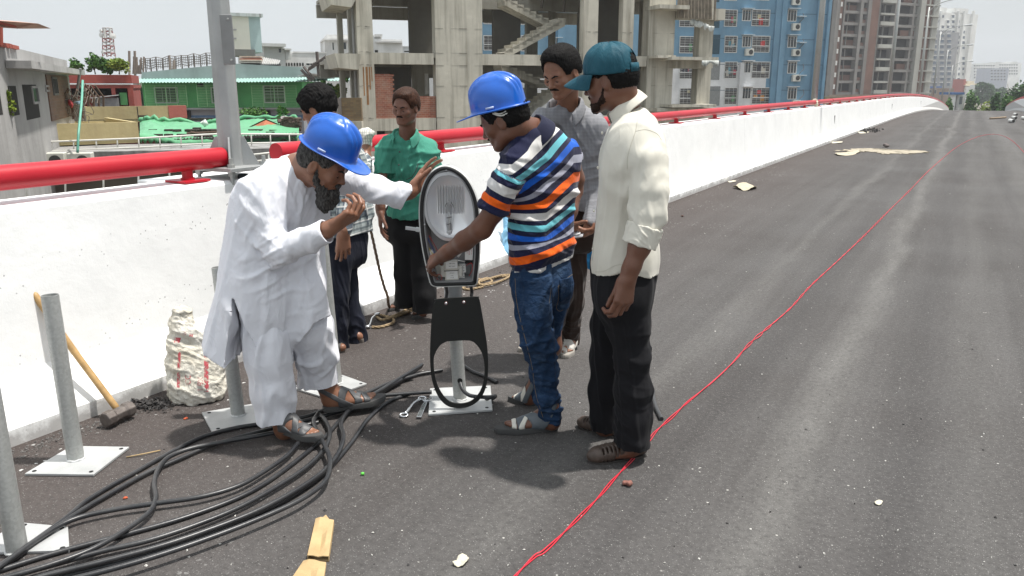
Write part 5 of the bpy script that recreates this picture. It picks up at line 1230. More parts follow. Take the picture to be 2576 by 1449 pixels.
    b=MB(); b.lathe(B0-ax*.02,[(0,0),(.018,0),(.018,.018),(.014,.030),(0,.030)],20,axis=ax); b.build('lamp_socket',mat('smoked_ceramic',(.10,.10,.10),.5),o,smooth=True,auto=40)
    # control gear in the lower tray
    cr=mat('cream_steel_case',(.56,.55,.49),.45); wt=mat('white_label',(.74,.74,.72),.6); yb=yF+.035
    def boxat(name,u,v,wp,hp_,dep,m,parent,y=yb,rz=0.,bev=.0015):
        p=P(u,v,y); k=mpp(u,v,y); b=MB(); b.obox((0,0,0),wp*k,dep,hp_*k); q=b.build(name,m,None,bevel=bev); q.location=p; q.rotation_euler=(0,rz,0)
        q.parent=parent
        q.matrix_parent_inverse=parent_world(parent).inverted(); return q
    def text(name,s_,u,v,h,m,parent,y,rot=0.,al='CENTER'):
        cu=bpy.data.curves.new(name,'FONT'); cu.body=s_; cu.size=h; cu.align_x=al; cu.align_y='CENTER'; cu.extrude=.0002
        t=bpy.data.objects.new(name,cu); COL.objects.link(t); bpy.context.view_layer.update(); me=bpy.data.meshes.new_from_object(t); bpy.data.objects.remove(t)
        me.materials.clear(); q=link(name,me,None,m); q.location=P(u,v,y); q.rotation_euler=(R(90),0,0) if not rot else (R(90),rot,0); q.parent=parent; q.matrix_parent_inverse=parent_world(parent).inverted(); return q
    ink=mat('black_ink',(.03,.03,.03),.7); red=mat('red_ink',(.45,.03,.05),.6)
    gp=boxat('gear_plate',1118,688,80,44,.004,cr,o,yF+.06,rz=R(-3))
    ba=boxat('ballast',1136,680,34,52,.034,cr,o,yF+.03,rz=R(-3)); boxat('ballast_coil',1136,682,56,30,.026,mat('cream_resin_coil',(.60,.59,.54),.5,.15,60,.5,150,.003),ba,yF+.034,bev=.006)
    lb=boxat('rating_label',1136,667,29,17,.0012,wt,ba,yF+.0118,rz=R(-3)); boxat('rating_label',1137,692,29,20,.0012,wt,ba,yF+.0118,rz=R(-3))
    for k,(v,tx) in enumerate(((663,'230V 50Hz'),(670,'BHL 250W'),(687,'220/240V'),(693,'2.15A'),(698,'tw 130'))): text('label_print',tx,1137,v,.0062 if k<2 else .0055,ink,ba,yF+.0108)
    boxat('seam_strap',1136,679,36,2.4,.036,mat('dark_seam',(.12,.12,.11),.6),ba,yF+.0295,rz=R(-3),bev=.0003)
    tb=boxat('terminal_block',1164,674,16,22,.018,wt,o,yF+.045,rz=R(-2)); tb2=boxat('terminal_block',1162,694,14,18,.018,wt,o,yF+.045,rz=R(-2))
    for q_,vs_ in ((tb,(668,674,680)),(tb2,(689,695,701))):
        for v in vs_:
            for u in (1160,1167): 
                b=MB(); b.lathe(NP(u,v,yF+.0355),[(0,.0006),(.0018,.0006),(.0018,-.001)],8,axis=(0,-1,0)); b.build('terminal_screw',DARK,q_)
    ig=boxat('ignitor',1180,634,20,38,.028,wt,o,yF+.03,rz=R(2)); boxat('ignitor_foot',1181,658,22,9,.022,DARK,ig,yF+.035)
    text('label_print','IGNITOR',1180,634,.0065,red,ig,yF+.0148,rot=R(90)); text('label_print','SN 58  ~220V',1186,634,.0042,red,ig,yF+.0148,rot=R(90)); text('label_print','70-400W',1175,634,.0042,red,ig,yF+.0148,rot=R(90))
    # capacitor can and clip on the left, wires
    b=MB(); b.lathe(NP(1083,640,yF+.035),[(0,.025),(.014,.022),(.015,0),(.015,-.02),(0,-.022)],18,axis=(.1,-.3,1)); b.build('capacitor',mat('white_plastic_can',(.68,.68,.66),.4),o,smooth=True)
    b=MB(); b.tube([NP(1152,646,yF+.012),NP(1165,630,yF+.012)],[.0055,.0035],10); b.build('cable_gland',wt,o,smooth=True)
    for nm,cl,pts in (('yellow',(.55,.45,.03),[(1069,590,.02),(1074,608,.015),(1080,626,.015),(1092,644,.02),(1100,660,.03)]),('blue',(.03,.08,.35),[(1072,588,.025),(1080,608,.02),(1090,628,.02),(1098,650,.03)]),('red',(.45,.02,.02),[(1079,592,.02),(1088,608,.015),(1098,626,.02),(1104,646,.03)]),('red',(.45,.02,.02),[(1092,698,.01),(1104,690,.008),(1112,698,.012),(1106,706,.02),(1098,700,.02)]),('red',(.45,.02,.02),[(1172,668,.03),(1186,662,.02),(1188,678,.02),(1180,694,.03)]),('black',(.02,.02,.02),[(1090,700,.012),(1100,694,.012),(1108,704,.016)]),('white',(.62,.62,.6),[(1120,662,.015),(1145,655,.012),(1170,658,.02)])):
        b=MB(); b.tube(spline([NP(u,v,yF+y) for u,v,y in pts],6),.0026 if nm=='white' else .0014,6); b.build('wire',mat(nm+'_wire',cl,.45),o,smooth=True)
    # toggle latch standing out to the left, top clip
    b=MB(); a,c_=P(1055,573,yF+.02),P(1018,578,yF+.02); M=Matrix.Translation((a+c_)/2)@Matrix.Rotation(R(8),4,'Y'); b.box((-.030,-.002,-.008),(.030,.003,.008),0,M); b.box((.018,-.006,-.010),(.034,.006,.010),0,M); b.build('latch',frm,o,bevel=.001)
    b=MB(); b.obox(P(1126,416,yF+.02),.016,.02,.008); b.build('latch_keeper',frm,o,bevel=.001)
    # hinge arms and clamp round the pipe
    for u in (1122,1185): 
        b=MB(); b.tube(spline([NP(u,722,yF+.02),NP(u+2,735,yF+.05),NP(u,752,yF+.02)],5),.008,10); b.build('hinge_arm',mat('black_cast_hinge',(.03,.03,.032),.5),o,smooth=True)
    b=MB(); b.lathe(P(1140,745,b5.y),[(.0,0),(.043,0),(.043,.065),(.0,.065)],24,axis=(.0,0,1)); b.build('pole_clamp',grey,o,smooth=True,auto=40)
    # the black cover frame hanging open below
    oc=[(1096,757),(1100,752),(1196,746),(1204,750),(1208,762),(1218,820),(1226,875),(1228,930),(1222,975),(1206,1005),(1180,1022),(1150,1026),(1122,1018),(1100,992),(1086,950),(1082,900),(1083,850),(1086,800),(1090,768)]
    ic=[(1125,858),(1180,856),(1200,868),(1214,892),(1219,925),(1216,960),(1204,990),(1182,1010),(1152,1015),(1126,1006),(1106,980),(1094,945),(1091,905),(1098,882),(1110,866)]
    yC=3.565; O=spline([NP(u,v,yC) for u,v in oc+[oc[0]]],4)[:-1]
    I=spline([NP(u,v,yC) for u,v in ic+[ic[0]]],4)[:-1]
    ob=[V3(q[0],q[1]+.0,q[2]) for q in O]; b=MB()
    bm=bmesh.new(); vo=[bm.verts.new(q) for q in O]; vi=[bm.verts.new(q) for q in I]
    eo=[bm.edges.new((vo[i],vo[(i+1)%len(vo)])) for i in range(len(vo))]; ei=[bm.edges.new((vi[i],vi[(i+1)%len(vi)])) for i in range(len(vi))]
    bmesh.ops.triangle_fill(bm,use_beauty=True,use_dissolve=False,edges=eo+ei)
    me=bpy.data.meshes.new('cover_frame'); bm.to_mesh(me); bm.free(); cm=mat('matt_black_coating',(.0075,.0080,.0070),.6,.2,8); me.materials.append(cm)
    cf=link('cover_frame',me,o); md=cf.modifiers.new('s','SOLIDIFY'); md.thickness=.010; md.offset=0
    for u,v in ((1122,763),(1167,760)):
        b=MB(); b.lathe(NP(u,v,yC-.005),[(0,.006),(.004,.005),(.0065,.003),(.0065,0)],14,axis=(0,-1,0)); b.build('screw',frm,cf,smooth=True)
        b=MB(); b.lathe(NP(u,v,yC-.005),[(.0066,.001),(.0085,.001),(.0085,-.001)],14,axis=(0,-1,0)); b.build('washer',mat('red_oxide_washer',(.20,.04,.03),.6),cf)
    return o
lamp()
# ---- cables -------------------------------------------------------------------
CAB=MatB('black_cable_sheath'); _c=CAB.coord('Object'); CAB.col(CAB.ramp(CAB.noise(_c,6,6,.65),[(.35,(.014,.015,.018)),(.7,(.040,.041,.043))])); CAB.set(rough=.36,spec=.5); CAB.bump(CAB.noise(_c,90,4,.6),.15,.003); CAB=CAB.m
CU=mat('cut_cable_end',(.10,.09,.085),.6)
def cable(label,pts,r=.0095,lift=0.,group='black power cables lying on the road',amp=.0,mat_=None,name='cable',cat='cable',n=10,zs=None):
    pp=[]
    for i,q in enumerate(pts):
        z=r+lift+(zs[i] if zs else 0); pp.append(np.array(G(q[0],q[1],z if z>0 else r)))
    sp=spline(pp,7)
    if amp: 
        A=np.array(sp); A[:,0]+=amp*wob(A,9,3); A[:,1]+=amp*wob(A,9,4); sp=list(A)
    b=MB(); b.tube(sp,r,n); o=b.build(name,mat_ or CAB,None,smooth=True,auto=60)
    return tag(o,label,cat,group)
cl=[
 ('black cable that makes the outermost upper arc, nearest the pipe stands',[(-60,1450),(0,1422),(74,1370),(164,1305),(215,1262),(283,1220),(362,1176),(430,1138),(509,1099),(600,1075),(690,1062),(780,1045),(860,1010),(920,990),(1000,962),(1060,920)],0.),
 ('black cable running just inside the outermost arc to end behind the cover frame',[(-60,1465),(60,1388),(150,1322),(215,1278),(290,1235),(370,1190),(450,1155),(520,1125),(600,1100),(700,1075),(800,1050),(900,1020),(980,975),(1040,945),(1113,931)],.004),
 ('black cable with the S-shaped kink left of the middle of the coil',[(800,1062),(720,1082),(640,1098),(560,1112),(480,1128),(425,1150),(398,1180),(388,1218),(392,1255),(372,1292),(305,1340),(226,1384),(113,1425),(-20,1462)],.020),
 ('single black cable crossing the middle of the coil under the near sandal',[(-40,1446),(0,1424),(96,1355),(181,1308),(283,1283),(396,1266),(509,1249),(600,1222),(665,1186),(720,1148),(750,1115)],.018),
 ('upper cable of the bundle of four that sweeps along the front',[(-40,1450),(0,1435),(113,1399),(226,1368),(340,1338),(453,1306),(566,1266),(640,1232),(705,1190),(770,1140),(822,1095),(868,1045),(930,1002),(1000,958)],0.),
 ('second cable of the front bundle, dipping under the loops',[(-20,1470),(30,1450),(150,1416),(260,1386),(380,1358),(500,1318),(600,1277),(690,1228),(770,1176),(815,1130),(830,1090),(818,1058),(802,1042)],.012),
 ('third cable of the front bundle, looping up beside the far sandal',[(60,1470),(100,1452),(250,1415),(400,1375),(520,1335),(640,1288),(740,1236),(808,1190),(848,1145),(864,1100),(858,1065),(880,1030),(940,992),(1010,955)],.022),
 ('lowest cable of the coil, nearest the camera',[(110,1475),(160,1450),(330,1408),(480,1360),(620,1303),(730,1250),(820,1186),(885,1112),(925,1055),(975,1012),(1030,990)],0.),
 ('thin looking cable running level to the central base plate',[(860,1012),(930,998),(1000,992),(1086,986)],.012),
 ('short cable end standing up at an angle above the pile',[(900,1010),(950,985),(1000,955),(1062,917)],.030),
 ('cable that ends beside the second arc below the short upright end',[(870,1012),(930,985),(985,962),(1042,945)],.014),
 ('black cable loop that crosses over the bundle in front of the sandals',[(800,1040),(789,1062),(806,1100),(826,1140),(830,1172),(822,1204),(795,1232),(735,1268),(620,1318),(480,1370),(330,1418),(160,1462),(60,1480)],.034),
]
for lab,pts,li in cl: cable(lab,pts,lift=li)
cable('short black cable offcut behind the central pipe, pointing to the jeans',[(1168,921),(1190,935),(1218,946),(1250,962)],.0095)
cable('black hose offcut lying beside the cap man\'s trousers',[(1642,980),(1643,1000),(1650,1025),(1664,1054)],.0105,mat_=mat('dark_grey_hose',(.045,.047,.05),.55),name='hose_piece',cat='hose')
# cable coming out of the hole in the central pipe
ch=[NP(1157,958,b5.y-.02),NP(1163,978,b5.y-.06),NP(1178,993,b5.y-.09),NP(1200,998,b5.y-.10),NP(1232,999,3.56),NP(1246,996,3.62),np.array(G(1238,1003,.012)),np.array(G(1222,1006,.014))]
b=MB(); b.tube(spline(ch,7),.0095,10); tag(b.build('cable',CAB,None,smooth=True),'cable coming out of the hole low in the central pipe','cable','black power cables lying on the road')
# ---- red twisted pair ----------------------------------------------------------
rp=[(1270,1490),(1300,1449),(1345,1404),(1372,1388),(1440,1322),(1505,1255),(1545,1208),(1590,1160),(1628,1118),(1650,1088),(1690,1052),(1730,1014),(1790,965),(1840,918),(1885,868),(1930,828),(1990,775),(2040,720),(2110,655),(2180,588),(2235,532),(2290,478),(2330,436),(2370,400),(2400,375),(2430,357),(2465,343),(2500,338),(2530,345),(2555,362),(2585,395),(2625,450)]
ct=spline([np.array(G(*q)) for q in rp],26); A=np.array(ct); d=np.gradient(A,axis=0); d/=np.linalg.norm(d,axis=1)[:,None]; nrm=np.stack([-d[:,1],d[:,0],0*d[:,0]],1); sl=np.concatenate([[0],np.cumsum(np.linalg.norm(np.diff(A,axis=0),axis=1))])
b=MB(); sep=.0036+.009*(np.clip(wob(A,3.1,9),0,1))**1.6
for ph in (0,math.pi):
    t=np.sin(sl*13+2.2*wob(A,1.3,6)+ph); pts=A+nrm*(t*sep)[:,None]; pts[:,2]=.0032+.0028*(1+np.cos(sl*13+ph)); b.tube([tuple(q) for q in pts],.0025,6)
tag(b.build('twisted_wire',mat('red_pvc_wire',(.52,.018,.038),.45),None,smooth=True),'pair of red wires twisted together running along the whole road','wire')
# ---- sledge hammer -------------------------------------------------------------
hm=thing('sledgehammer','wooden-handled sledgehammer leaning on the white parapet','hammer',G(298,1050))
h0=G(297,1032,.035); ww=RP(s_at(92,740,NL-.20,.80),NL-.205,0); 
def on_wall(u,v,n,zdef=0):
    d=ray(u,v); o_=Vector((0,0,CAMH)); best=None
    # intersect with wall face approximated by plane through n at offset
    nn=RN; k=(NL+n-bend(2)-0*1-(o_.dot(RN)))/(d.dot(nn)); return o_+d*k
h1=on_wall(82,734,-.185)
b=MB(); hs=[h0+(h1-h0)*t for t in (0,.2,.4,.5,.6,.8,1.)]; hs=[q+Vector((0,0,-.012*math.sin(math.pi*i/6))) for i,q in enumerate(hs)]; b.tube(spline(hs,5),.0155,14); b.build('handle',mat('bamboo_handle',(.42,.27,.11),.55,.25,14,.3,90,c2=(.30,.18,.07)),hm,smooth=True)
b=MB(); a0,a1=G(263,1058,.042),G(331,1026,.045); ax=(a1-a0).normalized(); q=[]
prof=[(0,0),(.034,.0),(.038,.006),(.038,.035),(.031,.045),(.031,.09),(.038,.10),(.038,.128),(.034,.134),(0,.134)]
L0=(a1-a0).length; b.lathe(a0,[(r_,z_*L0/.134) for r_,z_ in prof],8,axis=ax); b.build('head',mat('rusty_forged_steel',(.13,.115,.105),.5,.3,20,.4,80,metal=.5,c2=(.08,.065,.06)),hm,bevel=.003)
# ---- spanners -------------------------------------------------------------------
CHR=mat('chromed_tool_steel',(.55,.56,.58),.25,.1,30,metal=.9)
sp_=thing('ring_spanner','chrome ring spanner lying left of the adjustable wrench','spanner',G(1035,1030),group='hand tools by the central base plate')
b=MB(); b.tube(spline([np.array(G(*q)) for q in ((1058,1005,.015),(1042,1013,.018),(1030,1028,.018),(1019,1041,.012))],6),[.008]*4+[.006]*8+[.008]*7,10); b.build('shank',CHR,sp_,smooth=True)
for (u,v,r_) in ((1062,1002,.012),(1016,1044,.012)):
    b=MB(); c=np.array(G(u,v,.010)); pts=[c+V3(math.cos(a)*r_*1.5,math.sin(a)*r_*.95,.004*math.sin(a)) for a in [2*math.pi*k/16 for k in range(17)]]; b.tube(pts,.0045,8,caps=False); b.build('ring',CHR,sp_,smooth=True)
aw=thing('adjustable_wrench','chrome adjustable wrench lying against the central base plate','wrench',G(1062,1038),group='hand tools by the central base plate')
a=G(1054,1052,.006); c=G(1071,1014,.006); d=(c-a); n_=Vector((-d.y,d.x,0)).normalized(); 
b=MB(); b.prism([a-n_*.012,a+n_*.012,c+n_*.009,c-n_*.009],(0,0,.009)); b.build('shank',CHR,aw,bevel=.002)
dd=d.normalized(); b=MB(); b.prism([c-n_*.014,c-n_*.030+dd*.02,c-n_*.026+dd*.045,c-n_*.012+dd*.05,c-n_*.010+dd*.025,c+n_*.010+dd*.022,c+n_*.016],(0,0,.014)); b.build('fixed_jaw',CHR,aw,bevel=.002)
b=MB(); b.prism([c+n_*.012+dd*.012,c+n_*.008+dd*.040,c+n_*.020+dd*.044,c+n_*.028+dd*.020],(0,0,.012)); b.build('movable_jaw',CHR,aw,bevel=.002)
b=MB(); b.tube([c+n_*.004+dd*.006+Vector((0,0,.010)),c+n_*.004+dd*.02+Vector((0,0,.010))],.006,10); b.build('worm_screw',CHR,aw,smooth=True)
sp2=thing('open_spanner','small spanner lying by the rope end near the navy trousers','spanner',G(938,810))
b=MB(); b.tube(spline([np.array(G(*q)) for q in ((928,822,.012),(932,812,.02),(936,800,.03),(944,793,.03))],5),.006,8); b.build('shank',CHR,sp2,smooth=True)
for q in ((925,823,.012),(950,791,.028)):
    b=MB(); cc=np.array(G(*q)); b.tube([cc+V3(-.02,0,0),cc+V3(.014,.004,.004)],.0115,10); b.build('jaw',CHR,sp2,smooth=True)
# ---- ropes -----------------------------------------------------------------------
def rope(label,pts,r,m,name='rope',group=None,k=60.):
    A=np.array(spline(pts,14)); sl=np.concatenate([[0],np.cumsum(np.linalg.norm(np.diff(A,axis=0),axis=1))]); N=max(40,int(sl[-1]/.006)); u=np.linspace(0,sl[-1],N); A=np.stack([np.interp(u,sl,A[:,i]) for i in range(3)],1)
    d=np.gradient(A,axis=0); d/=np.linalg.norm(d,axis=1)[:,None]+1e-9; e1=np.cross(d,V3(.3,.2,1)); e1/=np.linalg.norm(e1,axis=1)[:,None]; e2=np.cross(d,e1); b=MB()
    for ph in (0,2.09,4.19):
        w_=u*k+ph; b.tube([tuple(q) for q in A+(e1*np.cos(w_)[:,None]+e2*np.sin(w_)[:,None])*r*.55],r*.62,6)
    return tag(b.build(name,m,None,smooth=True),label,'rope',group)
JUTE=mat('jute_rope',(.30,.22,.13),.9,.25,40); JD=mat('wet_dark_rope',(.13,.085,.055),.9,.25,40)
yr=[(908,470,5.16),(920,520,5.15),(932,575,5.12),(944,630,5.08),(955,680,5.04),(966,720,5.0),(975,745,4.98),(977,765,5.02)]
rope('twisted brown rope hanging down the white parapet left of the green-shirted man',[NP(908,405,5.30),NP(904,425,5.26)]+[NP(*q) for q in yr]+[np.array(G(980,772,.012))],.0085,JD,group='ropes')
def gz(*l): return [np.array(G(u,v,z)) for u,v,z in l]
rope('knotted pale rope lying at the green-shirted man\'s feet',gz((935,823,.01),(960,822,.01),(988,812,.01),(990,803,.01),(975,797,.012),(958,793,.012),(948,796,.012),(960,804,.02),(975,802,.02),(1000,795,.012),(1020,788,.012),(1040,778,.015),(1052,772,.03),(1040,766,.03),(1030,774,.03),(1045,780,.04),(1055,770,.04),(1035,772,.02),(1010,786,.02),(990,795,.02),(972,800,.02)),.0085,JUTE,group='ropes')
rope('pale rope coil on the road to the right of the lamp head',gz((1278,695,.01),(1255,697,.01),(1230,702,.01),(1205,703,.01),(1190,707,.012),(1195,716,.012),(1220,715,.012),(1238,708,.02),(1225,700,.03),(1205,709,.03),(1215,718,.02),(1245,712,.02),(1275,700,.012),(1283,692,.012),(1262,693,.02),(1235,700,.03),(1200,712,.02),(1180,718,.01),(1165,724,.01),(1180,728,.01),(1215,722,.01)),.0085,JUTE,group='ropes')
# ---- woven sack ------------------------------------------------------------------
def sack():
    o=thing('cement_sack','half-empty stained white woven sack with red print slumped at the parapet foot','sack',G(495,1008))
    b=MatB('woven_polypropylene'); co=b.coord('Object'); n=b.noise(co,7,6,.65); c=b.ramp(n,[(.32,(.50,.46,.37)),(.6,(.64,.62,.56)),(.75,(.72,.70,.66))])
    c=b.mix(b.ramp(b.noise(co,14,6,.7),[(.6,0.),(.8,.5)]),c,(.32,.24,.15)); b.col(c); b.set(rough=.65,spec=.3); n1=b.bump(b.noise(co,24,5,.6,1.),.8,.02); b.bump(b.noise(co,150,3,.6),.3,.002,n1)
    T=Sh(); Y0=3.74
    T.cap(NP(520,850,Y0+.03),NP(548,872,Y0+.03),.04,.045,k=.04); limb(T,[(468,990,Y0-.03,36),(515,985,Y0-.03,44)],k=.05); limb(T,[(478,950,Y0,50),(512,945,Y0,52)],k=.05); limb(T,[(470,905,Y0,44),(520,905,Y0+.02,42)],k=.05); T.cap(NP(455,870,Y0),NP(505,880,Y0+.02),NR(455,870,Y0,33),.050,k=.03)
    limb(T,[(456,850,Y0+.02,29),(456,785,Y0+.04,31)],k=.04)
    T.cap(NP(456,815,Y0+.01),NP(505,850,Y0+.02),.046,.046,k=.04)
    T.cap(NP(463,800,Y0-.03),NP(470,752,Y0-.06),.018,.045,k=.02,op='sub')
    def inter(D,lo,N,h):
        X=(lo[0]+h*np.arange(N[0]))[:,None,None]; Z=(lo[2]+h*np.arange(N[2]))[None,None,:]
        pts=[NP(u,v,Y0) for u,v in ((425,800),(436,773),(452,776),(478,788),(492,815),(540,832),(600,850))]; zt=np.interp(X,[q[0] for q in pts],[q[2] for q in pts]); D=np.maximum(D,Z-zt); return np.maximum(D,.004-Z).astype(np.float32)
    def disp(V,N): return folds([(.012,3,(1,1,.6),101),(.008,7,(1,1,1.2),102),(.005,13,(1,1,1),103)])(V,N)+.002*wob(V,120,7)
    bd=sdf_obj('bag',T,.0042,b.m,o,inter=inter,disp=disp)
    # printed blocks and lettering in red, wrapped just above the cloth
    rm=MatB('faded_red_print'); co=rm.coord('Object'); rm.col((.50,.07,.09)); rm.set(rough=.7,alpha=rm.ramp(rm.noise(co,55,6,.75),[(.40,0.),(.56,.9)])); rm=rm.m
    bm_=bd.data; 
    import mathutils
    from mathutils.bvhtree import BVHTree
    bvh=BVHTree.FromPolygons([tuple(v.co) for v in bm_.vertices],[tuple(p_.vertices) for p_ in bm_.polygons])
    def project(u,v):
        org=Vector((0,0,CAMH)); d=ray(u,v).normalized(); h=bvh.ray_cast(org,d); 
        return None if h[0] is None else h[0]+h[1]*.0012*(1 if h[1].dot(d)<0 else -1)
    def patch(quad,nu=8,nv=8):
        B_=MB(); rows=[]
        for i in range(nv+1):
            row=[]
            for j in range(nu+1):
                s_,t_=j/nu,i/nv; u=(quad[0][0]*(1-s_)+quad[1][0]*s_)*(1-t_)+(quad[3][0]*(1-s_)+quad[2][0]*s_)*t_; v=(quad[0][1]*(1-s_)+quad[1][1]*s_)*(1-t_)+(quad[3][1]*(1-s_)+quad[2][1]*s_)*t_
                q=project(u,v)
                if q is None: return None
                row.append(q)
            rows.append(row)
        B_.grid(rows); return B_
    for quad in ([(513,868),(524,868),(525,985),(514,985)],[(448,880),(455,878),(452,975),(445,975)],[(535,880),(556,895),(556,912),(540,905)],[(438,848),(455,850),(452,862),(438,862)],[(462,835),(468,836),(467,843),(462,842)],[(478,838),(486,840),(484,848),(476,846)]):
        B_=patch(quad)
        if B_: B_.build('red_print',rm,bd,smooth=True)
    # upright lettering rows (illegible block capitals on the photo too)
    for tx,u0,v0,hh in (('1 BX',497,985,20),('CC',466,968,20)):
        cu=bpy.data.curves.new('t','FONT'); cu.body=tx; cu.size=1; t=bpy.data.objects.new('t',cu); COL.objects.link(t); bpy.context.view_layer.update(); me=bpy.data.meshes.new_from_object(t); bpy.data.objects.remove(t)
        bm=bmesh.new(); bm.from_mesh(me); bmesh.ops.subdivide_edges(bm,edges=bm.edges,cuts=2,use_grid_fill=True); ok=True
        for v in bm.verts:
            u,vv=u0+v.co.y*hh,v0-v.co.x*hh*.9; q=project(u,vv)
            if q is None: ok=False; break
            v.co=q
        if ok: bm.to_mesh(me); me.materials.clear(); link('lettering',me,bd,rm)
        bm.free()
sack()
# ---- bag contents spilled: dark asphalt crumbs at the kerb -----------------------
def crumbs(name,label,cat,area,n,size,m,kind=None,zmax=.0,seed=1):
    """a heap of irregular chips as one mesh"""
    r_=random.Random(seed); b=MB()
    for i in range(n):
        u,v=area(r_); s=size*(.3+r_.random()**2*1.2); p=G(u,v,s*.3+zmax*r_.random()**2)
        M=Matrix.Translation(p)@Matrix.Rotation(r_.random()*6,4,'Z')@Matrix.Rotation(r_.random()*1.2,4,'X'); k=len(b.v)
        pts=[(1,0,0),(-1,.1,0),(0,1,.1),(.1,-1,0),(0,.1,.6),(0,0,-.5)]; b.v+=[tuple(M@Vector((x*s*(.6+.6*r_.random()),y*s*(.6+.5*r_.random()),z*s*(.6+.5*r_.random())))) for x,y,z in pts]
        for f in ((0,2,4),(2,1,4),(1,3,4),(3,0,4),(2,0,5),(1,2,5),(3,1,5),(0,3,5)): b.f.append(tuple(k+q for q in f)); b.m.append(0)
    o=b.build(name,m,None,fix=False); tag(o,label,cat,None,kind); return o
TAR=mat('asphalt_crumbs',(.030,.028,.028),.8,.3,30)
gz_=lambda u0,v0,su,sv: (lambda r_: (u0+r_.gauss(0,su),v0+r_.gauss(0,sv)))
crumbs('gravel','heap of loose black asphalt crumbs between the hammer head and the sack','gravel',gz_(385,1016,24,6),300,.012,TAR,'stuff',.025,1)
def along(u0,v0,u1,v1,s): return lambda r_: (lambda t:(u0+(u1-u0)*t+r_.gauss(0,s)+abs(r_.gauss(0,s)),v0+(v1-v0)*t+abs(r_.gauss(0,s*.9))))(r_.random())
crumbs('gravel','loose grit scattered along the foot of the parapet','grit',along(30,1135,440,985,14),700,.0055,mat('grey_grit',(.12,.115,.11),.9,.5,60),'stuff',0,2)
crumbs('gravel','fine grit along the parapet behind the standing men','grit',along(900,812,1700,508,8),500,.007,mat('grey_grit',(.12,.115,.11),.9,.5,60),'stuff',0,3)
crumbs('gravel','dark rubble by the far parapet foot before the crest','rubble',gz_(2188,328,16,2.5),120,.05,TAR,'stuff',.03,4)
def bits(r_):
    t=r_.random()**.6; v=330+ t*1100; return (r_.uniform(200,2570) if v>600 else r_.uniform(1700,2570)), v
def bits2(r_):
    while True:
        u,v=bits(r_)
        if (v-1141)/(-.378)<u-20 if v<1141 else True: return u,v
crumbs('gravel','small pale stones and paint flakes scattered over the road','stones',bits2,420,.0042,mat('pale_stone_chips',(.52,.51,.48),.8,.3,60),'stuff',0,5)
crumbs('gravel','small dark stones scattered over the road','stones',bits2,160,.005,TAR,'stuff',0,6)
# ---- single stones, brick chips, scraps --------------------------------------------
def lump(name,label,cat,u,v,s,m,flat=.5,seed=1,group=None):
    T=Sh(); r_=random.Random(seed); c=np.array(G(u,v,s*flat*.8))
    for i in range(5): T.cap(c+V3(r_.uniform(-.5,.5),r_.uniform(-.4,.4),0)*s,c+V3(r_.uniform(-.5,.5),r_.uniform(-.4,.4),r_.uniform(-.1,.3)*flat)*s,s*flat*.6,k=s*.1)
    o=sdf_obj(name,T,s*.09,m,None,disp=lambda V,N: s*.07*wob(V,3/s,seed)); return tag(o,label,cat,group)
BRK=mat('red_brick_chip',(.42,.085,.035),.85,.25,50); STN=mat('grey_stone',(.12,.10,.095),.85,.25,40)
lump('stone','brown rounded stone beside the red wires near the front shoe','stone',1578,1215,.024,mat('reddish_stone',(.20,.085,.065),.8,.3,60),.6,1)
lump('brick_chip','red brick chip left of the sack','brick chip',438,1010,.016,BRK,.4,2); lump('brick_chip','orange brick chip among the left hand cables','brick chip',315,1252,.013,BRK,.4,3)
lump('brick_chip','orange brick chip under the sack edge near the second base plate','brick chip',467,1052,.016,BRK,.4,4)
lump('stone','dark square stone lying on the road near the far plaster patch','stone',2227,366,.11,STN,.6,5)
lump('stone','dark twisted lump on the road right of the cap man','stone',1716,543,.030,mat('rust_lump',(.10,.06,.05),.8),.5,6)
b=MB(); g0=G(912,1192,.008); b.tube([g0+Vector((-.006,0,0)),g0+Vector((.006,.003,0))],.006,10); tag(b.build('bottle_cap',mat('bright_green_plastic',(.10,.50,.06),.4),None,smooth=True),'tiny bright green plastic piece on the road left of centre','cap')
PLS=mat('dull_plaster',(.42,.375,.28),.9,.2,20); PAP=mat('cream_paper',(.50,.47,.38),.8,.15,30)
def scrap(name,label,pts,m,h=.012,cat='paper',seed=1,thick=.002):
    """torn flat scrap: outline in photo pixels on the road, gently curled"""
    P3=[np.array(G(u,v,.004)) for u,v in pts]; c=sum(P3)/len(P3); r_=random.Random(seed); sp=spline(P3+[P3[0]],4)[:-1]; rows=[]
    for k,e in enumerate((1.,.8,.55,.3,.02)):
        row=[]
        for i,q in enumerate(sp):
            p=c+(q-c)*e*(1+(.06*math.sin(i*2.3+seed) if k==0 else 0)); p[2]=.004+h*(.5+.5*math.sin(i*.55+seed*2))*e**2; row.append(p)
        rows.append(row)
    b=MB(); b.grid(rows,0,True); return tag(b.build(name,m,None,smooth=True,solid=thick),label,cat)
scrap('paper_scrap','torn cream paper scrap on the road at bottom centre',[(1139,1420),(1148,1410),(1152,1404),(1166,1400),(1178,1402),(1178,1412),(1168,1424),(1150,1426)],PAP)
scrap('paper_scrap','small pale disc-like scrap on the right of the road',[(2199,1263),(2208,1259),(2220,1263),(2214,1270),(2203,1269)],PAP,.004,seed=2)
scrap('plaster_sheet','curled cream plaster sheet lying on the road right of the cap man',[(1844,473),(1870,466),(1895,468),(1904,474),(1893,478),(1875,480),(1858,477)],PLS,.05,'scrap',3)
scrap('plaster_sheet','pale peeled plaster piece in front of the long patch',[(2098,388),(2120,384),(2150,380),(2162,383),(2145,390),(2112,392)],PLS,.03,'scrap',4)
scrap('paper_scrap','thin white scrap at the parapet foot beyond the cap man',[(1830,456),(1845,454),(1852,457),(1836,459)],PAP,.01,seed=5)
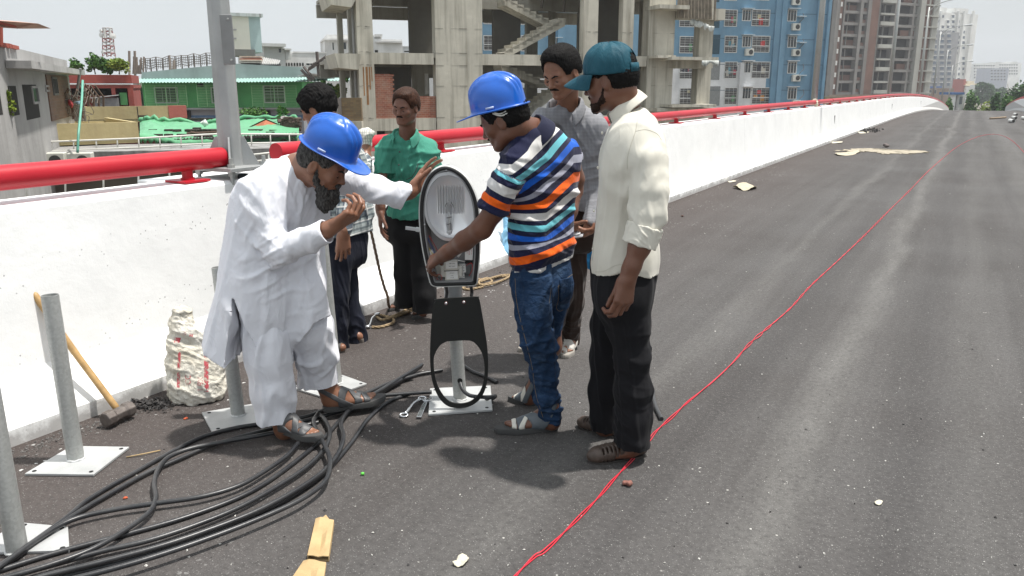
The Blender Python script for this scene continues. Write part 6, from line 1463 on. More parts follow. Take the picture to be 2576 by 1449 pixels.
scrap('paper_scrap','white scrap beside the dark rubble by the far parapet',[(2158,333),(2180,331),(2184,334),(2162,336)],PAP,.02,seed=6)
scrap('paper_scrap','white peeled strip near the parapet before the square stone',[(2092,357),(2116,356),(2118,360),(2095,361)],PAP,.02,seed=8)
# dried plaster strip across the road
_p=MatB('dried_plaster'); _pc=_p.coord('Object'); _p.col(_p.ramp(_p.noise(_pc,3,5,.6),[(.3,(.26,.23,.18)),(.7,(.42,.37,.28))])); _p.set(rough=.9,alpha=_p.ramp(_p.noise(_pc,5,8,.7),[(.36,0.),(.46,1.)])); PATCH=_p.m
strip_pts=[(2096,379),(2125,377),(2150,374),(2185,373),(2205,376),(2262,377),(2300,378),(2328,380),(2332,383),(2300,385),(2280,387),(2245,386),(2225,387),(2205,383),(2175,381),(2160,382),(2130,380)]
sp=spline([np.array(G(u,v,.012)) for u,v in strip_pts+[strip_pts[0]]],6)[:-1]; b=MB(); c=sum(sp)/len(sp)
top=[q+V3(0,0,0) for q in sp]; b.prism([tuple(q*1. +V3(.06*math.sin(i*1.7),.16*math.sin(i*2.9)*abs(math.sin(i*.7)),0)-V3(0,0,.010)) for i,q in enumerate(top)],(0,0,.012)); tag(b.build('dried_plaster',PATCH,None),'long strip of dried cream plaster spread across the road in the distance','plaster')
# ---- cardboard ----------------------------------------------------------------------
CARD=MatB('corrugated_cardboard'); _c=CARD.coord('Object'); CARD.col(CARD.ramp(CARD.noise(_c,8,6,.6),[(.3,(.36,.25,.13)),(.7,(.50,.37,.20))])); CARD.set(rough=.8,spec=.2); _n=CARD.bump(CARD.noise(CARD.coord('Object',(1,.2,1)),60,4,.6),.35,.004); CARD.bump(CARD.noise(_c,9,5,.6,.8),.5,.012,_n); CARD=CARD.m
def card(label,quad,h,open_=True,nub=True):
    o=thing('cardboard_box',label,'cardboard',G(*quad[0]),0,'flattened cardboard box pieces at the bottom of the frame'); Q=[G(u,v,0.)+Vector((0,0,.003)) for u,v in quad]; n=10; t=.0035; b=MB()
    def lp(a,c,s): return a+(c-a)*s
    rows=[]
    for i in range(n+1):
        s=i/n; a=lp(Q[0],Q[3],s); c=lp(Q[1],Q[2],s); w_=.004*math.sin(s*9); sag=.010*math.sin(s*math.pi*1.5)
        row=[a,a+Vector((0,0,h)),lp(a,c,.25)+Vector((0,0,h+w_-sag*.5)),lp(a,c,.5)+Vector((0,0,h-sag-.004)),lp(a,c,.75)+Vector((0,0,h-w_-sag*.3)),c+Vector((0,0,h)),c]
        rows.append(row)
    b.grid(rows); b.build('sleeve',CARD,o,solid=t,smooth=False)
    b=MB(); b.grid([[lp(Q[0],Q[3],s),lp(Q[1],Q[2],s)] for s in (0,.5,1)]); b.build('bottom_panel',CARD,o,solid=.003)
    if nub:
        b=MB(); m=lp(Q[3],Q[2],.55); e=(Q[3]-Q[0]).normalized(); b.prism([lp(Q[3],Q[2],.3)+Vector((0,0,h)),m+e*.014+Vector((0,0,h+.008)),lp(Q[3],Q[2],.75)+Vector((0,0,h))],(0,0,.003)); b.build('torn_flap',CARD,o)
    return o
card('long narrow flattened cardboard box piece at the bottom of the picture',[(775,1412),(827,1414),(840,1322),(796,1318)],.018)
card('cut-off cardboard flap touching the lower end of the narrow piece',[(728,1475),(812,1480),(820,1424),(765,1420)],.010,nub=False)
# ---- pipes and bamboo near the right parapet ------------------------------------------
PVC=mat('white_pvc',(.60,.61,.60),.4,.1,10,dirt=(.25,.22,.19),dscale=6)
for lab,(u0,v0),(u1,v1),r in (('nearest white plastic pipe offcut at the right edge of the road',(2540,303),(2562,308),.075),('middle white plastic pipe offcut lying behind the nearest one',(2548,295),(2566,299),.07),('farthest white plastic pipe offcut of the pile by the right parapet',(2552,287),(2572,292),.07),('white plastic pipe offcut cut by the right picture edge',(2572,296),(2592,300),.07)):
    b=MB(); a,c=G(u0,v0,r),G(u1,v1,r); d=(c-a).normalized(); c=a+Vector((d.x,d.y,0)).normalized()*.95; b.lathe(a,[(r-.008,.0),(r,.0),(r,(c-a).length),(r-.008,(c-a).length),(r-.008,.0)],20,axis=(c-a)); tag(b.build('plastic_pipe',[PVC],None,smooth=True,auto=40),lab,'pipe','white pipe offcuts by the right parapet')
b=MB(); b.tube([G(2491,298,.035),G(2530,295,.035)],.045,10); tag(b.build('bamboo_pole',mat('bamboo',(.24,.18,.12),.7),None,smooth=True),'brown bamboo length lying left of the white pipe offcuts','bamboo')
# stick by the second base plate
b=MB(); b.tube([G(318,1150,.004),G(360,1142,.01),G(403,1133,.006)],.0028,6); tag(b.build('bamboo_splinter',mat('pale_bamboo',(.42,.30,.15),.7),None,smooth=True),'thin bamboo splinter beside the second base plate','stick')
# ---- dark slits in the parapet face --------------------------------------------------
for s_,z0,z1,w_ in ((s_at(2098,330,NL-.22,.6),.42,.68,.022),(s_at(2243,290,NL-.22,.6),.38,.7,.02),(s_at(2316,270,NL-.22,.6),.38,.7,.03)):
    b=MB(); M=Matrix.Translation(RP(s_,0,0))@Matrix.Rotation(Rz,4,'Z'); f=lambda z: NL-.178-(z-.262)/(.960-.262)*.054
    b.box((f((z0+z1)/2)-.014,-w_,z0),(f((z0+z1)/2)+.008,w_,z1),0,M); tag(b.build('drain_slot',JO,None),'dark upright slot in the white parapet, '+('nearest of three' if s_<30 else 'middle one' if s_<50 else 'farthest of three'),'slot','slots in the parapet')
# ---- cloth knot on the rail -----------------------------------------------------------
s_=s_at(2050); T=Sh(); c=np.array(RP(s_,RNX,RZ)); a=np.array(RD)
T.cap(c-a*.05,c+a*.05,.070,.070,k=.02); T.cap(c+V3(.02,-.05,-.03),c+V3(.05,-.06,-.20),.035,.030,k=.03)
o=sdf_obj('cloth_tie',T,.008,mat('beige_cloth',(.52,.47,.38),.9),None,disp=folds([(.02,12,(1,1,1),5)])); tag(o,'beige cloth tied round the red handrail in front of the blue flats','cloth')
# ---- blue tarpaulin behind the polo man and the grey shirt -----------------------------
bt=cloth('blue_tarpaulin',(.03,.27,.60),rough=.35,bump=.1,folds=.6,fs=9,var=.2,sheen=0)
T=Sh(); limb(T,[(1484,398,4.56,4),(1488,425,4.54,10),(1490,480,4.53,15),(1489,560,4.53,19),(1488,630,4.53,21),(1489,655,4.53,18)],k=.03)
o=sdf_obj('blue_sheet',T,.005,bt,None,disp=folds([(.016,7,(1,1,.4),111),(.008,14,(1,1,1),112)])); tag(o,'crumpled blue plastic sheet hanging at the side of the grey-shirted man','plastic sheet')
T=Sh(); limb(T,[(1276,545,7.06,10),(1276,590,7.0,12),(1280,635,6.92,13)],k=.03)
o=sdf_obj('blue_sheet',T,.006,cloth('pale_blue_tarpaulin',(.22,.45,.65),rough=.4,bump=.1,folds=.6,fs=9,sheen=0),None,disp=folds([(.012,7,(1,1,.5),113)])); tag(o,'pale blue plastic stuck to the parapet face beyond the striped polo shirt','plastic sheet')
# ---- papers in the grey-shirted man's hands ----------------------------------------------
b=MB(); a=P(1444,585,4.02); c=P(1471,583,3.98); d=P(1465,596,3.9); e=P(1442,598,3.94); b.prism([a,c,d,e],(0,.004,.008)); b.prism([a+Vector((0,.01,.012)),c+Vector((-.02,.01,.014)),d+Vector((-.01,0,.014)),e+Vector((0,0,.012))],(0,0,.002)); tag(b.build('papers',mat('white_paper',(.72,.72,.74),.7),None),'folded white papers held by the grey-shirted man','papers')
# ---- grey steel lighting column on the parapet -------------------------------------------
CG=MatB('grey_painted_galvanised'); _c=CG.coord('Object'); _b=CG.ramp(CG.noise(_c,3.5,6,.6),[(.3,(.30,.31,.31)),(.7,(.40,.41,.41))]); _b=CG.mix(CG.ramp(CG.noise(CG.coord('Object',(1,1,.3)),6,7,.7),[(.55,0.),(.75,.6)]),_b,(.50,.51,.51)); CG.col(_b); CG.set(rough=.42,metal=.35); CG.bump(CG.noise(_c,40,5,.7),.25,.004); CG=CG.m
def column():
    Yc=4.78; base=P(582,418,Yc); o=thing('lighting_column','thick grey octagonal steel lighting column bolted to the parapet at the rail gap','lamp post',base)
    k=mpp(580,400,Yc); b=MB(); rows=[]; top=P(526,-260,Yc+.02); bot=P(583,416,Yc)
    for t,r in ((0,.070),(1,.060)):
        c=bot+(top-bot)*t; rows.append([c+Vector((math.cos(R(22.5+8+45*i))*r,math.sin(R(22.5+8+45*i))*r,0)) for i in range(8)])
    b.grid(rows,0,True); b.poly(rows[1]); b.build('shaft',CG,o,bevel=.006)
    # access door
    b=MB(); a=P(556,42,Yc-.070); c=P(590,158,Yc-.070); cc=(a+c)/2; sl=(top-bot).normalized(); M=Matrix.Translation(P(573,100,Yc-.066))@Matrix.Rotation(math.atan2(sl.x,sl.z),4,'Y')@Matrix.Rotation(R(8),4,'Z'); b.box((-.033,-.008,-.135),(.033,.008,.135),0,M); dr=b.build('access_door',mat('darker_grey_door',(.22,.225,.225),.45,.1,8,metal=.3),o,bevel=.004)
    for dz in (-.11,.11):
        b=MB(); b.lathe(M@Vector((.012,-.008,dz)),[(0,.006),(.006,.005),(.007,0)],8,axis=(0,-1,0)); b.build('door_bolt',GALV,dr)
    # base plate, gussets, bolts, levelling nuts
    pl=P(583,420,Yc); b=MB(); b.obox(pl+Vector((0,0,.0)),.36,.34,.022,Rz); b.build('base_plate',CG,o,bevel=.003)
    for an in (Rz+R(90*i+45) for i in range(4)):
        d=Vector((math.cos(an),math.sin(an),0)); t=Vector((-d.y,d.x,0))*.005; q=pl+Vector((0,0,.011)); b=MB(); b.prism([q+d*.055-t,q+d*.165-t,q+d*.150+Vector((0,0,.02))-t,q+d*.082+Vector((0,0,.165))-t,q+d*.055+Vector((0,0,.165))-t],t*2); b.build('gusset',CG,o,bevel=.001)
    for sx in (-1,1):
        for sy in (-1,1):
            q=pl+(RN*sx*.135+RD*sy*.125); b=MB(); b.tube([q+Vector((0,0,-.085)),q+Vector((0,0,.065))],.0115,12); b.lathe(q+Vector((0,0,.011)),[(0,0),(.022,0),(.022,.020),(0,.020)],6); b.lathe(q+Vector((0,0,-.036)),[(0,0),(.022,0),(.022,.022),(0,.022)],6); b.build('anchor_bolt',GALV,o)
    # coil of black tape under the plate
    b=MB(); b.lathe(pl+RN*.12-RD*.02+Vector((0,0,-.075)),[(.02,0),(.036,0),(.038,.012),(.036,.040),(.02,.042)],16); b.build('packing_ring',mat('black_packing',(.02,.025,.028),.6,bump=.4),o,smooth=True)
column()
# concrete pedestal carrying the column behind the parapet
b=MB(); q=P(583,434,4.78); q.z=.987-.33; s_c,n_c=sn(q); b.obox(Vector((0,0,q.z))+RD*s_c+RN*(NL-.535),.56,.60,.62,Rz); tag(b.build('column_pedestal',WHITE,None,bevel=.01),'white concrete pedestal behind the parapet under the lighting column','pedestal')
# ---------------- the city beyond the parapet ----------------------------------
GZ=-6.5
b=MB(); b.poly([(-900,-60,GZ),(1500,-60,GZ),(1500,1600,GZ),(-900,1600,GZ)]); tag(b.build('ground',mat('dusty_ground',(.15,.13,.105),.95,.25,.05,dirt=(.07,.08,.045),dscale=.03),None),kind='structure')
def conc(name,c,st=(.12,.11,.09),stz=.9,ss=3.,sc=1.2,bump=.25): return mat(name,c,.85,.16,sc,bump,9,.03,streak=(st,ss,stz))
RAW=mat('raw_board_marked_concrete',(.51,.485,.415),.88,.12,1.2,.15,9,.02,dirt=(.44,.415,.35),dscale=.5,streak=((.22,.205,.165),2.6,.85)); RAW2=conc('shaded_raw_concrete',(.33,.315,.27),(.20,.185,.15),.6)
BRICKM=None
def brickmat(name,c1,c2,mortar,scale=4.2):
    b=MatB(name); tc=b.n('ShaderNodeTexCoord'); sp=b.n('ShaderNodeSeparateXYZ'); b.L(tc.outputs['Object'],sp.inputs[0]); cb=b.n('ShaderNodeCombineXYZ'); b.L(b.math('ADD',sp.outputs[0],sp.outputs[1]),cb.inputs[0]); b.L(sp.outputs[2],cb.inputs[1])
    br=b.n('ShaderNodeTexBrick'); br.inputs['Color1'].default_value=(*c1,1); br.inputs['Color2'].default_value=(*c2,1); br.inputs['Mortar'].default_value=(*mortar,1); br.inputs['Scale'].default_value=scale; br.inputs['Mortar Size'].default_value=.018; br.inputs['Brick Width'].default_value=1.; br.inputs['Row Height'].default_value=.34
    b.L(cb.outputs[0],br.inputs[0]); n=b.noise(b.coord('Object'),2.2,6,.7); c=b.mix(b.ramp(n,[(.4,0.),(.7,.5)]),br.outputs[0],mortar); b.col(c); b.set(rough=.9); b.bump(br.outputs['Fac'],.4,.01); return b.m
BRICKM=brickmat('rough_red_brick',(.30,.095,.055),(.22,.065,.04),(.33,.27,.21)); BRICKO=brickmat('mossy_old_brick',(.25,.17,.085),(.17,.11,.06),(.13,.12,.085))
GLASS=mat('dark_window_glass',(.030,.036,.040),.15,.4,3,spec=.8); VOID=mat('dark_interior',(.016,.015,.014),.95)
WHT=mat('white_window_paint',(.62,.62,.60),.6); 
class Fac:
    """a vertical facade plane between plan points A and B; d>0 is towards the camera"""
    def __init__(s,uL,YL,uR,YR,vref=216):
        a,b_=P(uL,vref,YL),P(uR,vref,YR); s.A=Vector((a.x,a.y,0)); s.B=Vector((b_.x,b_.y,0)); s.t=(s.B-s.A).normalized(); s.n=Vector((s.t.y,-s.t.x,0)); s.W=(s.B-s.A).length; s.rz=math.atan2(s.t.y,s.t.x)
        s.M=Matrix.Translation(s.A)@Matrix.Rotation(s.rz,4,'Z')
    def at(s,u,v,d=0.):
        r=ray(u,v); k=(s.A+s.n*d).dot(s.n)/r.dot(s.n); p=Vector((0,0,CAMH))+r*k; return (p-s.A).dot(s.t),p.z
    def box(s,b,a0,a1,z0,z1,d0,d1,m=0): return b.box((min(a0,a1),-max(d0,d1),min(z0,z1)),(max(a0,a1),-min(d0,d1),max(z0,z1)),m,s.M)
    def pbox(s,b,u0,v0,u1,v1,d0,d1,m=0):
        um,vm=(u0+u1)/2,(v0+v1)/2; a0,_=s.at(u0,vm,d1); a1,_=s.at(u1,vm,d1); _,z1=s.at(um,v0,d1); _,z0=s.at(um,v1,d1); return s.box(b,a0,a1,z0,z1,d0,d1,m)
    def root(s,name,label,cat,group=None): return thing(name,label,cat,s.M@Vector((s.W/2,0,GZ)),0,group)
SPLIT={'pier','parapet_beam','pilaster','pole','brick_infill','ledge','post','rebar_stub','side_beam','floor_band','roof_block','mullion','dark_wall','piece','parapet_coping','wire_post','wall','ground_opening','downpipe','lattice_bar'}
def comps(b):
    """connected pieces of a polygon collection"""
    pr=list(range(len(b.v)))
    def f(i):
        while pr[i]!=i: pr[i]=pr[pr[i]]; i=pr[i]
        return i
    for q in b.f:
        r0=f(q[0])
        for i in q[1:]: pr[f(i)]=r0
    g={}
    for q,m in zip(b.f,b.m): g.setdefault(f(q[0]),[]).append((q,m))
    out=[]
    for qs in g.values():
        c=MB(); ix={}
        for q,m in qs:
            for i in q:
                if i not in ix: ix[i]=len(c.v); c.v.append(b.v[i])
            c.f.append(tuple(ix[i] for i in q)); c.m.append(m)
        out.append(c)
    return out
def part(name,m,parent,fn,**k):
    b=MB(); fn(b)
    if name in SPLIT:
        for c in comps(b): o=c.build(name,m,parent,**k)
        return o
    return b.build(name,m,parent,**k)
def rect_in(F,u0,v0,u1,v1,d=0.):
    um,vm=(u0+u1)/2,(v0+v1)/2; return F.at(u0,vm,d)[0],F.at(u1,vm,d)[0],F.at(um,v1,d)[1],F.at(um,v0,d)[1]
def window(F,parent,a0,a1,z0,z1,fr=.05,cols=2,rows=0,grille=0,gm=None,pane=GLASS,frm=WHT,d=0.,hood=None,hoodm=None,rec=.12,cloth_=None):
    """window standing in the wall: reveal, frame, mullions, optional bars and hood"""
    b=MB(); dd=d+.03
    for q in ((a0,a0+fr,z0,z1),(a1-fr,a1,z0,z1),(a0+fr,a1-fr,z0,z0+fr),(a0+fr,a1-fr,z1-fr,z1)): F.box(b,*q,d-.02,dd)
    for i in range(1,cols): x=a0+(a1-a0)*i/cols; F.box(b,x-fr*.35,x+fr*.35,z0+fr,z1-fr,d-.01,dd-.004)
    for i in range(1,rows+1): z=z0+(z1-z0)*i/(rows+1); F.box(b,a0+fr,a1-fr,z-fr*.3,z+fr*.3,d-.01,dd-.006)
    w_=b.build('window',frm,parent)
    b=MB(); F.box(b,a0+fr*.5,a1-fr*.5,z0+fr*.5,z1-fr*.5,d-.03,d+.006); b.build('pane',pane,w_)
    if grille:
        b=MB(); n=int((z1-z0)/grille)
        for i in range(1,n+1): z=z0+(z1-z0)*i/(n+1); F.box(b,a0,a1,z-.012,z+.012,dd+.01,dd+.03)
        for i in range(0,int((a1-a0)/.45)+1): x=a0+(a1-a0)*i/max(1,int((a1-a0)/.45)); F.box(b,x-.012,x+.012,z0,z1,dd+.032,dd+.045)
        b.build('grille',gm or WHT,w_)
    if hood: b=MB(); F.box(b,a0-.15,a1+.15,z1+.05,z1+.05+.08,d,d+hood); b.build('hood',hoodm or WHT,w_)
    return w_
def ac_unit(F,a,z,parent=None,w_=.85,h=.58,d=0.,label=None,group=None):
    o=thing('air_conditioner',label,'air conditioner',F.M@Vector((a,-d-.2,z)),0,group) if label else None
    b=MB(); F.box(b,a-w_/2,a+w_/2,z-h/2,z+h/2,d+.03,d+.36); q=b.build('case' if o else 'air_conditioner',mat('ivory_ac_case',(.55,.55,.50),.5),o or parent,bevel=.02)
    b=MB(); c=F.M@Vector((a+w_*.12,-(d+.362),z)); b.lathe(c,[(0,.004),(h*.36,.004),(h*.36,-.01)],20,axis=tuple(F.n)); f=b.build('fan_grille',mat('dark_fan',(.045,.045,.045),.7),q)
    return q
# -- foliage -----------------------------------------------------------------------
def leafmat(name,c,c2):
    b=MatB(name); oi=b.n('ShaderNodeObjectInfo'); g=b.n('ShaderNodeNewGeometry'); c_=b.ramp(g.outputs['Random Per Island'],[(0.,c),(.55,tuple((x+y)/2 for x,y in zip(c,c2))),(1.,c2)]); b.col(c_); b.set(rough=.6,spec=.3); b.b.inputs['Transmission Weight'].default_value=0.; return b.m
LG=leafmat('green_leaves',(.030,.085,.018),(.10,.22,.04)); LY=leafmat('yellow_green_leaves',(.10,.17,.02),(.30,.36,.05)); LD=leafmat('dark_tree_leaves',(.018,.055,.016),(.055,.13,.03)); BARK=mat('bark',(.09,.07,.05),.9,.3,12)
def crown(b,c,r,n,leaf,rnd,clumps=14,flat=1.):
    cs=[]
    for i in range(clumps):
        d=Vector((rnd.gauss(0,1),rnd.gauss(0,1),rnd.gauss(0,1))).normalized()*(rnd.random()**.4)*.72; cs.append((Vector(c)+Vector((d.x*r[0],d.y*r[1],d.z*r[2])),.22+.28*rnd.random()))
    for i in range(n):
        cc,s=cs[rnd.randrange(clumps)]; d=Vector((rnd.gauss(0,1),rnd.gauss(0,1),rnd.gauss(0,1))).normalized()*(.45+.55*rnd.random()**.6)*s
        p=cc+Vector((d.x*r[0],d.y*r[1],d.z*r[2])); L=leaf*(.6+.8*rnd.random()); t=Vector((rnd.gauss(0,1),rnd.gauss(0,1),rnd.gauss(0,.7))).normalized(); u=t.orthogonal().normalized(); u=(Matrix.Rotation(rnd.random()*6.28,3,t)@u)
        b.poly([p-t*L*.5,p+u*L*.28,p+t*L*.5,p-u*L*.28])
def tree(name,label,cat,base,h,r,n,leaf,m,seed=1,trunk=.12,clumps=16,group=None):
    rnd=random.Random(seed); o=thing(name,label,cat,base,0,group); base=Vector(base); c=base+Vector((0,0,h-r[2]*.95)); b=MB()
    tp=spline([base,base+Vector((.05*h*rnd.uniform(-1,1),0,h*.35)),c],5); b.tube(tp,[trunk*(1-.6*i/(len(tp)-1)) for i in range(len(tp))],7)
    for k in range(6):
        e=c+Vector((rnd.uniform(-.6,.6)*r[0],rnd.uniform(-.6,.6)*r[1],rnd.uniform(-.2,.7)*r[2])); s=Vector(tp[-4 if k%2 else -6 if len(tp)>6 else -1]); b.tube([s,(s+e)/2+Vector((0,0,.05*h)),e],[trunk*.4,trunk*.25,trunk*.1],5)
    b.build('trunk',BARK,o,smooth=True); b=MB(); crown(b,c,r,n,leaf,rnd,clumps); b.build('crown',m,o,fix=False); return o
# ================= left side =======================================================
# grey rendered house at the far left
def house_left():
    GR=conc('grey_cement_render',(.34,.335,.33),(.17,.165,.155),.6,1.5,.8)
    F=Fac(23,15.5,176,24.5); o=F.root('grey_house','unpainted grey cement house with a brick corner at the far left edge','house')
    z1=F.at(23,117)[1]; zt2=F.at(170,141)[1]; part('wall',GR,o,lambda b:(F.box(b,0,F.W,GZ,z1-.0,-6,0)))
    part('roof_band',GR,o,lambda b:(F.box(b,-.05,F.W+.25,F.at(26,166)[1]-.05,F.at(26,166)[1]+.09,0.003,.42)))
    # side face towards the left edge
    S_=Fac(-60,13.8,23,15.5); part('wall',GR,o,lambda b:S_.box(b,0,S_.W-.003,GZ,z1-.003,-5,.0)); q=rect_in(S_,-60,216,2,292); part('opening',VOID,o,lambda b:S_.box(b,q[0],q[1],q[2],q[3],-.5,.004)); 
    part('dark_balcony',VOID,o,lambda b:F.pbox(b,27,216,45,291,-.3,.006))
    part('parapet_coping',mat('red_oxide_coping',(.33,.075,.05),.8),o,lambda b:(F.pbox(b,24,110,30,121,-.2,.06),F.pbox(b,32,114,48,123,-.2,.06),S_.pbox(b,-20,106,22,117,-.2,.06)))
    a=rect_in(F,61,213,96,300); part('window_recess',VOID,o,lambda b:F.box(b,*a,-.2,.004)); window(F,o,*rect_in(F,80,216,95,262),cols=1,frm=GR)
    window(F,o,*rect_in(F,113,214,122,231),cols=1,frm=GR); 
    part('brick_corner',brickmat('old_dark_brick',(.17,.095,.065),(.12,.07,.05),(.15,.13,.11)),o,lambda b:F.pbox(b,124,190,176,300,-.1,.03)); window(F,o,*rect_in(F,128,194,140,240),d=.03,cols=3,frm=mat('grey_iron',(.10,.10,.10),.7),pane=VOID)
    part('downpipe',mat('grey_pvc',(.25,.25,.25),.6),o,lambda b:b.tube([F.M@Vector((F.at(157,172)[0],-.45,F.at(157,172)[1])),F.M@Vector((F.at(159,172)[0],-.12,F.at(159,290)[1]))],.04,8))
    # canopy on posts above the roof
    c=thing('roof_canopy','small red-edged canopy on a red post above the grey house roof','canopy',S_.M@Vector((S_.W*.6,.5,z1)))
    part('slab',mat('pink_soffit',(.45,.28,.22),.8),c,lambda b:b.prism([P(-60,46,14.5),P(-2,52,14.8),P(38,66,15.6),P(-60,66,14.4)],(0,1.2,.04))); part('edge',mat('red_oxide_coping',(.33,.075,.05),.8),c,lambda b:b.tube([P(-10,54,14.79),P(38,67,15.58)],.03,6)); part('post',mat('red_oxide_coping',(.33,.075,.05),.8),c,lambda b:b.tube([P(1,68,14.9),P(2,112,14.9)],.04,8))
house_left()
# green hose hanging
b=MB(); b.tube(spline([P(208,203,20.),P(205,260,19.),P(198,330,18.2),P(195,384,18.)],6),.028,7); tag(b.build('hose',mat('green_hose',(.12,.35,.27),.5),None,smooth=True),'thin pale green hose hanging in front of the yellow parapet','hose')
# red building
def red_building():
    RB=conc('red_oxide_wall',(.30,.065,.050),(.17,.05,.045),.5,1.2,.8); F=Fac(168,38,338,39); o=F.root('red_building','low red-painted building with plants growing along its roof','building')
    part('parapet',RB,o,lambda b:F.pbox(b,160,188,331,209,-5,0)); part('slab_edge',mat('dusty_white',(.5,.47,.45),.8),o,lambda b:F.pbox(b,175,211,328,213.5,-.3,.10))
    part('wall',RB,o,lambda b:(F.pbox(b,160,213,336,222,-5,-.02),F.pbox(b,160,240,300,420,-5,-.9),F.pbox(b,284,222,294,300,-1.2,-.02),F.pbox(b,324,213,338,300,-5,.02),F.pbox(b,160,222,176,300,-1,-.02),F.pbox(b,300,262,330,420,-5,-.6)))
    part('dark_veranda',VOID,o,lambda b:F.pbox(b,170,220,330,300,-4.5,-1.5)); part('green_door',mat('green_door_paint',(.07,.24,.08),.7),o,lambda b:F.pbox(b,302,233,320,264,-.5,.05))
    part('shed',mat('grey_tin',(.20,.20,.21),.6),o,lambda b:F.pbox(b,236,246,298,275,-.5,.4)); part('shed_roof',mat('pale_tin_edge',(.5,.5,.5),.5),o,lambda b:b.prism([F.M@Vector((F.at(233,247)[0],-.6,F.at(233,247)[1])),F.M@Vector((F.at(299,240)[0],-.6,F.at(299,240)[1])),F.M@Vector((F.at(299,240)[0],.4,F.at(299,240)[1])),F.M@Vector((F.at(233,247)[0],.4,F.at(233,247)[1]))],(0,0,.04)))
    for u in (330,): part('water_pipe',WHT,o,lambda b:F.pbox(b,325,168,328,190,-.2,-.05))
    return F
FR=red_building()
for i,(u,v0,w_,m,lab) in enumerate(((193,146,23,LG,'leftmost green potted shrub on the red building roof'),(240,134,24,LG,'tall feathery green shrub in the middle of the red building roof'),(270,143,18,LG,'dark green shrub beside the yellowish one on the roof'),(300,146,30,LY,'broad yellowish green shrub at the right of the red roof'))):
    k=mpp(u,160,38.5); bs=P(u,187,38.8); top=P(u,v0,38.8); h=top.z-bs.z; tree('shrub',lab,'shrub',bs,h,(w_*k,w_*k*.8,h*.52),900 if i!=1 else 700,.14,m,seed=20+i,trunk=.03,clumps=16,group='shrubs on the red building roof')
# telecom tower
def telecom():
    Y=110; o=thing('telecom_tower','thin red and white lattice telecom mast with dishes on the skyline','mast',P(272,150,Y)); k=mpp(270,100,Y); b=MB(); b2=MB()
    def pt(x,y,v): u=270+(v-70)*.06; p=P(u,v,Y); return p+Vector((x*k,y*k,0))
    vs=[70+i*9 for i in range(9)]; c4=((-1,-1),(1,-1),(1,1),(-1,1))
    for i in range(8):
        bb=b if i%2 else b2; w0,w1=(8+i*.35),(8+(i+1)*.35)
        for j in range(4):
            a,c=c4[j],c4[(j+1)%4]; bb.tube([pt(a[0]*w0,a[1]*w0,vs[i]),pt(a[0]*w1,a[1]*w1,vs[i+1])],.07,5); bb.tube([pt(a[0]*w0,a[1]*w0,vs[i]),pt(c[0]*w1,c[1]*w1,vs[i+1])],.04,4); bb.tube([pt(a[0]*w0,a[1]*w0,vs[i]),pt(c[0]*w0,c[1]*w0,vs[i])],.05,4)
    b.build('lattice',mat('faded_red_mast',(.30,.10,.09),.7),o); b2.build('lattice',mat('faded_white_mast',(.45,.44,.43),.7),o)
    for u,v,r in ((255,88,6),(284,91,7),(254,78,4),(258,131,4)):
        p=P(u,v,Y-.8); b=MB(); b.lathe(p,[(0,.5*r*k),(r*k,.35*r*k),(r*k,-.2*r*k),(0,-.2*r*k)],14,axis=(-.5 if u<270 else .6,-1,.1)); b.build('dish',mat('white_dish',(.6,.6,.58),.5),o,smooth=True,auto=40)
    for u in (276,262): b=MB(); b.tube([P(u,72,Y-.9),P(u+2,96,Y-.9)],.16,6); b.build('panel_antenna',mat('white_dish',(.6,.6,.58),.5),o)
telecom()
YEL=conc('ochre_parapet',(.44,.365,.19),(.27,.19,.10),.5,1.0,.7)
def slabthing(name,label,cat,u0,v0,u1,v1,YL,YR,m,depth,extra=None):
    F=Fac(u0,YL,u1,YR); o=F.root(name,label,cat); part('parapet',m,o,lambda b:F.pbox(b,u0,v0,u1,v1,-.12,0)); 
    a0,a1,z0,z1=rect_in(F,u0,v0,u1,v1); part('roof_slab',m,o,lambda b:F.box(b,a0,a1,z0-.12,z0-.003,-depth,-.02)); 
    if extra: extra(F,o,a0,a1,z0,z1)
    return F,o
def ex1(F,o,a0,a1,z0,z1):
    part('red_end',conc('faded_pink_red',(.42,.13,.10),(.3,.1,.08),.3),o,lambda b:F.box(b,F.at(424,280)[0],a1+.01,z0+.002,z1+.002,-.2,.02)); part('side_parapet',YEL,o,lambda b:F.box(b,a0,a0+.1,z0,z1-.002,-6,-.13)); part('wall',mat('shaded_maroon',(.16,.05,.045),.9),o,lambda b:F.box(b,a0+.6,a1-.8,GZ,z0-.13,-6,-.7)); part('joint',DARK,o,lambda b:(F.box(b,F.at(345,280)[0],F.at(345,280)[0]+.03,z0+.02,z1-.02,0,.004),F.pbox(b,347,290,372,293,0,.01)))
slabthing('balcony_building','building with an ochre balcony parapet ending in faded red','building',217,267,469,299,29,31,YEL,6,ex1)
def ex2(F,o,a0,a1,z0,z1):
    part('side_parapet',YEL,o,lambda b:F.box(b,a1-.12,a1+.001,z0,z1-.002,-4,-.13)); part('rear_parapet',YEL,o,lambda b:F.box(b,a0,a1-.13,z0,z1-.1,-4,-3.88)); part('eave_shade_band',mat('shaded_ochre',(.20,.165,.085),.9),o,lambda b:F.box(b,a0+.7,a1-.8,z0-.42,z0-.13,-3,-.3)); part('wall',mat('dull_olive_wall',(.17,.15,.095),.9),o,lambda b:F.box(b,a0+1.2,a1+4,GZ,z0-.43,-4,-.8)); part('rust_stain',mat('rust_streak',(.22,.10,.04),.9),o,lambda b:F.box(b,F.at(138,330)[0],F.at(138,330)[0]+.05,z0+.1,z1,0,.003));  # band below the roof edge: its dark ochre is the eave's shadow, painted in
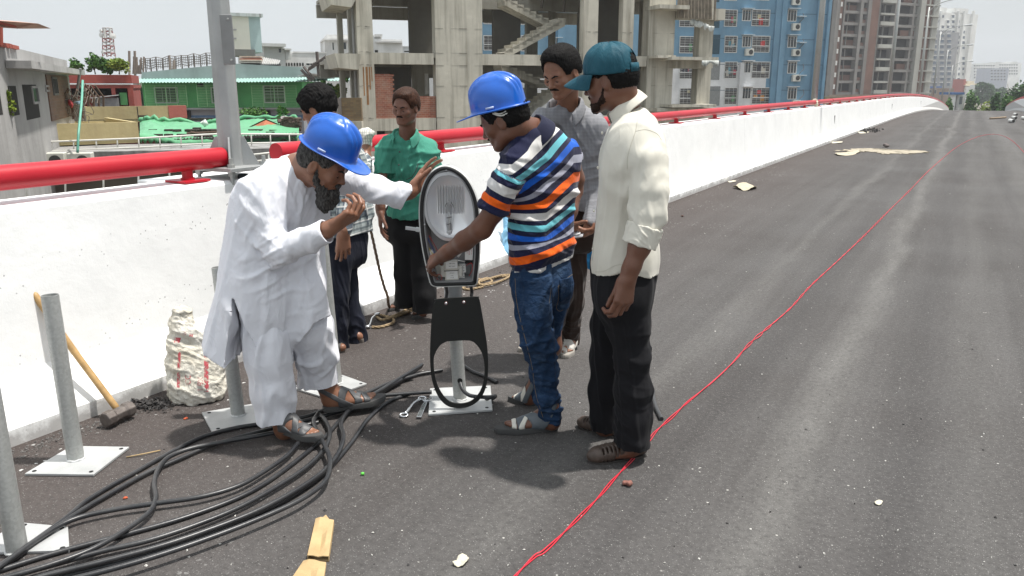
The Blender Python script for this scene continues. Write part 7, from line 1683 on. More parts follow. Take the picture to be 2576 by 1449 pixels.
slabthing('yellow_roof_building','near building with a long ochre roof parapet','building',73,310,349,352,20.5,22.0,YEL,4,ex2)
# barbed wire fence on cranked rusty posts
def barbed():
    o=thing('barbed_wire_fence','rusty cranked fence posts tangled with barbed wire and rags','fence',P(150,300,23)); m=mat('rusty_iron',(.10,.06,.045),.9); b=MB()
    pts=[(93,237,77,300,23.5),(108,243,118,306,23.2),(121,240,135,306,23),(150,236,165,303,23),(172,238,185,300,23.2),(196,236,209,298,23.4),(214,222,222,268,24.5),(227,224,236,268,25),(240,226,249,268,25.5),(252,226,260,268,26)]
    tips=[]
    for i,(u,v,u2,v2,Y) in enumerate(pts):
        el=P(u+8,v+18,Y) ; tip=P(u-9 if i<6 else u-12,v-8 if i>5 else v+26,Y-.4); b.tube([P(u2,v2,Y),el,P(u+(22 if i<6 else -14),v-12,Y-.3)],.035,5); tips.append((el,P(u+(22 if i<6 else -14),v-12,Y-.3)))
        if i<6: b.tube([el,P(u-10,v+8,Y-.3)],.035,5)
    [c.build('post',m,o) for c in comps(b)]; r_=random.Random(4); b=MB()
    for k in range(5):
        l=[]
        for i in range(len(tips)-1):
            p=tips[i][0].lerp(tips[i][1],k/4); q=tips[i+1][0].lerp(tips[i+1][1],k/4)
            l+=[p,p.lerp(q,.5)+Vector((0,0,-.12-.1*r_.random()))]
        b.tube(spline(l,3),.010,4)
    for k in range(30):
        u=r_.uniform(80,212); v=r_.uniform(245,296); p=P(u,v,22.9); b.tube(spline([p+Vector((r_.gauss(0,.25),r_.gauss(0,.1),r_.gauss(0,.22))) for _ in range(4)],3),.010,4)
    b.build('wire',mat('old_grey_wire',(.16,.14,.12),.8),o)
    for u,v,w_,h,c,nm in ((192,258,12,14,(.20,.30,.36),'blue_rag'),(178,262,8,12,(.45,.06,.07),'red_rag'),(98,262,10,14,(.30,.29,.27),'grey_rag'),(168,250,12,10,(.45,.42,.38),'pale_rag'),(140,258,8,9,(.38,.36,.33),'pale_rag')):
        k=mpp(u,v,22.8); T=Sh(); T.cap(P(u-w_*.4,v,22.8),P(u+w_*.4,v+2,22.8),h*.35*k,h*.45*k,k=.02); sdf_obj('rag',T,.03,mat(nm,c,.9),o,disp=folds([(.10,2.2,(1,1,1),int(u))]))
barbed()
F=Fac(75,24.2,215,24.8); o=F.root('breeze_block_wall','weathered pale block wall behind the barbed wire','wall'); part('blocks',brickmat('grey_block_work',(.24,.23,.22),(.19,.18,.17),(.12,.11,.10),2.2),o,lambda b:F.pbox(b,75,262,215,330,-.2,0))
for i,(u,v,w_,m) in enumerate(((147,300,9,LY),(160,298,8,LG),(28,291,9,LY))):
    bs=P(u,v,22.6 if i<2 else 15.3); tree('climbing_plant',('yellowish climber at the foot of the barbed wire','green climber beside the yellowish one at the barbed wire','small bright plant on the grey house balcony')[i],'plant',bs,.45,(w_*.011,.1,.24),260,.07,m,seed=50+i,trunk=.01,clumps=8)
# green tarpaulin roof
def tarp():
    o=thing('tarpaulin_roof','light green tarpaulin spread over a low tin roof, weighted with bricks and rods','roof',P(550,345,23))
    m=cloth('light_green_tarpaulin',(.13,.37,.20),rough=.45,bump=.1,folds=.5,fs=2.2,var=.2,sheen=0)
    # left raised end, flat bay, right bay
    cols=[(352,310,348,23.0,27.5),(365,303,350,23,27.5),(385,300,352,23,27.5),(405,307,353,23,27.5),(440,309,355,23,27.6),(520,309,352,23.2,27.8),(600,303,348,23.4,28),(660,300,344,23.6,28),(700,298,341,23.8,28.),(735,300,338,24,28.),(752,304,336,24.1,28)]
    rows=[]; n=14
    for i in range(n):
        t=i/(n-1); row=[]
        for (u,vt,vb,Y0,Y1) in cols:
            tt=t; a,b_=P(u,vb,Y0),P(u,vt,Y1); row.append(np.array(a.lerp(b_,tt)))
        rows.append(spline(row,9))
    A=np.array(rows); sh=A.shape; V=A.reshape(-1,3); V[:,2]+=.05*wob(V,3.2,5)+.03*(1-np.abs(wob(V,7,6,(1,1,1))))**3; A=V.reshape(sh)
    front=[[q+V3(0,-.02,-.14-.05*math.sin(j*.9)) for j,q in enumerate(A[0])]]; A2=[list(r_) for r_ in front]+[list(r_) for r_ in A]
    b=MB(); b.grid([[tuple(q) for q in r_] for r_ in A2]); b.build('tarpaulin',m,o,smooth=True,solid=.02)
    # rolled rear edge
    b=MB(); b.tube([tuple(q+V3(0,0,.05+.04*math.sin(i*.7))) for i,q in enumerate(A[-1])][::2],.07,8); b.build('rolled_edge',m,o,smooth=True)
    F=Fac(400,24.4,760,25.2); part('wall',mat('dull_olive_wall',(.17,.15,.095),.9),o,lambda b:F.pbox(b,400,356,756,470,-3,0)); 
    part('tin_edge',mat('dark_corrugated_tin',(.05,.045,.04),.8),o,lambda b:[b.tube([P(400+i*8,355-i*.35,23.3),P(400+i*8,352-i*.35,24.4)],.05,5) for i in range(44)])
    r_=random.Random(8)
    for i in range(46):
        u=r_.choice([r_.uniform(455,545),r_.uniform(610,745),r_.uniform(380,530)]); v=r_.choice([r_.uniform(326,348),345,333,304]); t=(352-v)/45; Y=23.1+t*4.5; p=P(u,v,Y); 
        q=bpy.data.objects.new('brick',BRK_ME); COL.objects.link(q); q.location=p+Vector((0,0,.05)); q.rotation_euler=(r_.uniform(-.1,.1),0,r_.uniform(-.5,.5)); tag(q,'dark brick on the green tarpaulin '+('left' if u<560 else 'right')+' of the lighting column','brick','loose bricks on the tarpaulin roof')
    for i,(u0,v0,u1,v1) in enumerate(((470,336,545,332),(468,341,545,338),(480,333,540,341))):
        b=MB(); Y=24.4; b.tube([P(u0,v0,Y),P(u1,v1,Y+.1)],.04,6); tag(b.build('iron_rod',mat('rusty_iron',(.10,.06,.045),.9),None),('upper','lower','slanting')[i]+' rusty rod of the three lying on the green tarpaulin','rod','iron rods on the tarpaulin')
    b=MB(); c=P(670,318,26); b.prism([c+Vector((-.55,0,-.05)),c+Vector((.0,0,.2)),c+Vector((.6,0,-.05)),c+Vector((.0,-.5,-.06))],(0,0,.04)); tag(b.build('terracotta_sheet',mat('terracotta',(.34,.11,.05),.8),None),'folded terracotta coloured sheet on the tarpaulin roof','sheet')
    b=MB(); b.lathe(P(716,312,26),[(0,0),(.10,0),(.13,.22),(.11,.22),(.10,.02)],14,axis=(.2,-.4,1)); tag(b.build('bucket',mat('grey_bucket',(.30,.28,.27),.6),None,smooth=True),'grey bucket on the tarpaulin roof right of the lighting column','bucket')
    b=MB(); b.lathe(P(520,316,26),[(0,0),(.08,0),(.10,.18),(.09,.18),(.07,.02)],14,axis=(-.5,-.3,.8)); tag(b.build('bucket',mat('white_bucket',(.60,.62,.60),.5),None,smooth=True),'tipped white bucket on the tarpaulin left of the lighting column','bucket')
_b=MB(); _b.box((-.12,-.06,-.045),(.12,.06,.045)); BRK_ME=_b.mesh('brick',mat('dark_wet_brick',(.05,.036,.032),.9,.3,8)); _bm=bmesh.new(); _bm.from_mesh(BRK_ME); bmesh.ops.bevel(_bm,geom=list(_bm.edges),offset=.008,segments=1); _bm.to_mesh(BRK_ME); _bm.free()
tarp()
tree('roof_bush','low spreading green bush behind the tarpaulin right of the lighting column','bush',P(630,308,28.4),.55,(.75,.4,.38),900,.10,LG,seed=61,trunk=.03)
tree('roof_plant','slender upright leafy plant rising from the rubble on the tarpaulin','plant',P(712,306,27),.55,(.22,.2,.35),120,.16,LG,seed=62,trunk=.015,clumps=7)
crumbs('rubble','heap of broken brick rubble at the right end of the tarpaulin roof','rubble',lambda r_:(0,0),1,.01,TAR,'stuff') if False else None
b=MB(); r_=random.Random(3)
for i in range(160):
    u,v=r_.gauss(728,11),r_.gauss(318,9); p=P(u,v,25.6); M=Matrix.Translation(p)@Matrix.Rotation(r_.random()*6,4,'Z')@Matrix.Rotation(r_.random()*3,4,'X'); s=r_.uniform(.05,.12); b.box((-s,-s*.5,-s*.4),(s,s*.5,s*.4),0,M)
tag(b.build('rubble',mat('dark_brick_rubble',(.08,.055,.045),.9,.4,6),None),'heap of broken brick rubble at the right end of the tarpaulin roof','rubble',kind='stuff')
# white tube railing on a grey ledge with air conditioners
def pipe_rail(label,pts_top,posts,dv,Y0,Y1,r=.022,nr=2):
    o=thing('pipe_railing',label,'railing',P(pts_top[0][0],pts_top[0][1]+dv,Y0)); U0,U1=pts_top[0][0],pts_top[-1][0]
    Yf=lambda u: Y0+(Y1-Y0)*(u-U0)/(U1-U0); vt=lambda u: np.interp(u,[q[0] for q in pts_top],[q[1] for q in pts_top]); m=mat('chipped_white_tube',(.62,.61,.56),.6,.1,5)
    for k in range(nr): part('rail',m,o,lambda b:b.tube([P(q[0],q[1]+dv*k/(nr-1),Yf(q[0])) for q in pts_top],r,7),smooth=True)
    for u in posts: part('post',m,o,lambda b:b.tube([P(u,vt(u),Yf(u)),P(u+1,vt(u)+dv*1.25,Yf(u))],r*.85,6),smooth=True)
    return o
pipe_rail('white tube railing running along the grey ledge below the yellow parapet',[(-60,364),(0,361.5),(346,348),(545,337),(640,349-12),(760,338)],[-35,19,75,130,185,242,295,349,402,455,508,560,632,680,728],23,19,21.5)
F=Fac(-80,18.6,770,20.6); o=F.root('ledge_building','near grey concrete ledge above a brown shaded wall, behind the red rail','building')
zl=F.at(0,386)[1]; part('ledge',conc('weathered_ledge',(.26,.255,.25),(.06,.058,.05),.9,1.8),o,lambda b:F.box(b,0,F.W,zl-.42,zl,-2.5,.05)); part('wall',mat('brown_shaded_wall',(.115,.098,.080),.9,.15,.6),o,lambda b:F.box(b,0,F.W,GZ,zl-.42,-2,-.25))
for u,lab in ((140,'left outdoor air conditioner unit under the ledge above the red rail'),(208,'right outdoor air conditioner unit under the ledge above the red rail')):
    a,z=F.at(u,402,.1); ac_unit(F,a,z,w_=.52,h=.36,d=.06,label=lab,group='air conditioners under the ledge')
pipe_rail('white tube fence just outside the parapet under the red rail',[(-60,425),(520,392)],[-32,66,164,260,348,426,500],92,8.2,8.8,.012,2)
pipe_rail('second white tube fence right of the lighting column behind the bearded man',[(612,392),(760,376)],[640,676,712,748],34,9,9.4,.012,3)
# green building
def green_building():
    GP=conc('lime_green_paint',(.095,.38,.125),(.07,.27,.10),.4,1.0,.8); PG=conc('pale_sage_paint',(.36,.42,.41),(.26,.30,.29),.5,1.2,.8); F=Fac(355,55,884,56); o=F.root('green_building','long low building with lime green wall, sage parapet and barred windows','building')
    a=lambda u,v: F.at(u,v)
    part('wall',GP,o,lambda b:F.box(b,a(360,240)[0],a(762,240)[0],a(560,272)[1],a(560,204)[1],-7,0)); 
    part('parapet',PG,o,lambda b:b.prism([F.M@Vector((a(355,200)[0],-.05,a(355,205)[1])),F.M@Vector((a(764,200)[0],-.05,a(764,205)[1])),F.M@Vector((a(761,170)[0],-.05,a(761,169)[1])),F.M@Vector((a(590,162)[0],-.05,a(590,160)[1])),F.M@Vector((a(357,182)[0],-.05,a(357,182)[1]))],(0,6,0)))
    part('base_wall',mat('grey_base_paint',(.26,.27,.30),.8,.1,1),o,lambda b:F.box(b,a(360,240)[0]+.01,a(760,240)[0],GZ,a(560,274)[1],-7,.02)); part('ledge',mat('grey_slab',(.30,.31,.31),.8),o,lambda b:F.box(b,a(358,240)[0],a(764,240)[0],a(560,275)[1],a(560,271)[1],0,.5)); part('blue_band',mat('faded_blue_band',(.08,.15,.26),.8),o,lambda b:F.box(b,a(362,240)[0],a(758,240)[0],a(560,300)[1],a(560,290)[1],.02,.04))
    for u in (473,673): part('dark_niche',VOID,o,lambda b:F.pbox(b,u-7,278,u+8,318,.0,.10))
    aw=[]; n=260; u0,u1=346,884; b=MB(); rows=[[],[]]
    for i in range(n+1):
        u=u0+(u1-u0)*i/n; x=F.at(u,205)[0]; zz=F.at(u,np.interp(u,[346,600,884],[198.5,197.5,193]))[1]; z2=F.at(u,np.interp(u,[346,600,884],[208,207,203]),1.2)[1]; r_=.035*math.sin(i*1.6)
        rows[0].append(F.M@Vector((x,-.02,zz+r_))); rows[1].append(F.M@Vector((x,-1.2,z2+r_)))
    b.grid(rows); b.build('awning',mat('green_corrugated_sheet',(.20,.36,.31),.55,.25,.5,c2=(.33,.44,.41)),o,solid=.02)
    fr=mat('pale_grille_paint',(.50,.53,.50),.6); wx=mat('white_frame',(.55,.56,.56),.6)
    for (u0,v0,u1,v1) in ((390,219,448,260),(532,219,560,260),(664,215,717,259)): window(F,o,*rect_in(F,u0,v0,u1,v1),fr=.06,cols=2,grille=.22,gm=fr,pane=VOID,frm=wx)
    part('vent',VOID,o,lambda b:F.pbox(b,496,210,512,218,0,.01))
    for (u0,u1) in ((366,470),(497,590),(634,746)):
        b=MB(); q=rect_in(F,u0,215,u1,268,.6); n=13
        for i in range(n+1): z=q[2]+(q[3]-q[2])*i/n; F.box(b,q[0],q[1],z-.012,z+.012,.6,.62)
        for i in range(5): x=q[0]+(q[1]-q[0])*i/4; F.box(b,x-.018,x+.018,q[2],q[3],.62,.64)
        b.build('balcony_grille',mat('lime_grille',(.25,.50,.24),.6),o)
    # concrete pilaster at left and rust
    part('side_pier',conc('pale_pier',(.38,.38,.36)),o,lambda b:F.pbox(b,338,205,352,275,-1,.0))
green_building()
def wire_fence():
    o=thing('roof_wire_fence','wire fence with rebar stubs along the roof of the green building','fence',P(450,175,58)); m=mat('grey_rebar',(.14,.12,.11),.8); b=MB(); tops=[]
    for i,u in enumerate((352,365,378,392,408,424,440,456,472,487,503,518,532)): v=np.interp(u,[352,532],[150,135])-3*(i%2); b.tube([P(u,v,58),P(u+3,np.interp(u,[352,532],[186,170]),58)],.05,5); tops.append((u,v))
    [c.build('post',m,o) for c in comps(b)]; b=MB()
    for k in range(5): b.tube([P(u,v+6*k+1.5*math.sin(i*2.+k),58) for i,(u,v) in enumerate(tops)],.022,4)
    for i in range(40): u=352+i*4.6; v=np.interp(u,[352,532],[150,135]); b.tube([P(u,v+1,58),P(u+1,v+27,58)],.018,4)
    b.build('wire',m,o); r_=random.Random(9); b=MB()
    for i in range(16):
        u=r_.choice([r_.uniform(322,362),r_.uniform(428,440),r_.uniform(334,350)]); h=r_.uniform(20,52); b.tube([P(u,186 if u<365 else 176,57),P(u+r_.uniform(-3,3),(186 if u<365 else 176)-h,57)],.06,5)
    for u in (326,340): b.tube([P(u,190,57),P(u-1,128,57)],.09,6)
    [c.build('rebar_stub',mat('pale_rusted_rebar',(.25,.20,.17),.9),o) for c in comps(b)]
wire_fence()
def stair_tower():
    F=Fac(579,61,659,62); o=F.root('roof_stair_tower','tall pale green rooftop stair tower with a cream panel beside the lighting column','tower'); PG=conc('pale_aqua_render',(.36,.46,.46),(.28,.36,.36),.4,1.,.8)
    part('wall',PG,o,lambda b:F.pbox(b,576,41,657,131,-4,0)); part('roof',conc('pale_cap_slab',(.45,.50,.49)),o,lambda b:F.pbox(b,574,33,661,41,-4.3,.35)); part('panel',mat('cream_panel',(.62,.61,.53),.8,.05,1),o,lambda b:F.pbox(b,586,41,628,124,0,.06)); part('base',conc('dark_mossy_base',(.13,.13,.12)),o,lambda b:F.pbox(b,588,124,642,140,-3,.3))
    for v in (73,95): part('bracket',mat('iron_bracket',(.25,.25,.25),.6),o,lambda b:F.pbox(b,588,v,595,v+3,.05,.3))
    F2=Fac(600,58,702,58.5); q=F2.root('roof_shed','brown and grey corrugated shed roof in front of the pale stair tower','shed')
    for i,(c,v) in enumerate((((.50,.44,.36),141),((.30,.11,.07),147),((.50,.46,.38),150),((.26,.24,.21),155))): part('roof_sheet',mat('shed_sheet_%d'%i,c,.7),q,lambda b:F2.pbox(b,602,v,656,v+3.6,-2+i*.1,.2+.25*i))
    n=40; rows=[[],[]]; 
    for i in range(n+1): u=655+46*i/n; x=F2.at(u,150)[0]; rows[0].append(F2.M@Vector((x,1.2,F2.at(655+18*i/n,143+8*i/n)[1]+.05*math.sin(i*1.5)))); rows[1].append(F2.M@Vector((x,-.6,F2.at(u,162)[1]+.05*math.sin(i*1.5))))
    part('corrugated_sheet',mat('grey_asbestos_sheet',(.36,.36,.35),.8),q,lambda b:b.grid(rows),solid=.03); part('wall',VOID,q,lambda b:F2.pbox(b,606,158,700,170,-2,-.1))
stair_tower()
WB=conc('whitewashed_wall',(.62,.62,.61),(.40,.39,.37),.5,.8,.6); WG=conc('pale_grey_wall',(.50,.51,.50),(.38,.37,.35),.4,.8,.6)
def simple_building(name,label,uL,uR,vT,Y0,Y1,m,wins,roofs=(),depth=8,cat='building',pane=GLASS,vB=None,frm=WHT):
    F=Fac(uL,Y0,uR,Y1); o=F.root(name,label,cat); a0,a1,_,z1=rect_in(F,uL,vT,uR,vT+2); part('wall',m,o,lambda b:F.box(b,a0,a1,GZ,z1,-depth,0))
    for (u0,v0,u1,v1) in wins: window(F,o,*rect_in(F,u0,v0,u1,v1),fr=.05,cols=2 if u1-u0>10 else 1,pane=pane,frm=frm)
    for (u0,v0,u1,v1,d) in roofs: part('roof_block' if d<=0 else 'roof_slab',m,o,lambda b:F.pbox(b,u0,v0,u1,v1,-depth*.6,d))
    return F,o
simple_building('white_building','white flat-roofed house with an air conditioner right of the pale stair tower',663,716,118,70,71,WG,[(699,120,709,134)],[(660,109,719,117,.6),(718,124,731,150,0),(716,122,733,126,.4)])
F,o=simple_building('white_building','long low whitewashed building on the skyline left of the concrete frame',700,822,134,72,74,WB,[(769,158,790,166)],[(737,130,822,134,.05)])
part('parapet_gap',VOID,o,lambda b:[F.pbox(b,718+i*7,158,722+i*7,166,0,.02) for i in range(7)])
F,o=simple_building('white_building','white house with dark square windows just left of the concrete frame',816,1012,98,78,80,WB,[(835,106,841,127),(853,105,872,125),(829,147,835,166),(834,148,842,168),(1015-3,0,1015-2,1)][:4],[(812,97,892,101,.5),(822,88,960,98,-.5),(816,94,824,98,0),(943,86,962,92,.2),(946,103,1012,107,.35)])
part('window',VOID,o,lambda b:(F.pbox(b,853,190,890,197,0,.05),F.pbox(b,1017,128,1031,131,0,.02),F.pbox(b,943,126,951,132,0,.02)))
simple_building('white_building','pale distant roofs seen through the middle of the concrete frame',1008,1092,118,95,96,WB,[(1055,60+60,1060,128)],[(1012,116,1040,119,.1)])
# tin lean-to and debris beside the green building
F=Fac(756,53,852,54); o=F.root('tin_lean_to','leaning corrugated tin sheets and poles at the end of the green building roof','shed'); part('sheet',mat('pale_blue_tin',(.36,.42,.43),.6,.1,1),o,lambda b:b.prism([F.M@Vector((F.at(770,180)[0],.5,F.at(770,176)[1])),F.M@Vector((F.at(840,180)[0],.5,F.at(840,158)[1])),F.M@Vector((F.at(846,200)[0],.5,F.at(846,198)[1])),F.M@Vector((F.at(775,200)[0],.5,F.at(775,198)[1]))],(0,.05,0)))
part('roof_edge',mat('pale_tin_edge',(.5,.5,.5),.5),o,lambda b:b.prism([F.M@Vector((F.at(770,187)[0],-.5,F.at(770,186)[1])),F.M@Vector((F.at(836,192)[0],-.5,F.at(836,193)[1])),F.M@Vector((F.at(836,192)[0],2,F.at(836,196)[1])),F.M@Vector((F.at(762,187)[0],2,F.at(762,192)[1]))],(0,0,.07)))
part('pole',mat('grey_rebar',(.14,.12,.11),.8),o,lambda b:[b.tube([P(u0,v0,52.5),P(u1,v1,52.5)],.10,6) for u0,v0,u1,v1 in ((764,168,790,200),(758,175,782,202),(797,130,802,192),(805,150,808,190))])
part('lattice',mat('grey_rebar',(.14,.12,.11),.8),o,lambda b:[b.tube([P(786+i*4,164-i*2,52.3),P(790+i*4,158-i*2,52.3)],.05,5) for i in range(8)]+[b.tube([P(775,172+k*3,52.3),P(820,140+k*5,52.3)],.04,5) for k in range(3)])
for i,(u,v,w_,h) in enumerate(((820,250,26,44),(858,252,24,40),(868,205,14,22),(783,255,12,22))):
    Y=46+i*1.5; k=mpp(u,v,Y); tree('shrub','%s green shrub growing between the green building and the concrete frame'%('broad','bushy','small high','low')[i],'shrub',P(u,v,Y),h*k,(w_*k,w_*k*.7,h*k*.5),1000,.22,(LG,LY,LG,LG)[i],seed=70+i,trunk=.05,clumps=14,group='shrubs beside the concrete frame')
# ================= the unfinished concrete frame =====================================
def frame_building():
    F=Fac(850,33.5,1815,39.5); o=F.root('concrete_frame_building','unfinished board-marked concrete frame building with open floors and bare stairs','building')
    z=lambda v,u=1150,d=0.: F.at(u,v,d)[1]; x=lambda u,v=216,d=0.: F.at(u,v,d)[0]
    zf2,zb2=z(135),z(163); zf1,zb1=z(296),z(326); zt=z(133)+2.75; top=zt+.45
    D=14.
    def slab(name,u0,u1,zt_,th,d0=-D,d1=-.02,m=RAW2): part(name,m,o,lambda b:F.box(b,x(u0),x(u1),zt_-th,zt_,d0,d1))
    slab('floor_slab',905,1214,zf2-.01,.16); slab('floor_slab',1464,1800,zf2-.01,.16); slab('floor_slab',1214,1464,zf2-.01,.16,-2.2,-.02); slab('floor_slab',1214,1464,zf2-.01,.16,-D,-5.2); slab('floor_slab',905,1214,top+.0,.16); slab('floor_slab',1464,1800,top+.0,.16); slab('floor_slab',1214,1464,top+.0,.16,-D,-7.5); slab('floor_slab',905,1800,zf1-.01,.16); slab('floor_slab',905,1214,top+3.1,.16); slab('floor_slab',1464,1800,top+3.1,.16)
    # front beams
    for (u0,u1,zt_,zb_) in ((926,1093,zf2,zb2),(1214,1462,zf2,zb2),(1502,1624,zf2,zb2),(905,1095,zf1,zb1),(1216,1790,zf1,zb1),(943,1096,top,top-.62),(1214,1462,top,top-.62),(1502,1624,top,top-.62),(1692,1790,top,top-.55),(1692,1790,zf2-.05,zb2-.05)): part('beam',RAW,o,lambda b:F.box(b,x(u0),x(u1),zb_,zt_,-.35,.0))
    # columns: front row
    cols=[(904,943,.45),(1097,1214,.5),(1464,1500,.4),(1561,1588,.4),(1626,1690,.6),(1753,1786,.5)]
    for u0,u1,dd in cols: part('column',RAW,o,lambda b:F.box(b,x(u0),x(u1),GZ,top+3,-dd,.03))
    # pour joints: thin proud lips where lifts of formwork meet
    LIP=conc('rough_pour_joint',(.20,.19,.16),(.10,.09,.07),.8)
    for u0,u1,dd in cols[:5]:
        for zz in (zf2+.02,zb2-.03,z(216),zf1+.03,z(72)):
            part('pour_joint',LIP,o,lambda b:[F.box(b,x(u0)+ (x(u1)-x(u0))*k/6,x(u0)+(x(u1)-x(u0))*(k+1)/6,zz-.008+.012*math.sin(k*2+u0),zz+.006+.012*math.sin(k*3+u0),-.1,.036+.004*math.sin(k*5)) for k in range(6) if (k*7+int(u0))%3])
    # second and rear rows of columns
    for (u0,u1,d) in ((884,905,-5),(1040,1078,-6.5),(1280,1305,-9),(1325,1352,-12),(1384,1396,-11),(1050,1080,-12.5),(1455,1472,-10),(1520,1545,-9),(1610,1624,-6),(1640,1660,-12)):
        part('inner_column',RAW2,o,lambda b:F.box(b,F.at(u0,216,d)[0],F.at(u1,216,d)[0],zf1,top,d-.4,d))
    # rear beams
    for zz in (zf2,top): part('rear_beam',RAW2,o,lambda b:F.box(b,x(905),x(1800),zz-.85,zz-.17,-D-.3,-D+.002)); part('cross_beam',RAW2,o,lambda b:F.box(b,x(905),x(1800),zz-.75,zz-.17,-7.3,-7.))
    for (u0,u1) in ((1052,1092),(1500,1560),(1560,1625)): part('dark_wall',conc('shaded_inner_wall',(.12,.115,.10)),o,lambda b:F.box(b,x(u0)+1.0,x(u1)+(1.6 if u0<1500 else 1.0),zf2,top-.2,-6.2 if u0<1500 else -4.4,-6.0 if u0<1500 else -4.2))  # inner walls: the dimness of the interior is put into their dark colour
    part('dark_wall',conc('shaded_inner_wall',(.12,.115,.10)),o,lambda b:F.box(b,x(1382),x(1462),zf2,top-.2,-8.2,-8.0))
    part('dark_wall',conc('shaded_inner_wall',(.12,.115,.10)),o,lambda b:F.box(b,x(1000),x(1100),zf1,zb2,-5.2,-5.0))
    part('pale_post',WHT,o,lambda b:F.pbox(b,1071,185,1078,237,-4.9,-4.7))
    # cantilever balcony slabs on the left
    for (zt_,zb_,u0) in ((z(136,870),z(171,870),843),(z(-20,870),z(43,870),833)):
        part('balcony_slab',RAW,o,lambda b:b.prism([F.M@Vector((F.at(u0,150,.6)[0],-.6,zt_)),F.M@Vector((x(905),-.6,zt_)),F.M@Vector((x(905),-.6,zt_-.16)),F.M@Vector((F.at(u0,150,.6)[0]+.9,-.6,zt_-.62)),F.M@Vector((F.at(u0,150,.6)[0]+.12,-.6,zt_-.55))],tuple(Vector(-F.n)*3.2)))
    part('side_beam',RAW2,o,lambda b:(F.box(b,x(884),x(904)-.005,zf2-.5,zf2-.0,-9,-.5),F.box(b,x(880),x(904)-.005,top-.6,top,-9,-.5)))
    # slender column left of the front one
    part('column',RAW2,o,lambda b:F.box(b,x(876),x(889),GZ,top+2,-2.6,-2.2)); part('drain_pipe',mat('grey_pvc',(.25,.25,.25),.6),o,lambda b:b.tube([F.M@Vector((x(898),.35,zf1)),F.M@Vector((x(898),.35,top))],.05,8))
    part('rust_streak',mat('rusty_streak_on_concrete',(.30,.15,.06),.9,.3,3),o,lambda b:[F.box(b,x(u),x(u)+w_,z(v1),z(170),.03,.033) for u,w_,v1 in ((914,.05,240),(921,.09,262),(929,.06,225),(935,.04,205))])
    # brick infill
    part('brick_infill',BRICKM,o,lambda b:(F.box(b,x(944)+.002,x(983),zf1+.0,z(187),-.3,-.05),F.box(b,x(983),x(1096)-.002,zf1,z(242),-.3,-.052))); part('brick_jamb',BRICKM,o,lambda b:[F.box(b,x(983),x(983)+.10+.06*(k%2),z(242)+k*.09,z(242)+k*.09+.075,-.28,-.06) for k in range(10)])
    # stairs
    def flight(u0,v0,u1,v1,d0,d1,n,name='stair_flight'):
        a0,z0_=F.at(u0,v0,d1); a1,z1_=F.at(u1,v1,d1); b=MB(); st=(a1-a0)/n; rz_=(z1_-z0_)/n
        for i in range(n):
            za=z0_+rz_*i; b_lo,b_hi=za-.02,za+rz_; F.box(b,a0+st*i,a0+st*(i+1)+st*.08,min(b_lo,b_hi),max(b_lo,b_hi),d0,d1)
        t=.24; b.prism([F.M@Vector((a0-(.1 if st>0 else -.1),-d1,z0_-.02)),F.M@Vector((a1,-d1,z1_-.02-rz_*.0)),F.M@Vector((a1,-d1,z1_-t-.1)),F.M@Vector((a0+(.1 if st>0 else -.1),-d1,z0_-t))],tuple(Vector(-F.n)*(d1-d0)))
        b.build(name,RAW,o)
    flight(1272,131,1422,46,-3.6,-2.4,9); part('landing',RAW,o,lambda b:F.box(b,F.at(1420,50,-2.4)[0],x(1464),z(49,1440,-2.4)-.18,z(49,1440,-2.4),-4.9,-2.38))
    flight(1395,61,1270,-6,-5.0,-3.8,8); flight(1378,208,1262,163,-5.0,-3.8,6); flight(1310,292,1395,226,-3.6,-2.4,8)
    part('landing',RAW2,o,lambda b:F.box(b,F.at(1378,215,-2.4)[0],x(1450),z(212,1400,-3.)-.18,z(212,1400,-3.),-4.9,-2.4))
    # props
    for (u0,v0,u1,v1,d) in ((1033,59,1046,131,-10),(1421,0,1418,30,-2.3),(1367,0,1362,20,-2.3)): part('bamboo_prop',mat('dark_bamboo_prop',(.07,.06,.05),.9),o,lambda b:b.tube([F.M@Vector((F.at(u0,v0,d)[0],-d,F.at(u0,v0,d)[1]+.2)),F.M@Vector((F.at(u1,v1,d)[0],-d,F.at(u1,v1,d)[1]))],.06,6))
    # right hand projecting ledges with ragged plastic and board shutter
    for (u0,u1,v0,v1,d1) in ((1655,1700,139,146,.9),(1690,1808,143,151,1.2),(1652,1800,272,280,.8),(1690,1802,263,270,1.1),(1660,1735,12,22,1.0)): part('ledge',RAW,o,lambda b:F.pbox(b,u0,v0,u1,v1,-.5,d1))
    part('parapet_beam',RAW,o,lambda b:(F.pbox(b,1700,150,1785,172,-.3,.35),F.box(b,x(1692),x(1800),z(22,1740),z(50,1740),-.3,.45)))
    r_=random.Random(12)
    pl=cloth('ragged_white_plastic',(.55,.58,.56),rough=.4,folds=.6,fs=5)
    for i in range(9):
        u=1742+i*6+r_.uniform(-2,2); v=48+i*2.2 if i<7 else 58+i; c=F.M@Vector((F.at(u,v,.5)[0],-.52,F.at(u,v,.5)[1])); b=MB(); w_=r_.uniform(.15,.32); h=r_.uniform(.15,.40)
        b.grid([[c+F.t*(w_*(k/3-.5))+Vector((0,0,-h*j/3*(1-.3*abs(k-1.5)))) +F.n*(.04*math.sin(k*2+i)) for k in range(4)] for j in range(4)]); b.build('plastic_rag',pl,o,smooth=True,solid=.01)
    for i in range(8):
        u=1765+i*4.5; c=F.M@Vector((F.at(u,152,1.2)[0],-1.22,F.at(u,152,1.2)[1])); b=MB(); b.grid([[c+F.t*(.12*k)+Vector((0,0,-.09*j*(1+.5*math.sin(k+i)))) for k in range(3)] for j in range(3)]); b.build('plastic_rag',pl,o,smooth=True,solid=.01)
    b=MB()
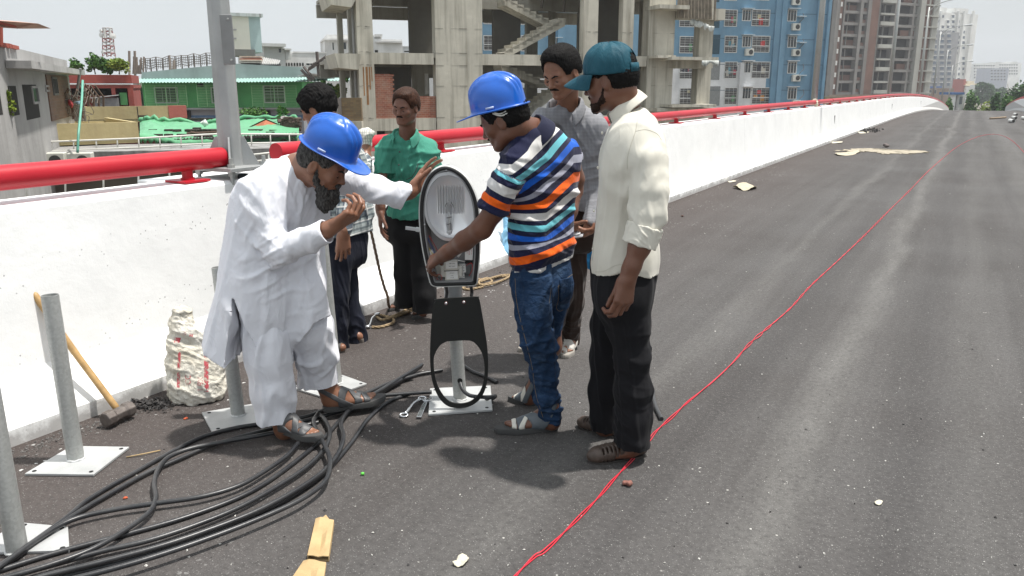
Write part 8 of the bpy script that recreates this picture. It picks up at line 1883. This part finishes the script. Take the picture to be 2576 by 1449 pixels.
    for i in range(30):
        u=1706+i*2.8; a,zz=F.at(u,-14,.6); a2,zz2=F.at(u+r_.uniform(-1,1),46+i*.1,.6); b.tube([F.M@Vector((a,-.6-.02*(i%3),zz+r_.uniform(0,.3))),F.M@Vector((a2,-.6-.02*(i%3),zz2))],.040,5)
    b.build('bamboo_screen',mat('weathered_bamboo',(.22,.19,.15),.9,.3,4),o)
    part('bamboo_pole',mat('weathered_bamboo',(.22,.19,.15),.9,.3,4),o,lambda b:b.tube([F.M@Vector((F.at(1800,-10,1.0)[0],-1,F.at(1800,-10,1.0)[1])),F.M@Vector((F.at(1797,52,1.0)[0],-1,F.at(1797,52,1.0)[1]))],.05,6))
    # plinth below the lowest beam
    part('plinth',RAW,o,lambda b:F.box(b,x(905),x(1800),GZ,zb1-.05,-1.2,-.6)); part('ground_opening',VOID,o,lambda b:(F.pbox(b,1030,323,1104,345,-.62,-.58),F.pbox(b,928,330,968,350,-.62,-.58)))
    # side brick wall on the left
    G_=Fac(850,33.5,908,33.5); q=G_.root('brick_wall','mossy low brick wall at the left foot of the concrete frame','wall'); part('bricks',BRICKO,q,lambda b:G_.pbox(b,858,246,909,305,-.25,0)); part('end_pier',conc('weathered_pier',(.22,.19,.17)),q,lambda b:G_.pbox(b,850,247,859,305,-.3,.03)); part('footing',RAW,q,lambda b:G_.pbox(b,850,305,912,420,-.4,.1))
frame_building()
# ================= blue and white apartment block =======================================
def blue_block():
    BL=conc('sky_blue_paint',(.135,.26,.37),(.20,.32,.42),.5,.7,.5); WH=conc('white_grey_paint',(.60,.61,.62),(.47,.48,.49),.4,.6,.5); F=Fac(1195,82,2070,92); o=F.root('apartment_block','tall blue apartment block with white lower floors, grilles and laundry','building')
    x=lambda u,v=216,d=0.: F.at(u,v,d)[0]; z=lambda v,u=1850,d=0.: F.at(u,v,d)[1]; top=z(-70)
    zs=z(157)
    part('wall',BL,o,lambda b:F.box(b,0,F.W,zs,top,-10,0)); part('wall',WH,o,lambda b:F.box(b,0,x(1926),GZ,zs-.003,-10,0)); part('wall',BL,o,lambda b:F.box(b,x(1926)+.003,F.W,GZ,zs-.003,-10,-.003))
    # piers and set-backs on the right
    for (u0,u1,d) in ((1950,1962,.35),(2038,2045,.3),(2064,2071,.25),(1936,1951,.2)): part('pier',BL,o,lambda b:F.box(b,x(u0),x(u1),GZ,top,0,d))
    # string courses: thin grooves every storey
    GRV=mat('shadow_groove',(.06,.11,.15),.9)
    vs=[-42,23,89,154,219,284]
    part('groove',GRV,o,lambda b:[F.box(b,x(1710),F.W,z(v+8)-.03,z(v+8)+.03,0,.012) for v in vs]); 
    gray=mat('white_grille',(.50,.51,.50),.6); hood=mat('pale_blue_hood',(.42,.50,.55),.7); hoodw=mat('white_hood',(.60,.60,.60),.7)
    cl=[(.40,.04,.04),(.06,.22,.28),(.42,.20,.06),(.08,.11,.30),(.40,.38,.33),(.04,.04,.05),(.40,.37,.25),(.35,.08,.10),(.3,.3,.33),(.10,.25,.12)]; r_=random.Random(5)
    def laundry(w_,a0,a1,z0,z1,n=4):
        for i in range(n):
            a=a0+(a1-a0)*r_.uniform(.08,.75); ww=(a1-a0)*r_.uniform(.14,.26); zt=z0+(z1-z0)*r_.uniform(.45,.9); h=(z1-z0)*r_.uniform(.15,.40); c=cl[r_.randrange(len(cl))]; b=MB(); F.box(b,a,a+ww,zt-h,zt,.012,.05+.02*r_.random()); b.build('laundry',mat('laundry_%d'%cl.index(c),c,.9),w_)
    DK=mat('dim_room_glass',(.075,.072,.070),.35,.5,1.2)
    for k,v in enumerate(vs[:5]):
        low=v>150; hd=hoodw if low else hood
        # balcony columns of windows
        for (u0,u1,dv0,dv1) in ((1822,1854,1,44),(1891,1936,1,43),(1709,1748,2,45),(1216,1262,0,38),(1310,1345,0,40),(1560,1590,0,40)):
            vv=v+(dv0 if u0>1800 else dv0); a0,a1,z0,z1=rect_in(F,u0,vv,u1,vv+dv1-dv0); w_=window(F,o,a0,a1,z0,z1,fr=.07,cols=1,rows=0,grille=.26 if u0>1700 else .4,gm=gray,pane=DK); part('handrail',gray,w_,lambda b:F.box(b,a0,a1,z0+(z1-z0)*.36,z0+(z1-z0)*.41,.08,.13))
            if u0>1700: laundry(w_,a0,a1,z0,z1,r_.choice((1,2,3,4)))
        for (u0,u1,dv1,ac) in ((1867,1889,29,k in (2,)),(1981,2004,30,True)):
            a0,a1,z0,z1=rect_in(F,u0,v+1,u1,v+1+dv1); window(F,o,a0,a1,z0,z1,fr=.07,cols=3,pane=GLASS,hood=.55 if u0<1900 or k<3 else .3,hoodm=hd)
            if ac: ac_unit(F,F.at((u0+u1)/2+(8 if u0>1900 else 5),v+42,.1)[0],z(v+42),o,w_=.95,h=.72,d=.05)
        # bracket shelf and cable by the right hand windows
        part('shelf',hood,o,lambda b:F.pbox(b,2012,v+16+18*(k>2),2030,v+19+18*(k>2),0,.5)); 
        a,zz=F.at(2008,v+18,.3); b=MB(); b.tube(spline([F.M@Vector((F.at(2005,v+40,.2)[0],-.2,z(v+40))),F.M@Vector((F.at(2012,v+30,.3)[0],-.3,z(v+30))),F.M@Vector((F.at(2022,v+18,.3)[0],-.3,z(v+18))),F.M@Vector((F.at(2020,v+8,.2)[0],-.2,z(v+6)))],5),.04,5); b.build('service_cable',mat('black_or_grey_cable',(.10,.11,.12),.6),o)
        # lift shaft slots / recess
        part('recess',mat('deep_blue_recess',(.022,.060,.085),.9) if not low else mat('grey_recess',(.20,.21,.21),.9),o,lambda b:F.pbox(b,1787 if not low else 1783,v-2,1811,v+47,0,.012))
        for (u0,u1) in ((1284,1292),(1268,1276),(1398,1410),(1660,1668),(1758,1763)): window(F,o,*rect_in(F,u0,v+8,u1,v+24),fr=.06,cols=1,pane=GLASS,hood=.35,hoodm=hd)
    part('pier',BL,o,lambda b:[F.box(b,x(u0),x(u1),zs,top,0,.3) for u0,u1 in ((1263,1278),(1400,1416),(1755,1783))]); part('pier',WH,o,lambda b:[F.box(b,x(u0),x(u1),GZ,zs-.01,0,.3) for u0,u1 in ((1263,1278),(1755,1783),(1856,1866))])
blue_block()
# ================= unfinished brick tower and the towers beyond ==========================
def brown_tower():
    F=Fac(2090,190,2335,205); o=F.root('brick_tower','tall unfinished brown brick and concrete tower with dark open floors','building'); x=lambda u,v=216,d=0.: F.at(u,v,d)[0]; z=lambda v,u=2210,d=0.: F.at(u,v,d)[1]; top=z(-120)
    CN=conc('grimy_tower_concrete',(.20,.19,.18),(.12,.11,.10),.7,.35,.2); CL=conc('pale_tower_concrete',(.36,.36,.33),(.25,.24,.22),.5,.35,.2); BR=mat('faded_tower_brick',(.15,.082,.062),.9,.2,.35,streak=((.14,.09,.075),.5,.6)); VD=mat('dusky_opening',(.032,.029,.029),.9,.4,.3)
    part('core',VD,o,lambda b:F.box(b,.3,F.W-.3,GZ,top,-20,-1.6))
    # vertical strips: (u0,u1,material,depth)
    for (u0,u1,m,d) in ((2086,2094,CN,.2),(2094,2103,BR,0),(2103,2107,CN,.25),(2144,2151,CN,.25),(2163,2171,CN,.25),(2171,2191,BR,.1),(2191,2195,CN,.05),(2229,2234,CN,.3),(2276,2281,CN,0),(2289,2301,CL,.6),(2301,2312,BR,.15),(2312,2316,CL,.2),(2316,2323,BR,0),(2323,2336,CL,.4)):
        part('pier' if m!=BR else 'brick_panel',m,o,lambda b:F.box(b,x(u0),x(u1),GZ,top,-1.,d))
    n=0; v=-110.
    while v<250:
        zz=z(v); part('floor_band',CN,o,lambda b:F.box(b,x(2103),x(2289),zz-.35,zz+.25,-1.5,-.02+.004*(n%3))); part('ledge',CL,o,lambda b:(F.box(b,x(2301),x(2336),zz-.15,zz+.10,0,.72),F.box(b,x(2195),x(2229),zz-.1,zz+.75,-.5,.5) if n%2==0 else F.box(b,x(2195),x(2229),zz-.25,zz+.1,-.5,.32)))
        if n%3==1: part('brick_infill',BR,o,lambda b:F.box(b,x(2255),x(2289),zz+.25,zz+1.6,-1.3,-.6))
        part('brick_infill',BR,o,lambda b:(F.box(b,x(2151),x(2163),zz+.25,zz+1.0,-1.2,-.2),F.box(b,x(2107),x(2144),zz+.25,zz+.55+.5*((n*7)%3),-1.4,-1.0),F.box(b,x(2234),x(2250),zz+.25,zz+2.6,-1.5,-1.3))); part('mullion',CN,o,lambda b:(F.box(b,x(2210),x(2212),zz+.3,zz+2.6,-.8,-.5),F.box(b,x(2122),x(2124),zz+.3,zz+2.6,-.9,-.7)))
        part('window',WHT,o,lambda b:F.box(b,x(2096),x(2100),zz+1.0,zz+2.0,-.1,.06)); v+=28.7; n+=1
    part('site_wall',mat('mossy_site_wall',(.17,.13,.10),.9,.3,.5),o,lambda b:F.pbox(b,2086,238,2232,262,2,2.6)); 
brown_tower()
def grid_tower(name,label,uL,uR,vT,Y0,Y1,m,dv,du,wv,wu,depth=18,pm=GLASS,start=0,blocks=(),d=.0,skip=None,v1=232,grp=None):
    """tower with a regular window grid; each window is a part"""
    F=Fac(uL,Y0,uR,Y1); o=F.root(name,label,'building',grp); z=lambda v: F.at((uL+uR)/2,v)[1]; part('wall',m,o,lambda b:F.box(b,0,F.W,GZ,z(vT),-depth,0))
    W0=None; v=vT+dv*.45; i=0; cnt=0
    while v<v1:
        u=uL+du*.4; j=0
        while u<uR-wu*.8:
            if not(skip and skip(i,j)) and cnt<96:
                b=MB(); F.pbox(b,u,v,u+wu,v+wv,-.05,.04); F.pbox(b,u-wu*.15,v-wv*.18,u+wu*1.15,v-wv*.02,0,.35,1); b.build('window',[pm,WHT],o); cnt+=1
            u+=du; j+=1
        v+=dv; i+=1
    for (u0,v0,u1,v1_,dd) in blocks: part('roof_block',m,o,lambda b:F.pbox(b,u0,v0,u1,v1_,-depth*.5,dd))
    return F,o
GT=conc('plain_grey_cement_tower',(.27,.27,.28),(.22,.22,.22),.4,.25,.15); WT=conc('bright_white_tower',(.70,.70,.68),(.55,.55,.53),.3,.25,.15); DG=mat('bluish_tower_glass',(.10,.13,.18),.3,.4,.6)
F,o=grid_tower('grey_tower','plain grey tower with crenellated roof edge in front of the white tower',2322,2396,80,380,386,GT,13.6,18,7.5,9,pm=DG,v1=215)
part('parapet',GT,o,lambda b:[F.pbox(b,2324+i*5.5,76,2327+i*5.5,80.5,-.4,0) for i in range(13)])
F,o=grid_tower('white_tower','tall white apartment tower on the right skyline',2325,2437,32,440,455,WT,13.2,13,6.5,6,pm=DG,blocks=[(2364,19,2382,33,.2),(2400,21,2436,33,.1)],v1=225,skip=lambda i,j:(i+j)%5==4)
part('pilaster',WT,o,lambda b:[F.pbox(b,u,26,u+3,300,0,1.2) for u in (2352,2396,2410,2432)])
grid_tower('apartment_row','distant pale apartment blocks on the right horizon',2448,2505,160,800,805,WT,7.5,6.,3.6,3.2,pm=GLASS,v1=200,grp='far apartment blocks')
grid_tower('apartment_row','farther long apartment block beside the trees on the horizon',2500,2562,158,860,870,WT,7.5,6.,3.6,3.2,pm=GLASS,v1=185,blocks=[(2506,156,2520,160,0),(2545,155,2560,160,0)],grp='far apartment blocks')
grid_tower('apartment_row','small bluish grey block in front of the far apartment blocks',2490,2532,172,720,723,conc('bluish_grey_block',(.30,.32,.38),(.25,.27,.3),.3,.2),7.5,8.,4,4,v1=200,grp='far apartment blocks')
F,o=simple_building('cream_house','cream house with a red end wall below the far apartment blocks',2426,2458,210,420,421,conc('cream_paint',(.62,.55,.42),(.5,.44,.33),.4),[(2431,217,2438,222),(2441,217,2450,222),(2431,227,2438,232),(2443,227,2451,232)],[(2433,204,2450,211,0),(2428,214,2458,216,1.2),(2428,224,2458,226,1.2)],depth=8); part('red_end_wall',mat('brick_red_wall',(.33,.07,.05),.8),o,lambda b:F.pbox(b,2421,199,2427,250,-8,.1))
simple_building('white_house','white house with small windows beside the cream house',2456,2479,218,412,413,WT,[(2459,224,2463,228),(2467,224,2471,228),(2460,234,2464,238),(2470,232,2474,236)],[(2458,213,2468,218.5,0)],depth=8)
F,o=simple_building('shop_building','low brown building with a blue sign at the foot of the grey tower',2325,2400,222,300,301,mat('brown_low_wall',(.24,.18,.14),.9,.2,.3),[(2334,226,2344,234),(2350,226,2356,236)],depth=8); part('sign_board',mat('blue_sign',(.06,.13,.33),.6),o,lambda b:(F.pbox(b,2338,217,2352,222,.1,.3),F.pbox(b,2356,217,2370,221,.1,.3)))
F=Fac(2393,128,2428,129); o=F.root('gateway','blue-topped white gateway standing beyond the crest of the road','gate'); part('canopy',mat('blue_fascia',(.06,.13,.28),.6),o,lambda b:F.pbox(b,2394,232,2427,238,-2,.3)); part('pier',WT,o,lambda b:(F.pbox(b,2396,238,2402,300,-1,0),F.pbox(b,2410,238,2425,300,-1,0))); part('opening',VOID,o,lambda b:F.pbox(b,2402,240,2410,300,-.9,-.5)); part('panel',mat('grey_glass',(.2,.22,.24),.4),o,lambda b:F.pbox(b,2414,243,2421,262,0,.05))
# street lamps marching over the crest on the left
def street_lamp(s,first=None):
    o=thing('street_lamp','lamp','street lamp',RP(s,NL-.66,.6),-AZ,'street lamps along the left parapet'); base=RP(s,NL-.66,.6); H=6.9
    b=MB(); b.tube([base,base+Vector((0,0,H*.5)),base+Vector((0,0,H))],[.095,.08,.055],8); b.build('pole',GALV,o,smooth=True)
    b=MB(); t=base+Vector((0,0,H)); p=[t+Vector((0,0,-.35)),t+RN*.5+Vector((0,0,.15)),t+RN*1.3+Vector((0,0,.42)),t+RN*2.0+Vector((0,0,.5))]; b.tube(spline(p,5),.035,6); b.tube([t+Vector((0,0,-.9)),t+RN*.7+Vector((0,0,.10))],.025,6); b.build('arm',GALV,o,smooth=True)
    T=Sh(); T.cap(t+RN*2.0+Vector((0,0,.5)),t+RN*2.55+Vector((0,0,.55)),.07,.10,k=.02); sdf_obj('lamp_head',T,.03,mat('pale_lamp_head',(.5,.52,.53),.5),o)
    b=MB(); b.obox(base+Vector((0,0,-.2)),.4,.4,.45,Rz); b.build('base_block',WHITE,o); return o
for s_,lab in ((24.6,'near grey lamp column standing between the blue flats and the brick tower'),(46.5,'tall pale lamp pole crossing the middle of the brick tower'),(70,'first street lamp with its whole arm visible, before the grey tower'),(92,'second complete street lamp, in front of the white tower'),(115,'third complete street lamp on the far slope'),(140,'farthest street lamp beyond the crest')):
    o=street_lamp(s_); o['label']=lab
# trees on the right and scrub behind the crest
for i,(u,v0,v1,w_,Y,m,lab) in enumerate(((2552,184,262,38,118,LD,'big dense dark tree at the right edge beyond the parapet'),(2510,226,262,26,112,LD,'lower dark tree left of the big one on the right'),(2590,196,262,30,125,LD,'dark tree at the very right edge of the picture'),(2443,226,268,24,128,LG,'feathery green bush below the cream house'),(2486,243,268,36,120,LY,'light green scrub beyond the crest of the road'),(2385,245,262,16,118,LG,'small bush behind the parapet near the blue gateway'),(2528,236,264,22,105,LG,'bright green bush beside the right hand parapet'),(2470,205,262,30,330,LD,'hazy dark tree line under the far apartment blocks'),(2500,212,262,34,360,LD,'hazy trees behind the light green scrub'))):
    bs=P(u,262,Y); k=mpp(u,230,Y); h=(v1-v0)*k; gz__=bs.z-(v1-262)*k; h2=h+ (gz__-GZ); tree('tree',lab,'tree',Vector((bs.x,bs.y,GZ)),P(u,v0,Y).z-GZ,(w_*k,w_*k*.8,(P(u,v0,Y).z-GZ)*.50),4200 if i==0 else 2200,.42 if Y<200 else 1.2,m,seed=90+i,trunk=.22,clumps=26 if i==0 else 16,group='trees beyond the crest')
# low roofs and greenery just outside the parapet between the frame and the tower
F=Fac(2060,60,2330,75); o=F.root('site_fence','low patched fence of planks and sheets below the brick tower','fence'); part('panels',mat('patched_boards',(.16,.13,.10),.9,.4,.7,dirt=(.10,.16,.06),dscale=.8),o,lambda b:F.pbox(b,2075,241,2330,262,-.1,0))
# ---------------- the air over the city -------------------------------------------------
b=MB(); b.box((-800,-50,GZ-1),(1200,1400,75)); hz=b.build('haze',None,None) if False else None
hm_=bpy.data.materials.new('haze_volume'); hm_.use_nodes=True; n_=hm_.node_tree; n_.nodes.clear(); o_=n_.nodes.new('ShaderNodeOutputMaterial'); pv=n_.nodes.new('ShaderNodeVolumePrincipled'); pv.inputs['Color'].default_value=(.92,.95,1,1); pv.inputs['Density'].default_value=.00048; pv.inputs['Anisotropy'].default_value=.2; n_.links.new(pv.outputs[0],o_.inputs['Volume'])
tag(b.build('haze',hm_,None),kind='stuff')
